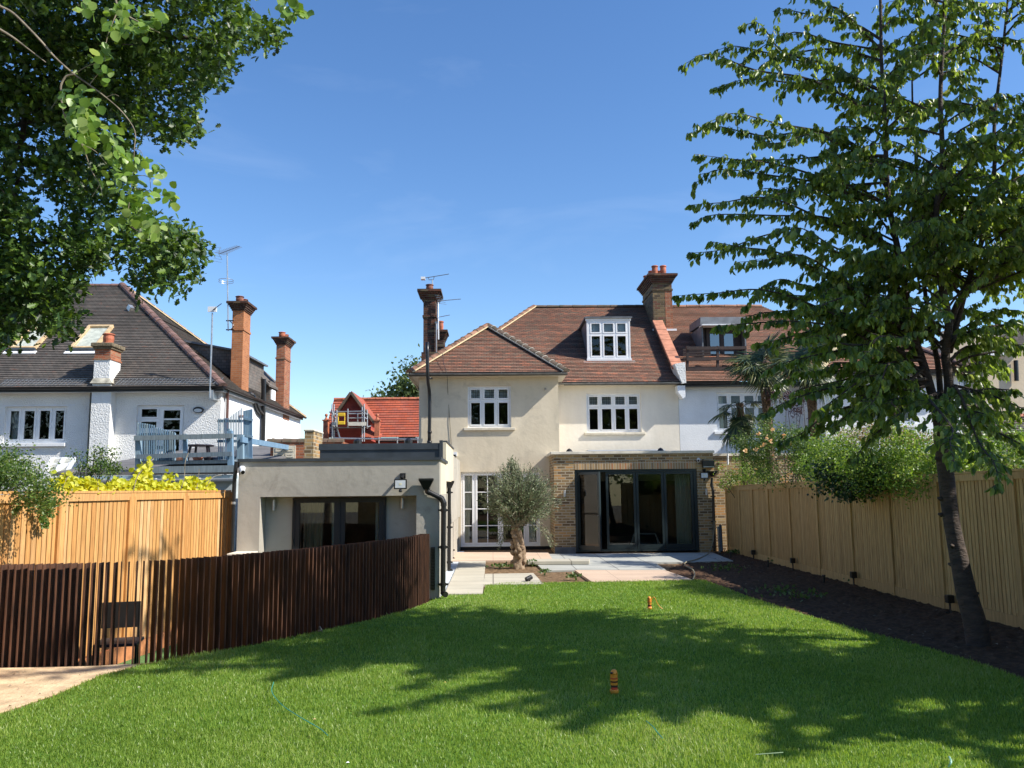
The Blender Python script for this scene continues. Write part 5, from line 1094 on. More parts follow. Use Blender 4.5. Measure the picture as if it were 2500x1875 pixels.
gt = thing('picket_gate', 'blue picket gate with curved top standing at the left of the balcony', 'gate', tuple(PY(380, 1128, YN + .25)))
n = 17; Yq = YN + .22; m1 = MB()
for k in range(n):
    t = (k + .5) / n; x = 334 + 95 * t; yt = 1029 + 25 * (t ** 1.0) - 4 * math.sin(math.pi * min(1, t * 1.0)) * (1 if t < .5 else .2) + 2; bpx(m1, (x - (0), 1128), (x, yt), Yq, .021, .026)
m1.v = m1.v; m1.build('pickets', m_blue, gt)
for py in (1062, 1070 + 22, 1122): m1 = MB(); bpx(m1, (335, py + 1), (429, py), Yq + .035, .03, .07); m1.build('rail', m_blue, gt)
m1 = MB(); bpx(m1, (345, 1128), (375, 1085), Yq + .04, .03, .05); m1.build('brace', m_blue, gt)
tl = thing('picket_screen', 'tall blue slatted screen at the right end of the balcony', 'screen', tuple(PY(560, 1128, YN + .9)))
m1 = MB(); Yq = YN + 1.0
for k in range(15):
    t = (k + .5) / 15; x = 532 + 60 * t; yt = 1022 - 3 * t if t < .45 else 1019 - 24 * (t - .45) / .55; bpx(m1, (x, 1128), (x, yt), Yq, .020, .018)
m1.build('pickets', m_blue, tl)
for py in (1028, 1064, 1077, 1118): m1 = MB(); bpx(m1, (531, py), (593, py), Yq + .03, .03, .06); m1.build('rail', plain('screen_rail_%d' % py, (.06, .08, .13), .8), tl)
sg = thing('boarded_gate', 'solid blue boarded gate beside the slatted screen', 'gate', tuple(PY(605, 1120, YN + .7)))
m1 = MB(); Yq = YN + .75
for k in range(6): x = 594 + 22 * (k + .5) / 6; bpx(m1, (x, 1120), (x, 1003 - k * .8), Yq, .03, .032)
m1.build('boards', m_blue, sg)
for py in (1021, 1062, 1117): m1 = MB(); bpx(m1, (594, py), (617, py + 5), Yq - .03, .03, .05); m1.build('ledge', m_blue, sg)
m_dplast = plain('dark_plastic', (.022, .014, .020), .4)
tbz = PY(490, 1087, 20.0).z; tx_, ty_ = PY(489, 1087, 20.0).x, 20.0
tbl = thing('garden_table', 'round dark plastic table standing on the blue balcony', 'table', (tx_, ty_, 2.45))
MB().lathe((tx_, ty_, tbz - .03), [(.30, 0), (.32, .015), (.32, .03), (.30, .04)], 20).build('tabletop', m_dplast, tbl)
for ax, ay in ((-.23, -.12), (.23, -.12), (-.17, .16), (.18, .16)): MB().obox((tx_ + ax * 1.1, ty_ + ay * 1.1, 2.45), (tx_ + ax * .85, ty_ + ay * .85, tbz - .03), .045, .045, up=(0, 1, 0)).build('leg', m_dplast, tbl)
for i, (px, lab, mm, s) in enumerate(((483, 'small terracotta pot under the dark table on the balcony', m_terra, 1.0), (509, 'dark low plant pot to the right of the terracotta pot on the balcony', m_dplast, 1.0), (442, 'tan bowl shaped pot behind the gate on the balcony', m_cope, 1.1), (529, 'navy pot beside the slatted screen on the balcony', plain('navy_pot', (.03, .05, .10), .4), .9))):
    p = PY(px, 1122, 19.0); o = MB().lathe((p.x, 19.0, 2.45), [(.07 * s, 0), (.10 * s, .06), (.11 * s, .09), (.12 * s, .09), (.12 * s, .11), (.10 * s, .11), (.09 * s, .05)], 16).build('plant_pot', mm); tag(o, lab, 'plant pot', 'pots on the blue balcony')
# ================================================================ RIGHT HAND NEIGHBOUR (other half of the pair)
def mr_(x): return 2 * XPAR - x
nb = thing('white_semi_house', 'white rendered half of the pair with brown roof dormer behind the palm', 'house', (XPAR + 3, YM, 0))
NXL, NXR = mr_(XR), mr_(XL)
m4 = (mr_(mi_[1]), mr_(mi_[0]), mi_[2], mi_[3]); mw = (mr_(wi[1]), mr_(wi[0]), wi[2], wi[3])
wall_y(XPAR + .01, NXL + .01, -.3, ze_m, YM, .3, [m4]).build('main_wall', m_white, nb)
wall_y(NXL, NXR, -.3, ze_w, YW, .3, [mw]).build('wing_wall', m_white, nb)
MB().box(NXL + .002, NXL + .3, YW + .301, YM + .2, -.3, ze_w - .01).build('side_wall', m_white, nb)
w = window('window', nb, *m4, YM + .085, [0, .25, .5, .75, 1], [0, .66, 1]); MB().box(m4[0] - .1, m4[1] + .1, YM - .07, YM + .09, m4[2] - .085, m4[2] - .003).build('sill', m_wpaint, w)
curtain(w, m4[0] + .05, m4[0] + .3, m4[2], m4[3], YM + .3, m_curt, 3)
w = window('window', nb, *mw, YW + .085, [0, .335, .665, 1], [0, .655, 1]); MB().box(mw[0] - .1, mw[1] + .1, YW - .07, YW + .09, mw[2] - .085, mw[2] - .003).build('sill', m_wpaint, w)
ML2, MA2 = Vector((mr_(EL.x), pm_.y, pm_.z)), Vector((mr_(A.x), YR, ZR))
tiled('main_roof', [MRb + Vector((.01, 0, 0)), ML2, MA2, MRt + Vector((.01, 0, 0))], (1, 0, 0), m_tile2, nb)
E1, E2, A2 = Vector((mr_(ER.x), ER.y, ER.z)), Vector((mr_(EL.x), EL.y, EL.z)), Vector((mr_(AP.x), AP.y, AP.z)); RB2 = Vector((A2.x, RB.y, RB.z))
tiled('wing_roof', [E1, E2, A2], (1, 0, 0), m_tile2, nb); tiled('wing_roof_side', [Vector((E1.x, pm_.y, pm_.z)), E1, A2, RB2], (0, 1, 0), m_tile2, nb)
tiled('wing_roof_side', [E2, Vector((E2.x, 31, E2.z)), Vector((A2.x, 31, A2.z)), A2], (0, 1, 0), m_tile2, nb)
ridge_line('hip_tiles', E1 + Vector((0, 0, .03)), A2 + Vector((0, 0, .05)), m_bed, nb, r=.13); ridge_line('hip_tiles', E2 + Vector((0, 0, .03)), A2 + Vector((0, 0, .05)), m_hipr, nb, r=.13)
ridge_line('ridge_tiles', MRt, MA2, m_hip, nb, r=.12, seg=.45)
gutter('gutter', nb, (XPAR + .12, 26.40, ze_m), (NXL, 26.40, ze_m), m_black, .07); gutter('gutter', nb, (E1.x, 24.6, ze_w), (E2.x, 24.6, ze_w), m_black, .07)
MB().box(XPAR + .1, NXL, 26.47, YM - .001, ze_m - .12, ze_m - .03).box(E1.x, E2.x, 24.67, YW - .001, ze_w - .12, ze_w - .03).build('soffit', m_black, nb)
# brown roof dormer with small balcony
Yb = 28.1; d0, d1 = PY(1708, 850, Yb).x, PY(1815, 850, Yb).x; bz0 = zr(Yb) - .9; bz1 = PY(1760, 800, Yb).z
bd = MB().box(d0 + .05, d1 - .05, Yb, Yb + .1, bz0, bz1).build('roof_dormer', m_brown, nb)
ybk2 = pm_.y + (bz1 - pm_.z) / TP
for xx in (d0, d1 - .05): MB().prism([(xx, Yb - .35, zr(Yb - .35)), (xx, ybk2, bz1), (xx, Yb - .35, bz1)], (.05, 0, 0)).build('cheek', m_lead, bd)
MB().prism([(d0 - .05, Yb - .42, bz1 + .02), (d1 + .08, Yb - .42, bz1 + .02), (d1 + .08, Yb - .36, PY(1760, 779, Yb).z), (d0 - .02, Yb - .36, PY(1760, 779, Yb).z)], (0, 1.6, .04)).build('dormer_roof', m_lead, bd)
MB().box(d0 - .02, d1 + .1, Yb - .55, Yb - .1, bz1 - .02, bz1 + .02).build('awning_edge', m_wpaint, bd)
for a, b in ((1731, 1757), (1765, 1791)):
    p0, p1 = PY(a, 905, Yb).x, PY(b, 905, Yb).x
    fdm = MB().box(p0 - .06, p1 + .06, Yb - .06, Yb - .002, bz0, bz1 - .04).build('door_leaf', m_brown, bd)
    for y0_, y1_ in ((816, 851), (859, 876), (885, 902)):
        MB().box(PY(a + 2, 850, Yb).x, PY(b - 2, 850, Yb).x, Yb - .075, Yb - .062, PY(a, y1_, Yb).z, PY(a, y0_, Yb).z).build('pane', glassmat('mirror_glass_%d_%d' % (a, y0_), (.1, .12, .14), 2.4), bd)
Yrl = 27.05; r0, r1 = PY(1676, 880, Yrl).x, PY(1822, 880, Yrl).x
rl_ = MB()
rf = zr(Yrl)
MB().box(r0, r1, Yrl + .05, Yb, rf - .25, PY(1740, 906, Yrl).z).build('balcony_base', m_brown, nb)
rt = None
for py in (850, 877, 903): 
    m1 = MB(); m1.obox(PY(1676, py, Yrl), PY(1822, py - 1, Yrl), .05, .10 if py != 903 else .16); rt = m1.build('balcony_rail', m_brown, nb)
for px in (1678, 1752, 1818): m1 = MB(); m1.obox(PY(px, 915, Yrl + .05), PY(px, 845, Yrl + .05), .08, .08, up=(0, 1, 0)); m1.build('balcony_post', m_brown, nb)
m1 = MB()
for k in range(8): m1.box(r0 + .02, PY(1727, 900, Yb).x, Yb - .5, Yb - .46, PY(1700, 905 - k * 7, Yb - .5).z, PY(1700, 900 - k * 7, Yb - .5).z)
m1.build('louvre_screen', m_brown, nb)
# brick extension of that neighbour (lit wall above the fence)
nb2 = thing('neighbour_extension', 'yellow brick flat roofed wall beyond the right fence under the palm', 'extension', (9, 23.9, 0))
MB().box(XPAR + .12, mr_(XL), 23.9, 24.2, -.3, PY(1800, 1113, 23.9).z).build('wall', m_yellow, nb2); MB().box(XPAR + .11, mr_(XL), 23.85, 24.25, PY(1800, 1113, 23.9).z + .001, PY(1800, 1107, 23.9).z).build('coping', m_stone, nb2)
MB().box(XPAR + .12, mr_(XL), 24.2, YW - .01, 2.3, 2.4).build('flat_roof', m_anth, nb2); MB().tube([PY(1777, 1108, 23.8), PY(1777, 1135, 23.8)], .025, 6).build('white_pipe', m_wpaint, nb2)
# ================================================================ CREAM BUILDING far right, low roof
Yk = 30.0
kb = thing('cream_building', 'cream rendered building with dark slate roof at the far right', 'building', (20, Yk, 0))
k0, k1 = PY(2315, 950, Yk).x, PY(2700, 950, Yk).x
kz = PY(2360, 885, Yk).z; kw = (PY(2330, 940, Yk).x, PY(2371, 940, Yk).x, PY(2350, 962, Yk).z, PY(2350, 900, Yk).z); kw2 = (PY(2408, 970, Yk).x, PY(2428, 970, Yk).x, PY(2420, 990, Yk).z, PY(2420, 962, Yk).z)
m_kc = render_mat('cream_wall', (.66, .55, .40), (.60, .50, .37), (.52, .42, .30), .4, .4)
wall_y(k0, k1, -.3, kz + 1.2, Yk, .3, [kw, kw2]).build('wall', m_kc, kb)
window('window', kb, *kw, Yk + .08, [0, .5, 1], [0, .6, 1], mat=m_wpaint); window('window', kb, *kw2, Yk + .08, [0, 1], [0, 1], mat=m_wpaint)
MB().box(kw[0] - .1, kw[1] + .15, Yk - .08, Yk - .001, kw[2] - .12, kw[2] - .01).build('sill', m_sill, kb)
MB().prism([PY(2300, 900, Yk - .3), PY(2345, 868, Yk - .3), PY(2410, 835, Yk - .3), PY(2520, 790, Yk - .3), PY(2520, 840, Yk - .3), PY(2430, 865, Yk - .3), PY(2380, 880, Yk - .3), PY(2300, 905, Yk - .3)], (0, 5, .5)).build('roof', m_dtile, kb)
MB().tube([PY(2392, 845, Yk - .12), PY(2393, 1010, Yk - .12)], .10, 8).tube([PY(2480, 880, Yk - .12), PY(2482, 930, Yk - .12)], .08, 8).build('downpipe', m_black, kb)
MB().prism([PY(2405, 868, Yk - .35), PY(2460, 866, Yk - .35), PY(2440, 843, Yk - .35)], (0, .2, 0)).build('white_gable', m_white, kb)
Yl = 24.5
lr_ = thing('low_tiled_roof', 'low brown tiled outbuilding roof with red ridge at the far right', 'outbuilding', (16, Yl, 0))
n2_ = Vector((0, -.8, 1)).normalized(); q0 = PY(2330, 1100, Yl)
P1, P2, P3, P4 = PN(2325, 1110, q0, n2_), PN(2700, 1125, q0, n2_), PN(2700, 975, q0, n2_), PN(2345, 1016, q0, n2_)
P2.z = P1.z; P2.y = P1.y; P3.z = P4.z; P3.y = P4.y
tiled('roof', [P1, P2, P3, P4], (1, 0, 0), m_dtile, lr_, gauge=.12, lift=.03); ridge_line('ridge_tiles', P4, P3, m_terra, lr_, r=.12); MB().box(P1.x, P2.x, P1.y + .1, P1.y + .3, -.3, P1.z - .02).build('wall', m_redbr, lr_)
# ================================================================ RED TILED CHURCH HALL far behind
YC = 46.0
rc = thing('red_roof_hall', 'distant red brick hall with bright red tiled roof and gable', 'building', (-9, YC, 0))
m_rb = plain('red_terracotta_wall', (.36, .06, .04), .8, var=.15, scale=2)
pc = PY(900, 1068, YC); nc = Vector((0, -1.1, 1)).normalized()
c1, c2, c3, c4 = PN(788, 1070, pc, nc), PN(1060, 1068, pc, nc), PN(1060, 973, pc, nc), PN(816, 974, pc, nc)
c1.z = c2.z = pc.z; c1.y = c2.y = pc.y; c4.z = c3.z; c4.y = c3.y
tiled('roof', [c1, c2, c3, c4], (1, 0, 0), m_ctile, rc, gauge=.2, lift=.03); ridge_line('ridge_tiles', c4, c3, m_terra, rc, r=.15, seg=.45)
MB().box(c1.x + .3, c2.x, YC + .2, YC + 6, -.3, pc.z - .1).build('wall', m_rb, rc); gutter('gutter', rc, (c1.x, YC - .1, pc.z - .1), (c2.x, YC - .1, pc.z - .1), m_wpaint, .09); MB().box(c1.x, c2.x, YC, YC + .1, pc.z - .25, pc.z - .02).build('fascia', m_black, rc)
Yg = 44.0; gp = [PY(824, 1006, Yg), PY(858, 963, Yg), PY(905, 1024, Yg), PY(905, 1075, Yg), PY(824, 1075, Yg)]
ga = MB().prism(gp, (0, 4, 0)).build('gable', m_rb, rc)
for a, b in (((818, 1014), (858, 959)), ((858, 959), (915, 1034))): MB().obox(PY(*a, Yg - .2) , PY(*b, Yg - .2), .5, .12).build('verge_board', m_hipd, ga)
for a, b in (((821, 1010), (858, 960)), ((858, 960), (913, 1032))):
    p, q = PY(*a, Yg - .1), PY(*b, Yg - .1); MB().prism([p, q, q + Vector((0, 5, 0)), p + Vector((0, 5, 0))], (0, 0, .12)).build('gable_roof', m_ctile, ga)
for px in (796, 921):
    s = (px - 790) * 0; y0_ = PY(px, 1052, Yg - .3); k = lambda py: PY(px, py, Yg - .3).z
    fm = MB().box(y0_.x - .13 - .0, y0_.x + .13, Yg - .45, Yg - .15, k(1075), k(1028)).box(y0_.x - .17, y0_.x + .17, Yg - .5, Yg - .1, k(1028), k(1025)).lathe((y0_.x, Yg - .3, k(1025)), [(.12, 0), (.05, .12), (.04, .17), (.07, .19), (.085, .25), (.06, .31), (.01, .33)], 12).build('finial', m_terra, rc)
MB().prism([PY(890, 1048, Yg - .1), PY(930, 1068, Yg - .5), PY(880, 1066, Yg - .5)], (0, .5, .2)).build('porch_roof', m_ctile, rc)
sc_ = thing('scaffold', 'scaffold tower of grey tubes around the gable of the red hall', 'scaffold', tuple(PY(850, 1080, Yg - 1)))
Yt = Yg - 1.0
for i, (px, t_, b_) in enumerate(((811, 987, 1080), (815.5, 987, 1078), (849, 998, 1045), (884, 993, 1078), (889, 986, 1078), (896.5, 1000, 1046), (822, 1001, 1042), (873, 1010, 1036))):
    MB().tube([PY(px, b_, Yt + .4 * (i % 2)), PY(px, t_, Yt + .4 * (i % 2))], .035, 6).build('upright', m_metal, sc_)
for a, b in (((803, 1006), (890, 1004)), ((850, 1010), (890, 1010)), ((848, 1021), (893, 1020)), ((805, 1044), (901, 1043)), ((809, 1006), (825, 1014)), ((809, 1016), (824, 1022)), ((884, 1003), (897, 1013)), ((884, 1016), (897, 1024)), ((812, 1006), (830, 1072)), ((884, 1046), (905, 1040))):
    MB().tube([PY(*a, Yt), PY(*b, Yt + .3)], .032 if a != (812, 1006) else .05, 6).build('ledger', m_metal, sc_)
for a, b in (((811, 1039), (822, 1036)), ((850, 1038), (872, 1034)), ((872, 1038), (894, 1036))): p, q = PY(*a, Yt - .05), PY(*b, Yt - .05); MB().box(p.x, q.x, Yt - .08, Yt - .03, p.z - .03, p.z + .16).build('toe_board', m_stone, sc_)
MB().box(PY(811, 1043, Yt).x, PY(896, 1043, Yt).x, Yt, Yt + .9, PY(850, 1043, Yt).z, PY(850, 1042, Yt).z).build('platform', m_hipd, sc_)
m_yel = plain('yellow_plastic', (.78, .50, .03), .5, var=.05)
yc = thing('yellow_barrier', 'yellow plastic barrier panel hung on the distant scaffold', 'barrier', tuple(PY(834, 1024, Yt - .3)))
p, q = PY(824.5, 1037, Yt - .2), PY(843, 1008, Yt - .2); a, b, c, d = p.x, q.x, p.z, q.z; f = MB()
f.box(a, b, Yt - .25, Yt - .18, c, c + .18).box(a, b, Yt - .25, Yt - .18, d - .18, d).box(a, a + .05, Yt - .25, Yt - .18, c + .18, d - .18).box(b - .05, b, Yt - .25, Yt - .18, c + .18, d - .18); f.build('panel', m_yel, yc, bevel=.03)
rb = MB()
for k in range(3): px = (905, 950, 1000)[k]; rb.tube([PY(px + 20, 1083, 42), PY(px + 20, 1067, 42)], .03, 6)
rb.tube([PY(815, 1070, 42), PY(1030, 1073, 42)], .04, 6); tag(rb.build('scaffold_rail', m_metal), 'grey handrail of tubes along the eaves of the red hall', 'handrail')
# ================================================================ TREES
m_bark = plain('cherry_bark', (.085, .060, .045), .85, col2=(.035, .027, .022), scale=5, bump=1.2, bscale=18, stretch=(1, 1, 3))
m_bark2 = plain('pale_bark', (.26, .22, .16), .85, var=.3, scale=8)
m_cherry = leafmat('cherry_leaves', [(.055, .095, .018), (.105, .175, .03), (.165, .26, .045), (.24, .34, .065), (.42, .48, .15)], trans=.5, rough=.40, spec=.75)
def grow(base, tip, arch, rr, twl=(.2, .5), tstep=.13, lstep=.034, start=.22, wood=None, out=None, droop=1.1, r0=.02):
    """one arching branch with drooping side twigs; appends leaf positions and directions to out"""
    base, tip = Vector(base), Vector(tip); L = (tip - base).length; g = lambda s_: Vector([random.gauss(0, s_ * L) for _ in range(3)])
    up = Vector((0, 0, 1)); path = curve([base, base.lerp(tip, .30) + up * arch * L * 1.5 + g(.035), base.lerp(tip, .62) + up * arch * L * 1.7 + g(.04), base.lerp(tip, .86) + up * arch * L * .9 + g(.02), tip], max(3, int(L * 2.2))); n = len(path)
    wood.tube(path, [r0 * (1 - .9 * i / (n - 1)) ** 1.2 + .0015 for i in range(n)], 5)
    def put(p, d, k=1):
        for _ in range(k): out[0].append(p + Vector((random.gauss(0, .012), random.gauss(0, .012), random.gauss(0, .008)))); out[1].append(d * .35 + Vector((random.gauss(0, .38), random.gauss(0, .38), -droop * random.uniform(.6, 1.2))))
    acc = 0; side = 1; nxt = start * L
    for i in range(n - 1):
        a, b = path[i], path[i + 1]; seg = (b - a).length; d = (b - a) / max(seg, 1e-6)
        s = max(0, nxt - acc)
        while s < seg:
            t = (acc + s) / L; p = a + d * s
            side *= -1; h = Vector((-d.y, d.x, 0)).normalized() * side
            tl = random.uniform(*twl) * (1.15 - .8 * min(1, t))
            td = (h * random.uniform(.5, 1) + d * random.uniform(.3, 1.0) + Vector((0, 0, random.uniform(-.45, .5)))).normalized()
            e = p + td * tl + Vector((0, 0, -.22 * tl)); m_ = p.lerp(e, .5) + Vector((random.gauss(0, .03), random.gauss(0, .03), .10 * tl))
            wood.tube([p, m_, e], [.005, .003, .0015], 3, caps=False)
            k = int(tl / lstep)
            for q_ in range(k + 1):
                u = (q_ + .5) / (k + 1); q = p.lerp(m_, u * 2) if u < .5 else m_.lerp(e, u * 2 - 1)
                put(q, td, 2 if random.random() < .45 else 1)
            s += tstep * random.uniform(.6, 1.4)
        nxt = acc + s; acc += seg
        if acc > start * L * .7:
            for _ in range(int(seg / lstep * 1.5)): put(a.lerp(b, random.random()), d)
    for _ in range(7): put(tip, (tip - path[-2]).normalized())
CY = 9.35
def stem(px, dy=0.0, wob=.06, y0=CY):
    return curve([PY(x, y, y0 + dy * i / len(px) + random.uniform(-wob, wob) * (i > 2)) for i, (x, y) in enumerate(px)], 5)
ct_ = thing('cherry_tree', 'tall cherry tree with drooping glossy leaves leaning beside the right fence', 'tree', tuple(PZ(2390, 1577, 0)))
tk = MB()
t0 = stem([(2393, 1590), (2380, 1520), (2360, 1450), (2345, 1380), (2328, 1300), (2317, 1230), (2311, 1170), (2304, 1110), (2298, 1060)], 0, .0)
tk.tube(t0, [.17 if i == 0 else max(.086, .130 - .0022 * i) for i in range(len(t0))], 14)
sL = stem([(2297, 1090), (2285, 1005), (2265, 925), (2246, 865), (2229, 813), (2216, 740), (2198, 640), (2182, 560), (2169, 485), (2163, 380), (2160, 274), (2152, 148), (2150, 20), (2146, -100), (2150, -230)], .3)
sR = stem([(2308, 1090), (2314, 1010), (2316, 929), (2308, 865), (2316, 790), (2300, 700), (2286, 600), (2285, 520), (2298, 430), (2300, 350), (2296, 236), (2302, 110), (2310, -20), (2312, -160)], -.5)
sM = stem([(2305, 1060), (2296, 960), (2288, 880), (2274, 820), (2262, 740), (2250, 640), (2240, 520), (2236, 400), (2228, 260), (2226, 100)], .8)
sE = stem([(2316, 800), (2345, 730), (2400, 690), (2470, 655), (2550, 590), (2640, 500)], -.2)
sF = stem([(2318, 860), (2360, 700), (2405, 560), (2427, 420), (2428, 295), (2445, 150), (2460, 0), (2470, -140)], .5)
for s_, r_ in ((sL, .055), (sR, .058), (sM, .038), (sE, .042), (sF, .036)): tk.tube(s_, [r_ * (1 - .78 * i / len(s_)) for i in range(len(s_))], 9)
for _ in range(10):
    i = random.randrange(4, len(t0) - 2); p = t0[i]; a = random.uniform(0, 6.28); tk.tube([p + Vector((math.cos(a) * .09, math.sin(a) * .09, 0)), p + Vector((math.cos(a) * .13, math.sin(a) * .13, .01))], [.03, .012], 6)
tk.build('trunk', m_bark, ct_, smooth=True)
wood = MB(); out = ([], [])
def near(stems, z): 
    best = None
    for s_ in stems:
        for p in s_:
            if best is None or abs(p.z - z) < abs(best.z - z): best = p
    return best
tipsL = [(1815, 62, 0), (1753, 122, .3), (1668, 158, 0), (1745, 215, .8), (1728, 300, -.3), (1684, 325, .3), (1708, 378, 0), (1760, 400, 1), (1698, 446, .4), (1690, 500, -.2), (1690, 545, .5), (1740, 590, -.5), (1686, 618, .1), (1800, 640, -.7), (1652, 722, .2), (1752, 795, -.3), (1860, 700, .9), (1900, 20, .5), (1880, -60, 0), (1840, 180, 1.3), (1830, 480, 1.6), (1850, 330, -1.2), (1900, 560, -1.4), (1950, 830, -.9)]
for x, y, dy in tipsL:
    tip = PY(x, y, CY + dy); b = near([sL], tip.z + random.uniform(-1.0, -.15)); grow(b, tip, random.uniform(.03, .09), 0, twl=(.15, .42), tstep=.12, wood=wood, out=out, start=.15, r0=.018)
for k in range(190):
    s_ = random.choice([sL, sL, sR, sR, sM, sF, sF, sE, sE]); i = random.randrange(int(len(s_) * .22), len(s_)); b = s_[i]
    a = k * 2.399 + random.uniform(-.3, .3); ln = random.uniform(.7, 2.2) * (1 - .2 * i / len(s_)); tip = b + Vector((math.cos(a) * ln, math.sin(a) * ln * (.8 if math.sin(a) > 0 else .75), ln * random.uniform(.0, .35)))
    if b.z < 3.2 and tip.z < 3.0: tip.z = b.z + .1
    grow(b, tip, .10, 0, twl=(.22, .6), tstep=.15, wood=wood, out=out, start=.3, r0=.013)
# low sprays in front of the house and the fence
for (b, tip, dy, dyt) in (((2262, 935), (1870, 1010), 0, -.2), ((2262, 935), (1905, 1080), 0, .3), ((2245, 870), (1880, 900), 0, -.6), ((2232, 830), (1990, 850), 0, .3), ((2236, 850), (2040, 1040), 0, -.5), ((2225, 800), (1850, 840), .1, .6),
                          ((2270, 935), (2090, 1120), 0, -.4), ((2318, 975), (2480, 950), 0, -.5), ((2318, 895), (2500, 840), 0, -.2), ((2318, 1000), (2460, 1060), 0, .3), ((2320, 940), (2520, 1010), 0, -.6), ((2330, 1010), (2540, 1120), 0, -.8), ((2300, 1010), (2330, 1130), -.1, -2.4), ((2310, 990), (2440, 1180), -.1, -2.0), ((2290, 960), (2160, 1030), 0, -1.0), ((2262, 935), (1930, 960), 0, .6), ((2262, 925), (2000, 1000), 0, -.8), ((2268, 940), (2060, 960), 0, .9), ((2255, 900), (2110, 1000), 0, -1.2), ((2250, 880), (1960, 880), 0, 1.0), ((2240, 840), (1900, 760), 0, .2), ((2230, 810), (1960, 740), 0, -1.0), ((2240, 850), (2100, 880), 0, -1.4), ((2318, 960), (2420, 1040), 0, -1.2), ((2318, 900), (2450, 900), 0, .8), ((2320, 850), (2470, 780), 0, -.6), ((2318, 840), (2560, 800), 0, .2), ((2320, 980), (2560, 1060), 0, .1), ((2262, 925), (2130, 1060), 0, .8), ((2240, 850), (2020, 900), 0, .4), ((2250, 880), (2080, 930), 0, -.3), ((2262, 925), (2180, 990), 0, .3), ((2262, 940), (2110, 1020), 0, -.5), ((2240, 840), (2060, 820), 0, .5), ((2232, 815), (2100, 770), 0, -.4), ((2255, 900), (1900, 940), 0, .9), ((2320, 900), (2420, 960), 0, .6), ((2320, 880), (2440, 830), 0, .9), ((2262, 935), (2010, 1040), 0, .2)):
    grow(PY(*b, CY + dy), PY(*tip, CY + dyt), .03, 0, twl=(.18, .45), tstep=.10, wood=wood, out=out, start=.3, r0=.02)
wood.build('branches', m_bark, ct_)
P_ = np.array([tuple(p) for p in out[0]]); D_ = np.array([tuple(p) for p in out[1]])
keep = P_[:, 2] > 1.75; P_, D_ = P_[keep], D_[keep]; N = len(P_); print('cherry leaves', N)
leaves('foliage', P_, D_, rand_dir(N, (.0, -.5, .35), .8), rng.uniform(.062, .112, N), T_OVAL, m_cherry, ct_, rnd=np.clip(rng.beta(2, 2.2, N) + .12 * (P_[:, 0] - 5) / 3, 0, 1))

# ---- oak over the left edge
m_oak = leafmat('oak_leaves', [(.020, .044, .008), (.04, .088, .014), (.075, .145, .022), (.15, .24, .035)], trans=.3, rough=.45)
OAK = [(-260, -100), (-100, -620), (650, -620), (640, -100), (586, 0), (575, 15), (600, 31), (632, 52), (690, 83), (668, 101), (622, 111), (601, 124), (540, 108), (560, 150), (534, 181), (529, 202), (492, 218), (467, 238), (482, 285), (479, 337), (446, 332), (435, 332), (404, 358), (363, 332), (332, 342), (300, 394), (330, 500), (415, 555), (467, 560), (498, 622), (477, 643), (482, 695), (446, 695), (425, 720), (384, 700), (368, 720), (337, 715), (332, 674), (290, 643), (259, 612), (254, 632), (207, 680), (187, 710), (150, 726), (184, 783), (171, 809), (104, 814), (78, 793), (31, 824), (16, 840), (-60, 840), (-260, 700)]
OKY = 12.8
ot = thing('oak_tree', 'large dark oak overhanging the upper left corner', 'tree', (-9.8, OKY, -.46))
gaps = [[(48, 425), (88, 430), (105, 470), (150, 505), (175, 545), (150, 560), (60, 500), (40, 480)], [(262, 640), (300, 655), (325, 690), (300, 700), (225, 695)], [(95, 690), (125, 690), (120, 700)], [(20, 230), (35, 225), (35, 250)], [(150, 95), (190, 110), (180, 130)]]
cx_, cy_ = rng.uniform(-260, 690, 16000), rng.uniform(-620, 840, 16000)
k = in_poly(cx_, cy_, OAK)
for g_ in gaps: k &= ~in_poly(cx_, cy_, g_)
# wave of density so that light shows through in places
dens = .5 + .5 * np.sin(cx_ * .021 + 1.3 * np.sin(cy_ * .017)) * np.sin(cy_ * .026 + np.sin(cx_ * .013) * 2)
k &= rng.random(16000) < (.12 + .60 * dens) ; cx_, cy_ = cx_[k], cy_[k]
cl = np.array([tuple(PY(a, b, OKY + random.uniform(-1.6, 1.4) * (1 if b > 0 else 2.2))) for a, b in zip(cx_, cy_)]); sub = 15
lp = (cl[:, None, :] + rng.normal(size=(len(cl), sub, 3)) * .085); dd = rand_dir(len(cl) * sub, (0, 0, -.1)).reshape(len(cl), sub, 3); lp = (lp + dd * .03).reshape(-1, 3); dd = dd.reshape(-1, 3)
N = len(lp); print('oak leaves', N)
leaves('foliage', lp, dd, rand_dir(N, (.2, -.2, .9), .7), rng.uniform(.085, .145, N), T_OAK, m_oak, ot)
wd_ = MB()
tb_ = curve([(-9.8, OKY, -.46), (-9.6, OKY, 2), (-9.2, OKY, 4.5), (-8.6, OKY, 7), (-8, OKY, 9.5)], 5); wd_.tube(tb_, [.35 - .011 * i for i in range(len(tb_))], 12); wd_.build('trunk', m_bark, ot, smooth=True)
wd_ = MB()
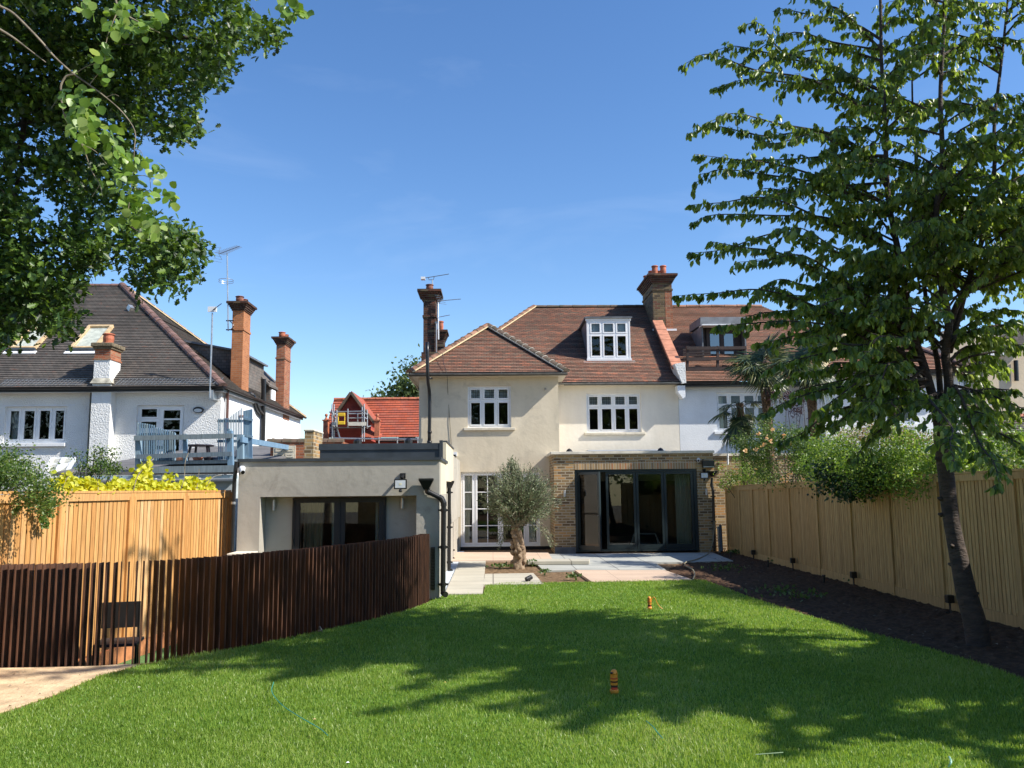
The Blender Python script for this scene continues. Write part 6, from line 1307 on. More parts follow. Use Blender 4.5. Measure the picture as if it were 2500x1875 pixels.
for pts, r_ in (([(-120, 500), (0, 420), (55, 330), (48, 200), (10, 60)], .07), ([(-120, 620), (0, 560), (48, 420), (52, 330)], .05), ([(-200, 150), (-20, 180), (90, 260), (180, 340)], .05), ([(-200, 100), (60, 120), (250, 100), (420, 90), (540, 98), (650, 85)], .06), ([(-100, 640), (60, 600), (180, 590), (330, 610), (430, 640)], .05), ([(-100, 700), (20, 700), (90, 740)], .04), ([(-150, 350), (60, 300), (200, 260), (330, 280), (440, 290)], .045), ([(-100, 200), (120, 190), (300, 150), (460, 170)], .045)):
    c_ = curve([PY(x, y, OKY + random.uniform(-.4, .4)) for x, y in pts], 5); wd_.tube(c_, [r_ * (1 - .75 * i / len(c_)) for i in range(len(c_))], 7)
for _ in range(260):
    i = random.randrange(len(cl)); p = Vector(cl[i]); q = p + Vector((random.uniform(-.5, -.1), random.uniform(-.3, .3), random.uniform(-.1, .35))); wd_.tube([p, p.lerp(q, .5) + Vector((0, 0, .03)), q], [.003, .006, .01], 3, caps=False)
wd_.build('branches', m_bark, ot)

# ---- aspen sprigs close to the camera
m_asp = leafmat('aspen_leaves', [(.09, .17, .025), (.14, .25, .04), (.19, .32, .055), (.32, .42, .13)], trans=.42, rough=.4)
at_ = thing('aspen_tree', 'aspen twigs with pale round leaves hanging close in front of the dark oak', 'tree', (-4.9, 3.4, 0))
AY = 4.9; w_ = MB()
trk = curve([(-4.9, 3.4, 0), (-4.85, 3.5, 2), (-4.7, 3.7, 4), (-4.6, 3.9, 5.2)], 4); w_.tube(trk, [.12 - .004 * i for i in range(len(trk))], 9)
def asp(px, r0, dy=0): c_ = curve([PY(x, y, AY + dy) for x, y in px], 4); w_.tube(c_, [max(.0018, r0 * (1 - .8 * i / len(c_))) for i in range(len(c_))], 5); return c_
w_.tube(curve([(-4.75, 3.65, 3.6), PY(-250, -40, 4.6), PY(0, 15, AY)], 4), .013, 6)
asp([(0, 15), (31, 31), (67, 65), (104, 104), (135, 140), (181, 181), (218, 207), (259, 238), (300, 275), (329, 319), (328, 363), (324, 430), (311, 529)], .008)
asp([(181, 181), (162, 186), (150, 205), (149, 228), (155, 275), (171, 311), (200, 352), (223, 415), (244, 451), (250, 480)], .007)
asp([(-20, 60), (30, 90), (70, 120), (112, 152)], .009)
asp([(-200, -300), (100, -160), (260, -60), (290, 20), (350, 60), (390, 80)], .012); w_.tube(curve([(-4.6, 3.9, 5.1), PY(-400, -500, 4.3), PY(-200, -300, AY)], 4), .016, 6)
asp([(100, -160), (180, -40), (215, 30)], .006); asp([(290, 20), (262, 90), (255, 150)], .004)
asp([(-200, -300), (300, -320), (560, -200), (660, -90), (700, -10), (735, 25)], .012)
for a, b in (((244, 451), (225, 480)), ((200, 352), (260, 400)), ((311, 529), (350, 560)), ((324, 430), (375, 440)), ((328, 363), (350, 385)), ((324, 460), (420, 490)), ((311, 529), (275, 555)), ((155, 275), (180, 330)), ((218, 207), (250, 170)), ((259, 238), (290, 235)), ((181, 181), (235, 155)), ((350, 385), (368, 460)), ((149, 228), (125, 265))): asp([a, ((a[0] + b[0]) / 2 + 4, (a[1] + b[1]) / 2 - 6), b], .003)
w_.build('twigs', m_bark2, at_)
LC = [(300, 50, 48, 46), (222, 30, 22, 12), (385, 55, 22, 12), (345, 75, 25, 14), (245, 155, 28, 14), (178, 255, 38, 30), (205, 308, 42, 42), (215, 350, 25, 16), (268, 330, 22, 8), (288, 375, 26, 14), (340, 395, 16, 10), (300, 425, 38, 26), (378, 420, 22, 12), (400, 470, 22, 8), (330, 495, 42, 36), (365, 555, 32, 30), (280, 555, 16, 7), (420, 490, 16, 6), (705, 22, 30, 34), (735, 35, 16, 8), (250, 120, 16, 5), (260, 190, 15, 4), (235, 250, 20, 6), (605, 48, 10, 2)]
pp_, ss = [], []
for x, y, r_, n in LC:
    for _ in range(int(n * 1.25)): a = random.uniform(0, 6.28); q = r_ * math.sqrt(random.random()); pp_.append(tuple(PY(x + q * math.cos(a), y + q * math.sin(a) - 8, AY + random.gauss(0, .09))))
pp_ = np.array(pp_); N = len(pp_)
leaves('foliage', pp_, rand_dir(N, (0, 0, -1.2)), rand_dir(N, (.5, -.9, .5), .75), rng.uniform(.040, .068, N), T_ROUND, m_asp, at_, W=1.0)

# ---- generic shrub
def shrub(name, label, cat, base, balls, mat, n, ln, tmpl=T_SMALL, group=None, stems=6, spread=.08, U=(0, -.3, .8), sub=12, barkm=None):
    t = thing(name, label, cat, base, group)
    sb = []
    for a in balls:
        r_ = a[3]; sb.append((a[0], a[1], a[2], r_ * .75))
        for _ in range(4):
            v = Vector(rand_dir(1)[0]) * r_ * random.uniform(.5, 1.0); sb.append((a[0] + v.x, a[1] + v.y, a[2] + v.z * .9, r_ * random.uniform(.3, .6)))
    stems_of = balls; balls = sb; vol = [a[3] ** 2 for a in balls]; tot = sum(vol)
    P = clumps([a[:3] for a in balls], [a[3] for a in balls], [n * v / tot for v in vol], spread, sub)
    P = P[P[:, 2] > base[2] + .02]
    N = len(P); leaves('foliage', P, rand_dir(N, (0, 0, .1)), rand_dir(N, U, .8), rng.uniform(ln * .6, ln * 1.15, N), tmpl, mat, t)
    w = MB(); b = Vector(base)
    for i in range(stems):
        a = stems_of[i % len(stems_of)]; e = Vector(a[:3]); w.tube(curve([b + Vector((random.gauss(0, .06), random.gauss(0, .06), 0)), b.lerp(e, .5) + Vector((random.gauss(0, .12), random.gauss(0, .12), .1)), e], 4), [.03, .027, .023, .02, .016, .013, .01, .008, .006][:9], 5)
    w.build('stems', barkm or m_bark, t); return t
def ball(px, py, Y, r): p = PY(px, py, Y); return (p.x, p.y, p.z, r)
m_lg = leafmat('light_shrub_leaves', [(.06, .13, .016), (.12, .22, .03), (.20, .32, .05), (.30, .38, .09)], trans=.42)
m_dg = leafmat('dark_shrub_leaves', [(.012, .03, .008), (.025, .06, .014), (.05, .10, .022)], trans=.2)
m_mg = leafmat('mid_shrub_leaves', [(.03, .07, .012), (.065, .13, .022), (.12, .20, .035), (.20, .25, .07)], trans=.4)
m_rust = leafmat('tan_flower_heads', [(.30, .20, .10), (.38, .27, .15), (.22, .20, .08)])
shrub('rose_bush', 'climbing rose bush with pale orange blooms above the right fence', 'shrub', (8.0, 18.5, -.3), [ball(1850, 1080, 19, .45), ball(1900, 1070, 18.5, .5), ball(1945, 1100, 18, .5), ball(1870, 1140, 18.5, .45), ball(1960, 1150, 17.5, .5), ball(1835, 1120, 19, .35), ball(1990, 1090, 17.5, .4)], m_mg, 13000, .05)
tr_ = bpy.data.objects['rose_bush']; m_ros = leafmat('rose_petals', [(.70, .42, .16), (.75, .50, .22), (.72, .55, .35)], trans=.3)
rp = []
for x, y in ((1872, 1068), (1880, 1078), (1914, 1062), (1862, 1088), (1888, 1112), (1850, 1060), (1885, 1050), (1930, 1082), (1846, 1098), (1820, 1100)): c_ = np.array(tuple(PY(x, y, 17.85))); rp.append(c_ + rng.normal(size=(9, 3)) * .016)
rp = np.concatenate(rp); leaves('blooms', rp, rand_dir(len(rp)), rand_dir(len(rp)), .05, T_ROUND, m_ros, tr_)
sh = shrub('hedge_shrub', 'broad green shrub topped with tan flowers behind the right fence', 'shrub', (8.2, 13.5, -.3), [ball(1995, 1140, 16, .45), ball(2020, 1090, 15.5, .4), ball(2040, 1120, 15, .5), ball(2100, 1100, 14, .55), ball(2160, 1095, 13.5, .55), ball(2210, 1110, 13, .5), ball(2255, 1110, 12.5, .5), ball(2120, 1150, 13.5, .5), ball(2190, 1160, 12.8, .45), ball(2250, 1165, 12.2, .4), ball(2060, 1165, 14.5, .45)], m_lg, 20000, .048)
tp = clumps([ball(2080, 1065, 14.5, .3)[:3], ball(2130, 1055, 14, .3)[:3], ball(2180, 1060, 13.5, .3)[:3], ball(2230, 1075, 13, .3)[:3]], [(.4, .3, .18)] * 4, [700] * 4, .05); leaves('flower_heads', tp, rand_dir(len(tp), (0, 0, 1)), rand_dir(len(tp)), rng.uniform(.02, .045, len(tp)), T_SMALL, m_rust, sh)
shrub('dark_creeper', 'dark leafy creeper spilling over the top of the right fence', 'creeper', (7.1, 14.6, 1.5), [ball(2030, 1165, 14.3, .3), ball(2075, 1190, 14.0, .32), ball(2110, 1180, 13.6, .28), ball(2060, 1215, 13.9, .16), ball(2145, 1155, 13.4, .3), ball(2010, 1195, 14.6, .16), ball(2100, 1150, 13.8, .3)], m_dg, 3600, .07)
shrub('young_shrub', 'small yellowish green shrub against the brick wall above the fence end', 'shrub', (7.6, 22.3, -.3), [ball(1790, 1165, 22, .28), ball(1830, 1155, 21.5, .32), ball(1860, 1165, 21, .3), ball(1770, 1180, 22.3, .2), ball(1815, 1135, 21.8, .18), ball(1760, 1140, 22.6, .10), ball(1795, 1120, 22.2, .12)], m_lg, 2600, .055)
shrub('garden_shrub', 'light green bush at the far right above the fence', 'shrub', (9.5, 11.5, -.3), [ball(2400, 1080, 12.5, .4), ball(2340, 1120, 12, .35), ball(2450, 1110, 12, .45), ball(2385, 1130, 11.5, .3), ball(2500, 1100, 12.5, .4)], m_lg, 4200, .06)
shrub('hedge_shrub', 'low dark foliage just behind the right fence top', 'hedge', (7.2, 13.0, -.3), [(6.95, 16.8, 1.8, .42), (6.95, 15.8, 1.85, .42), (7.0, 14.8, 1.85, .45), (7.0, 13.6, 1.9, .45), (7.0, 12.4, 1.9, .42), (7.0, 11.3, 1.85, .42), (7.0, 10.2, 1.8, .42)], m_mg, 9000, .06)
# ---- left climbers
shrub('climbing_shrub', 'dense green climber hanging over the left cedar fence', 'climber', (-5.75, 9.5, 1.3), [ball(15, 1165, 9.6, .26), ball(60, 1175, 9.3, .22), ball(98, 1195, 9.0, .15), ball(0, 1130, 9.9, .17), ball(-60, 1150, 9.6, .35), ball(40, 1142, 9.8, .16), ball(115, 1215, 8.95, .13), ball(85, 1205, 9.0, .13)], m_mg, 8500, .036)
hangs = MB(); hp_, = ([],)
cs = bpy.data.objects['climbing_shrub']
for x0_, x1_, y0_, y1_, w_n in ((100, 112, 1215, 1285, 260), (120, 125, 1210, 1262, 140), (46, 36, 1200, 1262, 60), (130, 128, 1205, 1235, 80), (75, 68, 1205, 1235, 60)):
    for _ in range(w_n): t = random.random() ** .8; p = PX(x0_ + (x1_ - x0_) * t + random.gauss(0, 6), y0_ + (y1_ - y0_) * t, -5.04); hp_.append(tuple(p))
hp_ = np.array(hp_); leaves('hanging_shoots', hp_, rand_dir(len(hp_), (0, 0, -1)), rand_dir(len(hp_)), rng.uniform(.025, .05, len(hp_)), T_SMALL, m_mg, cs)
m_hop = leafmat('golden_hop_leaves', [(.40, .42, .02), (.52, .52, .03), (.62, .60, .05), (.42, .48, .04)], trans=.38, rough=.5)
hop = thing('golden_hop', 'bright yellow leaved hop rambling along the top of the left fence', 'climber', (-5.3, 12, -.4))
hp2 = []
def hopP(x, y, o=0):
    Yf = -6.73 / ((x - 1202) / 2030 - .161); return tuple(PY(x, y, Yf + .1 + o))
for _ in range(2300):
    x = random.uniform(135, 522); top = 1198 - (9 + 16 * abs(math.sin(x * .021 + .8)) + 10 * math.sin(x * .05) ** 2) * (1 if x < 480 else .6)
    yy = random.uniform(top, 1200); hp2.append(hopP(x, yy, random.random() * .25))
for x, y, r_, n in ((355, 1150, 20, 60), (345, 1165, 25, 50), (160, 1165, 14, 40), (365, 1130, 14, 18), (415, 1165, 14, 26), (505, 1175, 10, 12), (130, 1185, 12, 30)):
    for _ in range(n): hp2.append(hopP(x + random.gauss(0, r_ * .5), y + random.gauss(0, r_ * .5), random.random() * .1))
hp2 = np.array(hp2); N = len(hp2); leaves('foliage', hp2, rand_dir(N, (.3, -.3, -.6)), rand_dir(N, (.6, -.7, .6), .6), rng.uniform(.035, .078, N), T_ROUND, m_hop, hop)
w_ = MB()
for pts in ([(325, 1200), (335, 1165), (350, 1145), (375, 1120)], [(440, 1200), (450, 1165), (452, 1130), (460, 1105)], [(240, 1200), (238, 1175), (230, 1155)], [(500, 1195), (520, 1165), (545, 1160)], [(480, 1195), (485, 1160), (486, 1145)], [(150, 1195), (165, 1165), (180, 1150)]): w_.tube(curve([hopP(x, y) for x, y in pts], 4), .006, 4)
w_.build('stems', m_bark2, hop)
shrub('holly_sprigs', 'upright dark sprigs of small glossy leaves beyond the left fence', 'shrub', (-7.3, 14.8, -.4), [ball(205, 1150, 15, .14), ball(228, 1140, 15, .22), ball(240, 1120, 15, .16), ball(262, 1130, 14.8, .18), ball(275, 1148, 14.8, .18), ball(232, 1098, 15, .07), ball(185, 1110, 15.2, .05), ball(250, 1100, 15, .06), ball(276, 1105, 14.9, .06), ball(195, 1140, 15, .1)], m_mg, 1500, .05, spread=.05, stems=10)
tg = thing('timber_stub', 'short weathered post end poking above the left fence among hop leaves', 'post', hopP(172, 1195, .3))
MB().obox(hopP(170, 1205, .3), hopP(169, 1163, .3), .07, .07, up=(0, 1, 0)).build('post_end', m_bark2, tg)

# ---- palms behind the fence
m_palm = leafmat('palm_fronds', [(.015, .030, .009), (.030, .055, .014), (.07, .10, .028), (.20, .21, .07)], trans=.2, rough=.4)
m_ptrunk = plain('fibrous_palm_trunk', (.13, .085, .05), .95, var=.4, scale=20, bump=1.5, bscale=50)
def palm(label, base, top, fans, trunk_r):
    t = thing('fan_palm', label, 'palm', tuple(base), 'fan palms beyond the right fence'); b, e = Vector(base), Vector(top)
    c_ = curve([b, b.lerp(e, .5) + Vector((.08, 0, 0)), e], 8); MB().tube(c_, [trunk_r * (1 + .12 * math.sin(i * 2.4)) for i in range(len(c_))], 12).build('trunk', m_ptrunk, t)
    Ps, Ds, Us, Ls = [], [], [], []; pet = MB()
    for (el, az, pl, fr_, dr) in fans:
        d = Vector((math.cos(el) * math.cos(az), math.cos(el) * math.sin(az), math.sin(el))); hub = e + d * pl; hub.z -= .18 * pl * dr
        pet.tube([e, e.lerp(hub, .5) + Vector((0, 0, .06)), hub], .012, 4)
        s = d.cross(Vector((0, 0, 1))); s = s.normalized() if s.length > .01 else Vector((1, 0, 0)); u = s.cross(d)
        for k in range(34):
            a = (k - 16.5) / 17 * 2.35; v = d * math.cos(a) + s * math.sin(a) + Vector((0, 0, -.25 * dr)) + u * random.gauss(0, .05)
            Ps.append(tuple(hub)); Ds.append(tuple(v)); Us.append(tuple(u + s * random.gauss(0, .5))); Ls.append(fr_ * (1 - .22 * abs(a) / 2.35) * random.uniform(.88, 1.05))
    T = (np.array([(0, -.3, 0), (0, .3, 0), (.55, 1, .01), (.55, -1, .01), (.85, .5, -.06), (.85, -.5, -.06), (1, 0, -.16)]), [(0, 1, 2, 3), (3, 2, 4, 5), (5, 4, 6)])
    Ls = np.array(Ls); leaves('fronds', np.array(Ps), np.array(Ds), np.array(Us), Ls, T, m_palm, t, W=(.017 / Ls)[:, None, None])
    pet.build('leaf_stalks', m_palm, t)
def fans(n, fr_, e0=-1.35, e1=1.3):
    return [(e0 + (e1 - e0) * ((i * .618) % 1), i * 2.399, random.uniform(.35, .55), fr_ * random.uniform(.85, 1.1), random.uniform(.4, 1.4)) for i in range(n)]
p1, p2, p3 = PY(1862, 885, 22.5), PY(1972, 880, 20.5), PY(1806, 985, 23.2)
palm('tall fan palm with ragged fronds in front of the brown dormer', (p1.x, 22.5, -.3), p1, fans(34, .80), .12)
palm('fan palm partly hidden by the cherry, beside the hipped roof', (p2.x, 20.5, -.3), p2, fans(30, .78), .12)
palm('short fan palm before the white house window with drooping fronds', (p3.x, 23.2, -.3), p3, [(-.8, 4.1, .6, .75, 2.0), (-1.0, 3.3, .6, .75, 2.2), (-.2, 3.2, .45, .62, 1.6), (.1, 3.9, .5, .5, 1.2), (-.9, 4.6, .35, .62, 2.2), (-1.1, 3.6, .3, .6, 2.4), (-1.0, 5.3, .35, .62, 2.2), (-.5, .2, .4, .5, 1.5), (-1.3, 4.2, .5, .6, 2.5), (.2, 5.4, .4, .5, 1.1)], .10)
shrub('purple_shrub', 'dark purple leaved shrub between the palms', 'shrub', (7.7, 21.6, -.3), [ball(1920, 975, 21.5, .28), ball(1960, 965, 21, .25), ball(1880, 965, 21.8, .2), ball(1945, 1000, 21, .2)], leafmat('purple_leaves', [(.02, .008, .015), (.05, .02, .03), (.08, .035, .04)]), 1500, .05)

# ---- olive tree
ol = thing('olive_tree', 'small round headed olive tree with thick gnarled trunk on the patio', 'tree', (.54, 19.1, 0))
ox, oy = PY(1266, 1388, 19.1).x, 19.1
tkm = MB(); nn, mm = 26, 26; vs = []
from mathutils import noise as mn
for i in range(nn + 1):
    z = -.05 + 1.02 * i / nn; t = i / nn; cx = ox + .035 * math.sin(t * 4) - .01; rr = .135 - .04 * t + .09 * max(0, .25 - t) * 2
    for j in range(mm):
        a = 2 * math.pi * j / mm; q = mn.fractal(Vector((math.cos(a + t * 1.8) * 1.6, math.sin(a + t * 1.8) * 1.6, z * 3.2)), 1, 2, 4); k2 = rr * (1 + .42 * q + .10 * math.sin(a * 3 + t * 5)); vs.append((cx + k2 * math.cos(a), oy + k2 * math.sin(a), z))
tkm.add(vs, [(i * mm + j, i * mm + (j + 1) % mm, (i + 1) * mm + (j + 1) % mm, (i + 1) * mm + j) for i in range(nn) for j in range(mm)] + [tuple(range(nn * mm, (nn + 1) * mm))])
for _ in range(16):
    a = random.uniform(0, 6.28); z = random.uniform(.02, .8); tkm.lathe((ox + .13 * math.cos(a), oy + .13 * math.sin(a), z), [(.01, -.06), (.05, -.03), (.06, 0), (.045, .04), (.01, .06)], 8)
tkm.build('trunk', plain('olive_bark', (.32, .24, .16), .9, col2=(.16, .10, .06), scale=9, bump=1.2, bscale=22), ol, smooth=True)
m_olive = leafmat('olive_leaves', [(.06, .09, .04), (.11, .15, .07), (.18, .22, .11), (.29, .32, .18)], trans=.12, rough=.5)
ow = MB(); oP, oD = [], []
cen = Vector((ox - .0, oy, 1.58))
for k in range(620):
    u = rand_dir(1)[0]; u[2] = u[2] * .9 + .12; v = Vector(u).normalized(); rad = random.uniform(.35, 1.0) * (1 + .1 * math.sin(k))
    tip = cen + Vector((v.x * rad, v.y * rad, v.z * rad * .80))
    if tip.z < .70: tip.z = .70 + random.random() * .25
    b = Vector((ox, oy, .95)) + Vector((random.gauss(0, .05), random.gauss(0, .05), 0)); mid_ = b.lerp(tip, .5) + Vector((0, 0, .10)) + Vector(rng.normal(size=3) * .06); c_ = curve([b, mid_, tip], 7)
    ow.tube(c_, [.016 * (1 - .88 * i / len(c_)) for i in range(len(c_))], 4, caps=False)
    for i in range(4, len(c_) - 1):
        for _ in range(5): q = c_[i].lerp(c_[i + 1], random.random()); oP.append(tuple(q + Vector(rng.normal(size=3) * .035))); oD.append(tuple((c_[i + 1] - c_[i]).normalized() + Vector(rng.normal(size=3) * .55)))
for (x, y, n) in ((1245, 1125, 16), (1255, 1140, 16), (1235, 1145, 8), (1262, 1165, 16), (1300, 1170, 5), (1335, 1175, 4), (1345, 1330, 5), (1190, 1200, 4), (1218, 1330, 6), (1295, 1150, 3), (1370, 1220, 3), (1180, 1240, 4)):
    for _ in range(n):
        tip = PY(x + random.gauss(0, 7), y + random.gauss(0, 7), oy + random.uniform(-.15, .15)); b = cen + (tip - cen) * .35; c_ = curve([b, b.lerp(tip, .5) + Vector(rng.normal(size=3) * .04), tip], 7); ow.tube(c_, .004, 3, caps=False)
        for i in range(5, len(c_) - 1):
            for _ in range(3): oP.append(tuple(c_[i].lerp(c_[i + 1], random.random()) + Vector(rng.normal(size=3) * .02))); oD.append(tuple((c_[i + 1] - c_[i]).normalized() + Vector(rng.normal(size=3) * .5)))
ow.build('branches', m_bark2, ol); oP, oD = np.array(oP), np.array(oD); print('olive', len(oP))
leaves('foliage', oP, oD, rand_dir(len(oP), (0, -.3, .6)), rng.uniform(.04, .075, len(oP)), T_SLIM, m_olive, ol)
# ---- distant tree and trees of the camera side
def far_tree(name, label, base, balls, mat, n, ln, tr=.25):
    t = thing(name, label, 'tree', base)
    vol = [a[3] ** 2 for a in balls]; P = clumps([a[:3] for a in balls], [a[3] for a in balls], [n * v / sum(vol) for v in vol], ln * 1.1, 10); N = len(P)
    leaves('crown', P, rand_dir(N), rand_dir(N, (0, 0, .7)), rng.uniform(ln * .6, ln * 1.2, N), T_SMALL, mat, t)
    w = MB(); b = Vector(base); top = Vector(balls[0][:3]); w.tube(curve([b, b.lerp(top, .5), top], 4), [tr * (1 - .08 * i) for i in range(9)], 8)
    for a in balls: e = Vector(a[:3]); w.tube([b.lerp(top, .55), b.lerp(e, .75), e], [tr * .5, tr * .3, tr * .1], 5)
    w.build('trunk', m_bark, t); return t
pc_ = PY(1000, 1000, 62)
far_tree('broadleaf_tree', 'distant leafy tree rising behind the red roofed hall', (pc_.x, 62, -.3), [ball(1012, 930, 62, 1.5), ball(978, 958, 62, 1.1), ball(945, 970, 62, .8), ball(1035, 960, 62, 2.0), ball(918, 976, 61, .5)], leafmat('far_leaves', [(.05, .09, .025), (.09, .14, .04), (.16, .20, .07)]), 2600, .34)
st_ = thing('cherry_tree', 'tall cherry tree beyond the right fence outside the picture', 'tree', (9.0, 5.4, -.3))
tk2 = MB(); sA = curve([(9.0, 5.4, -.3), (8.9, 5.5, 2), (8.7, 5.7, 4.5), (8.5, 5.8, 7), (8.3, 6.0, 10.5)], 8); sB = curve([(8.9, 5.5, 2.4), (8.7, 6.3, 4.4), (8.5, 6.9, 6.5), (8.4, 7.3, 8.5)], 8)
for s_, r_ in ((sA, .14), (sB, .09)): tk2.tube(s_, [r_ * (1 - .75 * i / len(s_)) for i in range(len(s_))], 8)
tk2.build('trunk', m_bark, st_, smooth=True); w2, o2 = MB(), ([], [])
for k in range(190):
    s_ = sA if k % 2 else sB; i = random.randrange(int(len(s_) * .35), len(s_)); b = s_[i]; a = k * 2.399; ln = random.uniform(1.2, 2.6) * (1.25 if math.cos(a) < 0 else 1)
    if b.z > 6.8 and math.cos(a) > 0: continue
    tip = b + Vector((math.cos(a) * ln, math.sin(a) * ln * .75, ln * random.uniform(-.02, .3)))
    if tip.x < .66 * tip.y + .6 and tip.z < 9: tip.x = .66 * tip.y + .8
    grow(b, tip, .05, 0, twl=(.2, .5), tstep=.12, lstep=.045, start=.25, wood=w2, out=o2, r0=.02)
w2.build('branches', m_bark, st_); P2 = np.array([tuple(p) for p in o2[0]]); D2 = np.array([tuple(p) for p in o2[1]]); kk = P2[:, 0] > .655 * P2[:, 1] + .3; P2, D2 = P2[kk], D2[kk]
leaves('foliage', P2, D2, rand_dir(len(P2), (0, 0, .6), .8), rng.uniform(.13, .20, len(P2)), T_OVAL, m_cherry, st_)
far_tree('broadleaf_tree', 'unseen leafy tree added far to the left behind the photographer', (-26, -5, -.3), [(-26, -5, 6, 3.5), (-22, -6, 5, 3), (-31, -3, 5, 3.5), (-26, -5, 10, 3)], m_dg, 6000, .45)  # added out of view so the white house's windows reflect dark foliage
far_tree('broadleaf_tree', 'leafy tree behind the photographer at the left', (-5, -13, -.3), [(-5, -13, 6, 2.6), (-7, -13, 4.5, 2.0), (-3, -12.6, 4.4, 2.0), (-5, -13, 8, 2.0)], m_mg, 5000, .35)
far_tree('broadleaf_tree', 'leafy tree behind the photographer at the centre', (.5, -15, -.3), [(.5, -15, 6, 2.8), (-1.5, -15, 4.5, 2.0), (2.5, -15, 4.4, 2.0), (.5, -15, 8.4, 2.2)], m_mg, 5000, .35)
far_tree('broadleaf_tree', 'leafy tree behind the photographer at the right', (7, -12, -.3), [(7, -12, 6, 2.6), (5, -12, 4.5, 2.0), (9, -12.6, 4.4, 2.0), (7, -13, 8, 2.0)], m_mg, 5000, .35)
far_tree('broadleaf_tree', 'wide leafy tree far behind the photographer', (3, -19, -.3), [(3, -19, 8, 3.6), (-3, -20, 8, 3.2), (9, -20, 8, 3.6), (3, -19, 12, 3), (-9, -20, 7, 3.5)], m_dg, 6000, .5)
# ================================================================ SMALL THINGS IN THE GARDEN
m_or = plain('orange_plastic', (.80, .30, .03), .45, var=.08); m_rd = plain('red_plastic', (.62, .06, .03), .45, var=.08); m_br = plain('dark_brown_plastic', (.05, .018, .012), .5)
def peg(label, base, s, rz):
    x, y, z = base; t = thing('striped_marker', label, 'garden marker', (x, y, z), 'orange striped bullet markers'); r = .041 * s; h = .25 * s
    prof = [(.80, .17, m_br), (.86, .27, m_rd), (.90, .36, m_br), (.96, .47, m_or), (1.0, .53, m_br), (1.02, .61, m_or), (1.0, .66, m_rd), (.97, .78, m_or)]
    z0 = .06
    for rr, z1, mt in prof: MB().lathe((x, y, z), [(r * rr * .99, h * z0), (r * rr, h * (z0 + z1) / 2), (r * rr, h * z1)], 18).build('band', mt, t, smooth=False); z0 = z1
    MB().lathe((x, y, z), [(r * .97, h * .78), (r * .93, h * .86), (r * .72, h * .95), (r * .4, h * .99), (.001, h)], 18).build('rounded_tip', m_or, t, smooth=True)
    b = MB()
    for k in range(9): a = 6.283 * k / 9; b.lathe((x + r * .75 * math.cos(a), y + r * .75 * math.sin(a), z), [(.008, 0), (.019 * s, .012), (.019 * s, .035 * s), (.008, .045 * s)], 8)
    b.build('base_ring', m_or, t)
    MB().tube([(x - r * .7, y - r * .75, z + h * .84), (x - r * .75, y - r * .8, z + h * .90)], .014 * s, 8).build('eye', m_br, t)
b1, b2 = PZ(1500, 1693, .04), PZ(1586, 1487, .04)
peg('nearer orange and brown striped bullet marker on the lawn', (b1.x, b1.y, .04), .80, 0); peg('farther orange and brown striped bullet marker on the lawn', (b2.x, b2.y, .04), .72, 1)
tag(MB().tube(curve([b2 + Vector((.02, 0, .12)), b2 + Vector((.07, 0, .17)), b2 + Vector((.11, 0, .09)), b2 + Vector((.15, 0, .03)), b2 + Vector((.19, 0, -.0))], 5), .0045, 5).build('orange_cord', m_or), 'thin orange cord beside the farther striped marker', 'cord')
# black garden chair behind the fins
ch_ = thing('garden_chair', 'black metal chair seen through the rusty steel fins', 'chair', (-4.3, 10.1, -.37))
F_ = -.37; cxx, cyy, an = -4.36, 10.05, R_(-62)
def cb(x0, x1, y0, y1, z0, z1, nm, mt=None):
    m1 = MB().box(x0, x1, y0, y1, z0, z1); ca, sa = math.cos(an), math.sin(an); m1.v = [(cxx + x * ca - y_ * sa, cyy + x * sa + y_ * ca, F_ + z) for x, y_, z in m1.v]; return m1.build(nm, mt or m_black, ch_, bevel=.004)
an = R_(12)
cb(-.22, .24, -.20, .26, .41, .445, 'seat', plain('chair_fabric', (.02, .02, .028), .6)); cb(-.24, .18, .235, .262, .56, .86, 'backrest')
for x_, y_, h_ in ((-.22, .235, .86), (.16, .235, .86), (-.22, -.20, .43), (.22, -.20, .43)): cb(x_, x_ + .026, y_, y_ + .026, 0, h_, 'leg')
# spotlights on stakes along the fence
def spot(label, px, py, Xo=6.38):
    p = PX(px, py, Xo); t = thing('garden_spotlight', label, 'spotlight', (p.x, p.y, 0), 'black spotlights along the right fence')
    MB().box(p.x - .05, p.x + .05, p.y - .05, p.y + .04, p.z - .05, p.z + .06).build('lamp_head', m_black, t, bevel=.01); MB().tube([(p.x, p.y, -.05), (p.x, p.y, p.z - .04)], .014, 6).build('stake', m_black, t)
    MB().tube(curve([(p.x, p.y + .04, p.z), (p.x - .02, p.y - .06, p.z - .18), (p.x - .12, p.y - .1, .03)], 5), .007, 5).build('flex', m_black, t)
spot('farthest black spotlight at the foot of the right fence', 1839, 1349); spot('second farthest black spotlight against the right fence, beside green weeds', 1935, 1369); spot('black spotlight at the fence post midway along the right fence', 2083, 1404); spot('nearest black spotlight at the fence, beside the cherry trunk', 2318, 1463)
for i, (px, py) in enumerate(((1876, 1385), (1784, 1363), (2012, 1425))):
    p = PZ(px, py, 0); tag(MB().tube([(p.x, p.y, -.03), (p.x, p.y, .13)], .022, 8).lathe((p.x, p.y, .13), [(.03, 0), (.034, .01), (.03, .03)], 10).build('bollard_light', m_black), ('middle small black stake light in the shaded soil bed', 'farthest small black stake light at the corner of the patio', 'nearest small black stake light in the soil bed')[i], 'stake light', 'small stake lights in the bed')
p = PZ(1291, 1417, .06); t = thing('lawn_spotlight', 'small black spotlight on the paving at the lawn edge', 'spotlight', tuple(p))
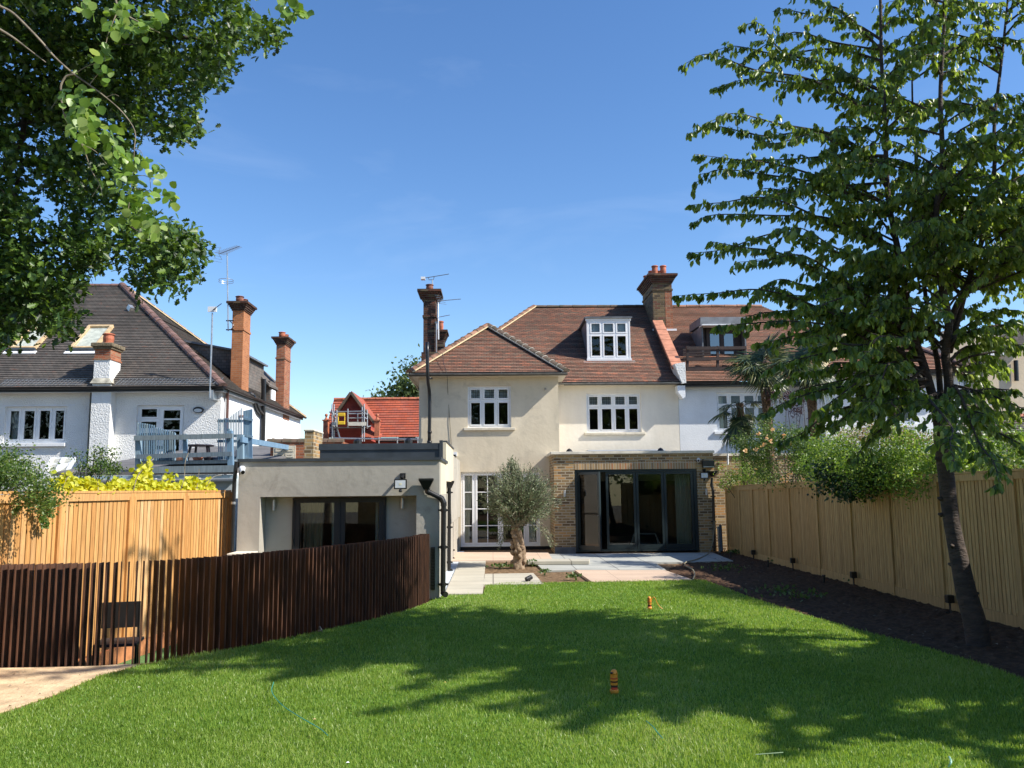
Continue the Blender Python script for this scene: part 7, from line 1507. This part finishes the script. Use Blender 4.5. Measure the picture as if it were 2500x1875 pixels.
MB().tube([p + Vector((-.05, -.04, .02)), p + Vector((.05, .03, .06))], .045, 12).build('lamp_head', m_black, t); MB().box(p.x - .03, p.x + .03, p.y - .02, p.y + .03, p.z - .02, p.z + .03).build('foot', m_black, t)
# grey tubes leaning at the fence end
t = thing('leaning_tubes', 'two short tubes leaning on the far end of the right fence', 'tubes', tuple(PY(1756, 1348, 22.6)))
MB().tube([PY(1757, 1350, 22.5), PY(1753, 1286, 22.8)], .03, 8).build('tube', m_bark2, t); MB().tube([PY(1762, 1346, 22.5), PY(1758.5, 1282, 22.8)], .04, 8).build('tube', m_anth, t)
# strings and odd bits on the grass
m_teal = plain('teal_cord', (.04, .30, .22), .6)
def cord(label, px, z=.075): tag(MB().tube(curve([PZ(x, y, z + .02 * (i % 2)) for i, (x, y) in enumerate(px)], 6), .0035, 5).build('cord', m_teal), label, 'cord', 'teal cords in the grass')
cord('long teal cord trailing through the grass at the lower left', [(668, 1665), (664, 1690), (690, 1722), (735, 1752), (780, 1778), (800, 1795)]); cord('short teal cord in the shaded grass right of the markers', [(1578, 1760), (1595, 1775), (1607, 1790), (1618, 1802)])
tag(MB().tube(curve([PZ(2318, 1848, .07), PZ(2322, 1860, .1), PZ(2316, 1872, .07)], 5), .006, 5).build('cord', plain('mint_cord', (.35, .62, .48), .6)), 'curved mint coloured cord at the bottom right of the lawn', 'cord')
tag(MB().tube([PZ(1845, 1842, .08), PZ(1912, 1837, .09)], .0035, 5).build('stick', plain('pale_stick', (.26, .36, .20), .7)), 'thin pale stick lying on the grass at the lower right', 'stick')
tag(MB().tube(curve([PZ(776, 1543, .0), PZ(780, 1530, .1) , PZ(786, 1541, .22), PZ(784, 1538, .36), PZ(778, 1541, .30)], 6), .009, 6).build('pipe_end', m_bark2), 'bent beige pipe end poking up beside the steel fins', 'pipe')
for x, y, c_, lab in ((849, 1862, (.9, .9, .88), 'white petal on the lawn at the bottom'), (1087, 1666, (.62, .50, .12), 'yellow leaf on the lawn near the dark shadow'), (768, 1756, (.62, .42, .2), 'tan leaf on the lawn by the teal cord'), (338, 1678, (.70, .66, .5), 'pale dry leaf on the lawn at the left')):
    p = PZ(x, y, .085); s = .012; tag(MB().add([(p.x - s, p.y, p.z), (p.x, p.y - s, p.z + .004), (p.x + s, p.y, p.z), (p.x, p.y + s, p.z + .006)], [(0, 1, 2, 3)]).build('fallen_leaf', plain('leaf_%d' % x, c_, .7)), lab, 'leaf')
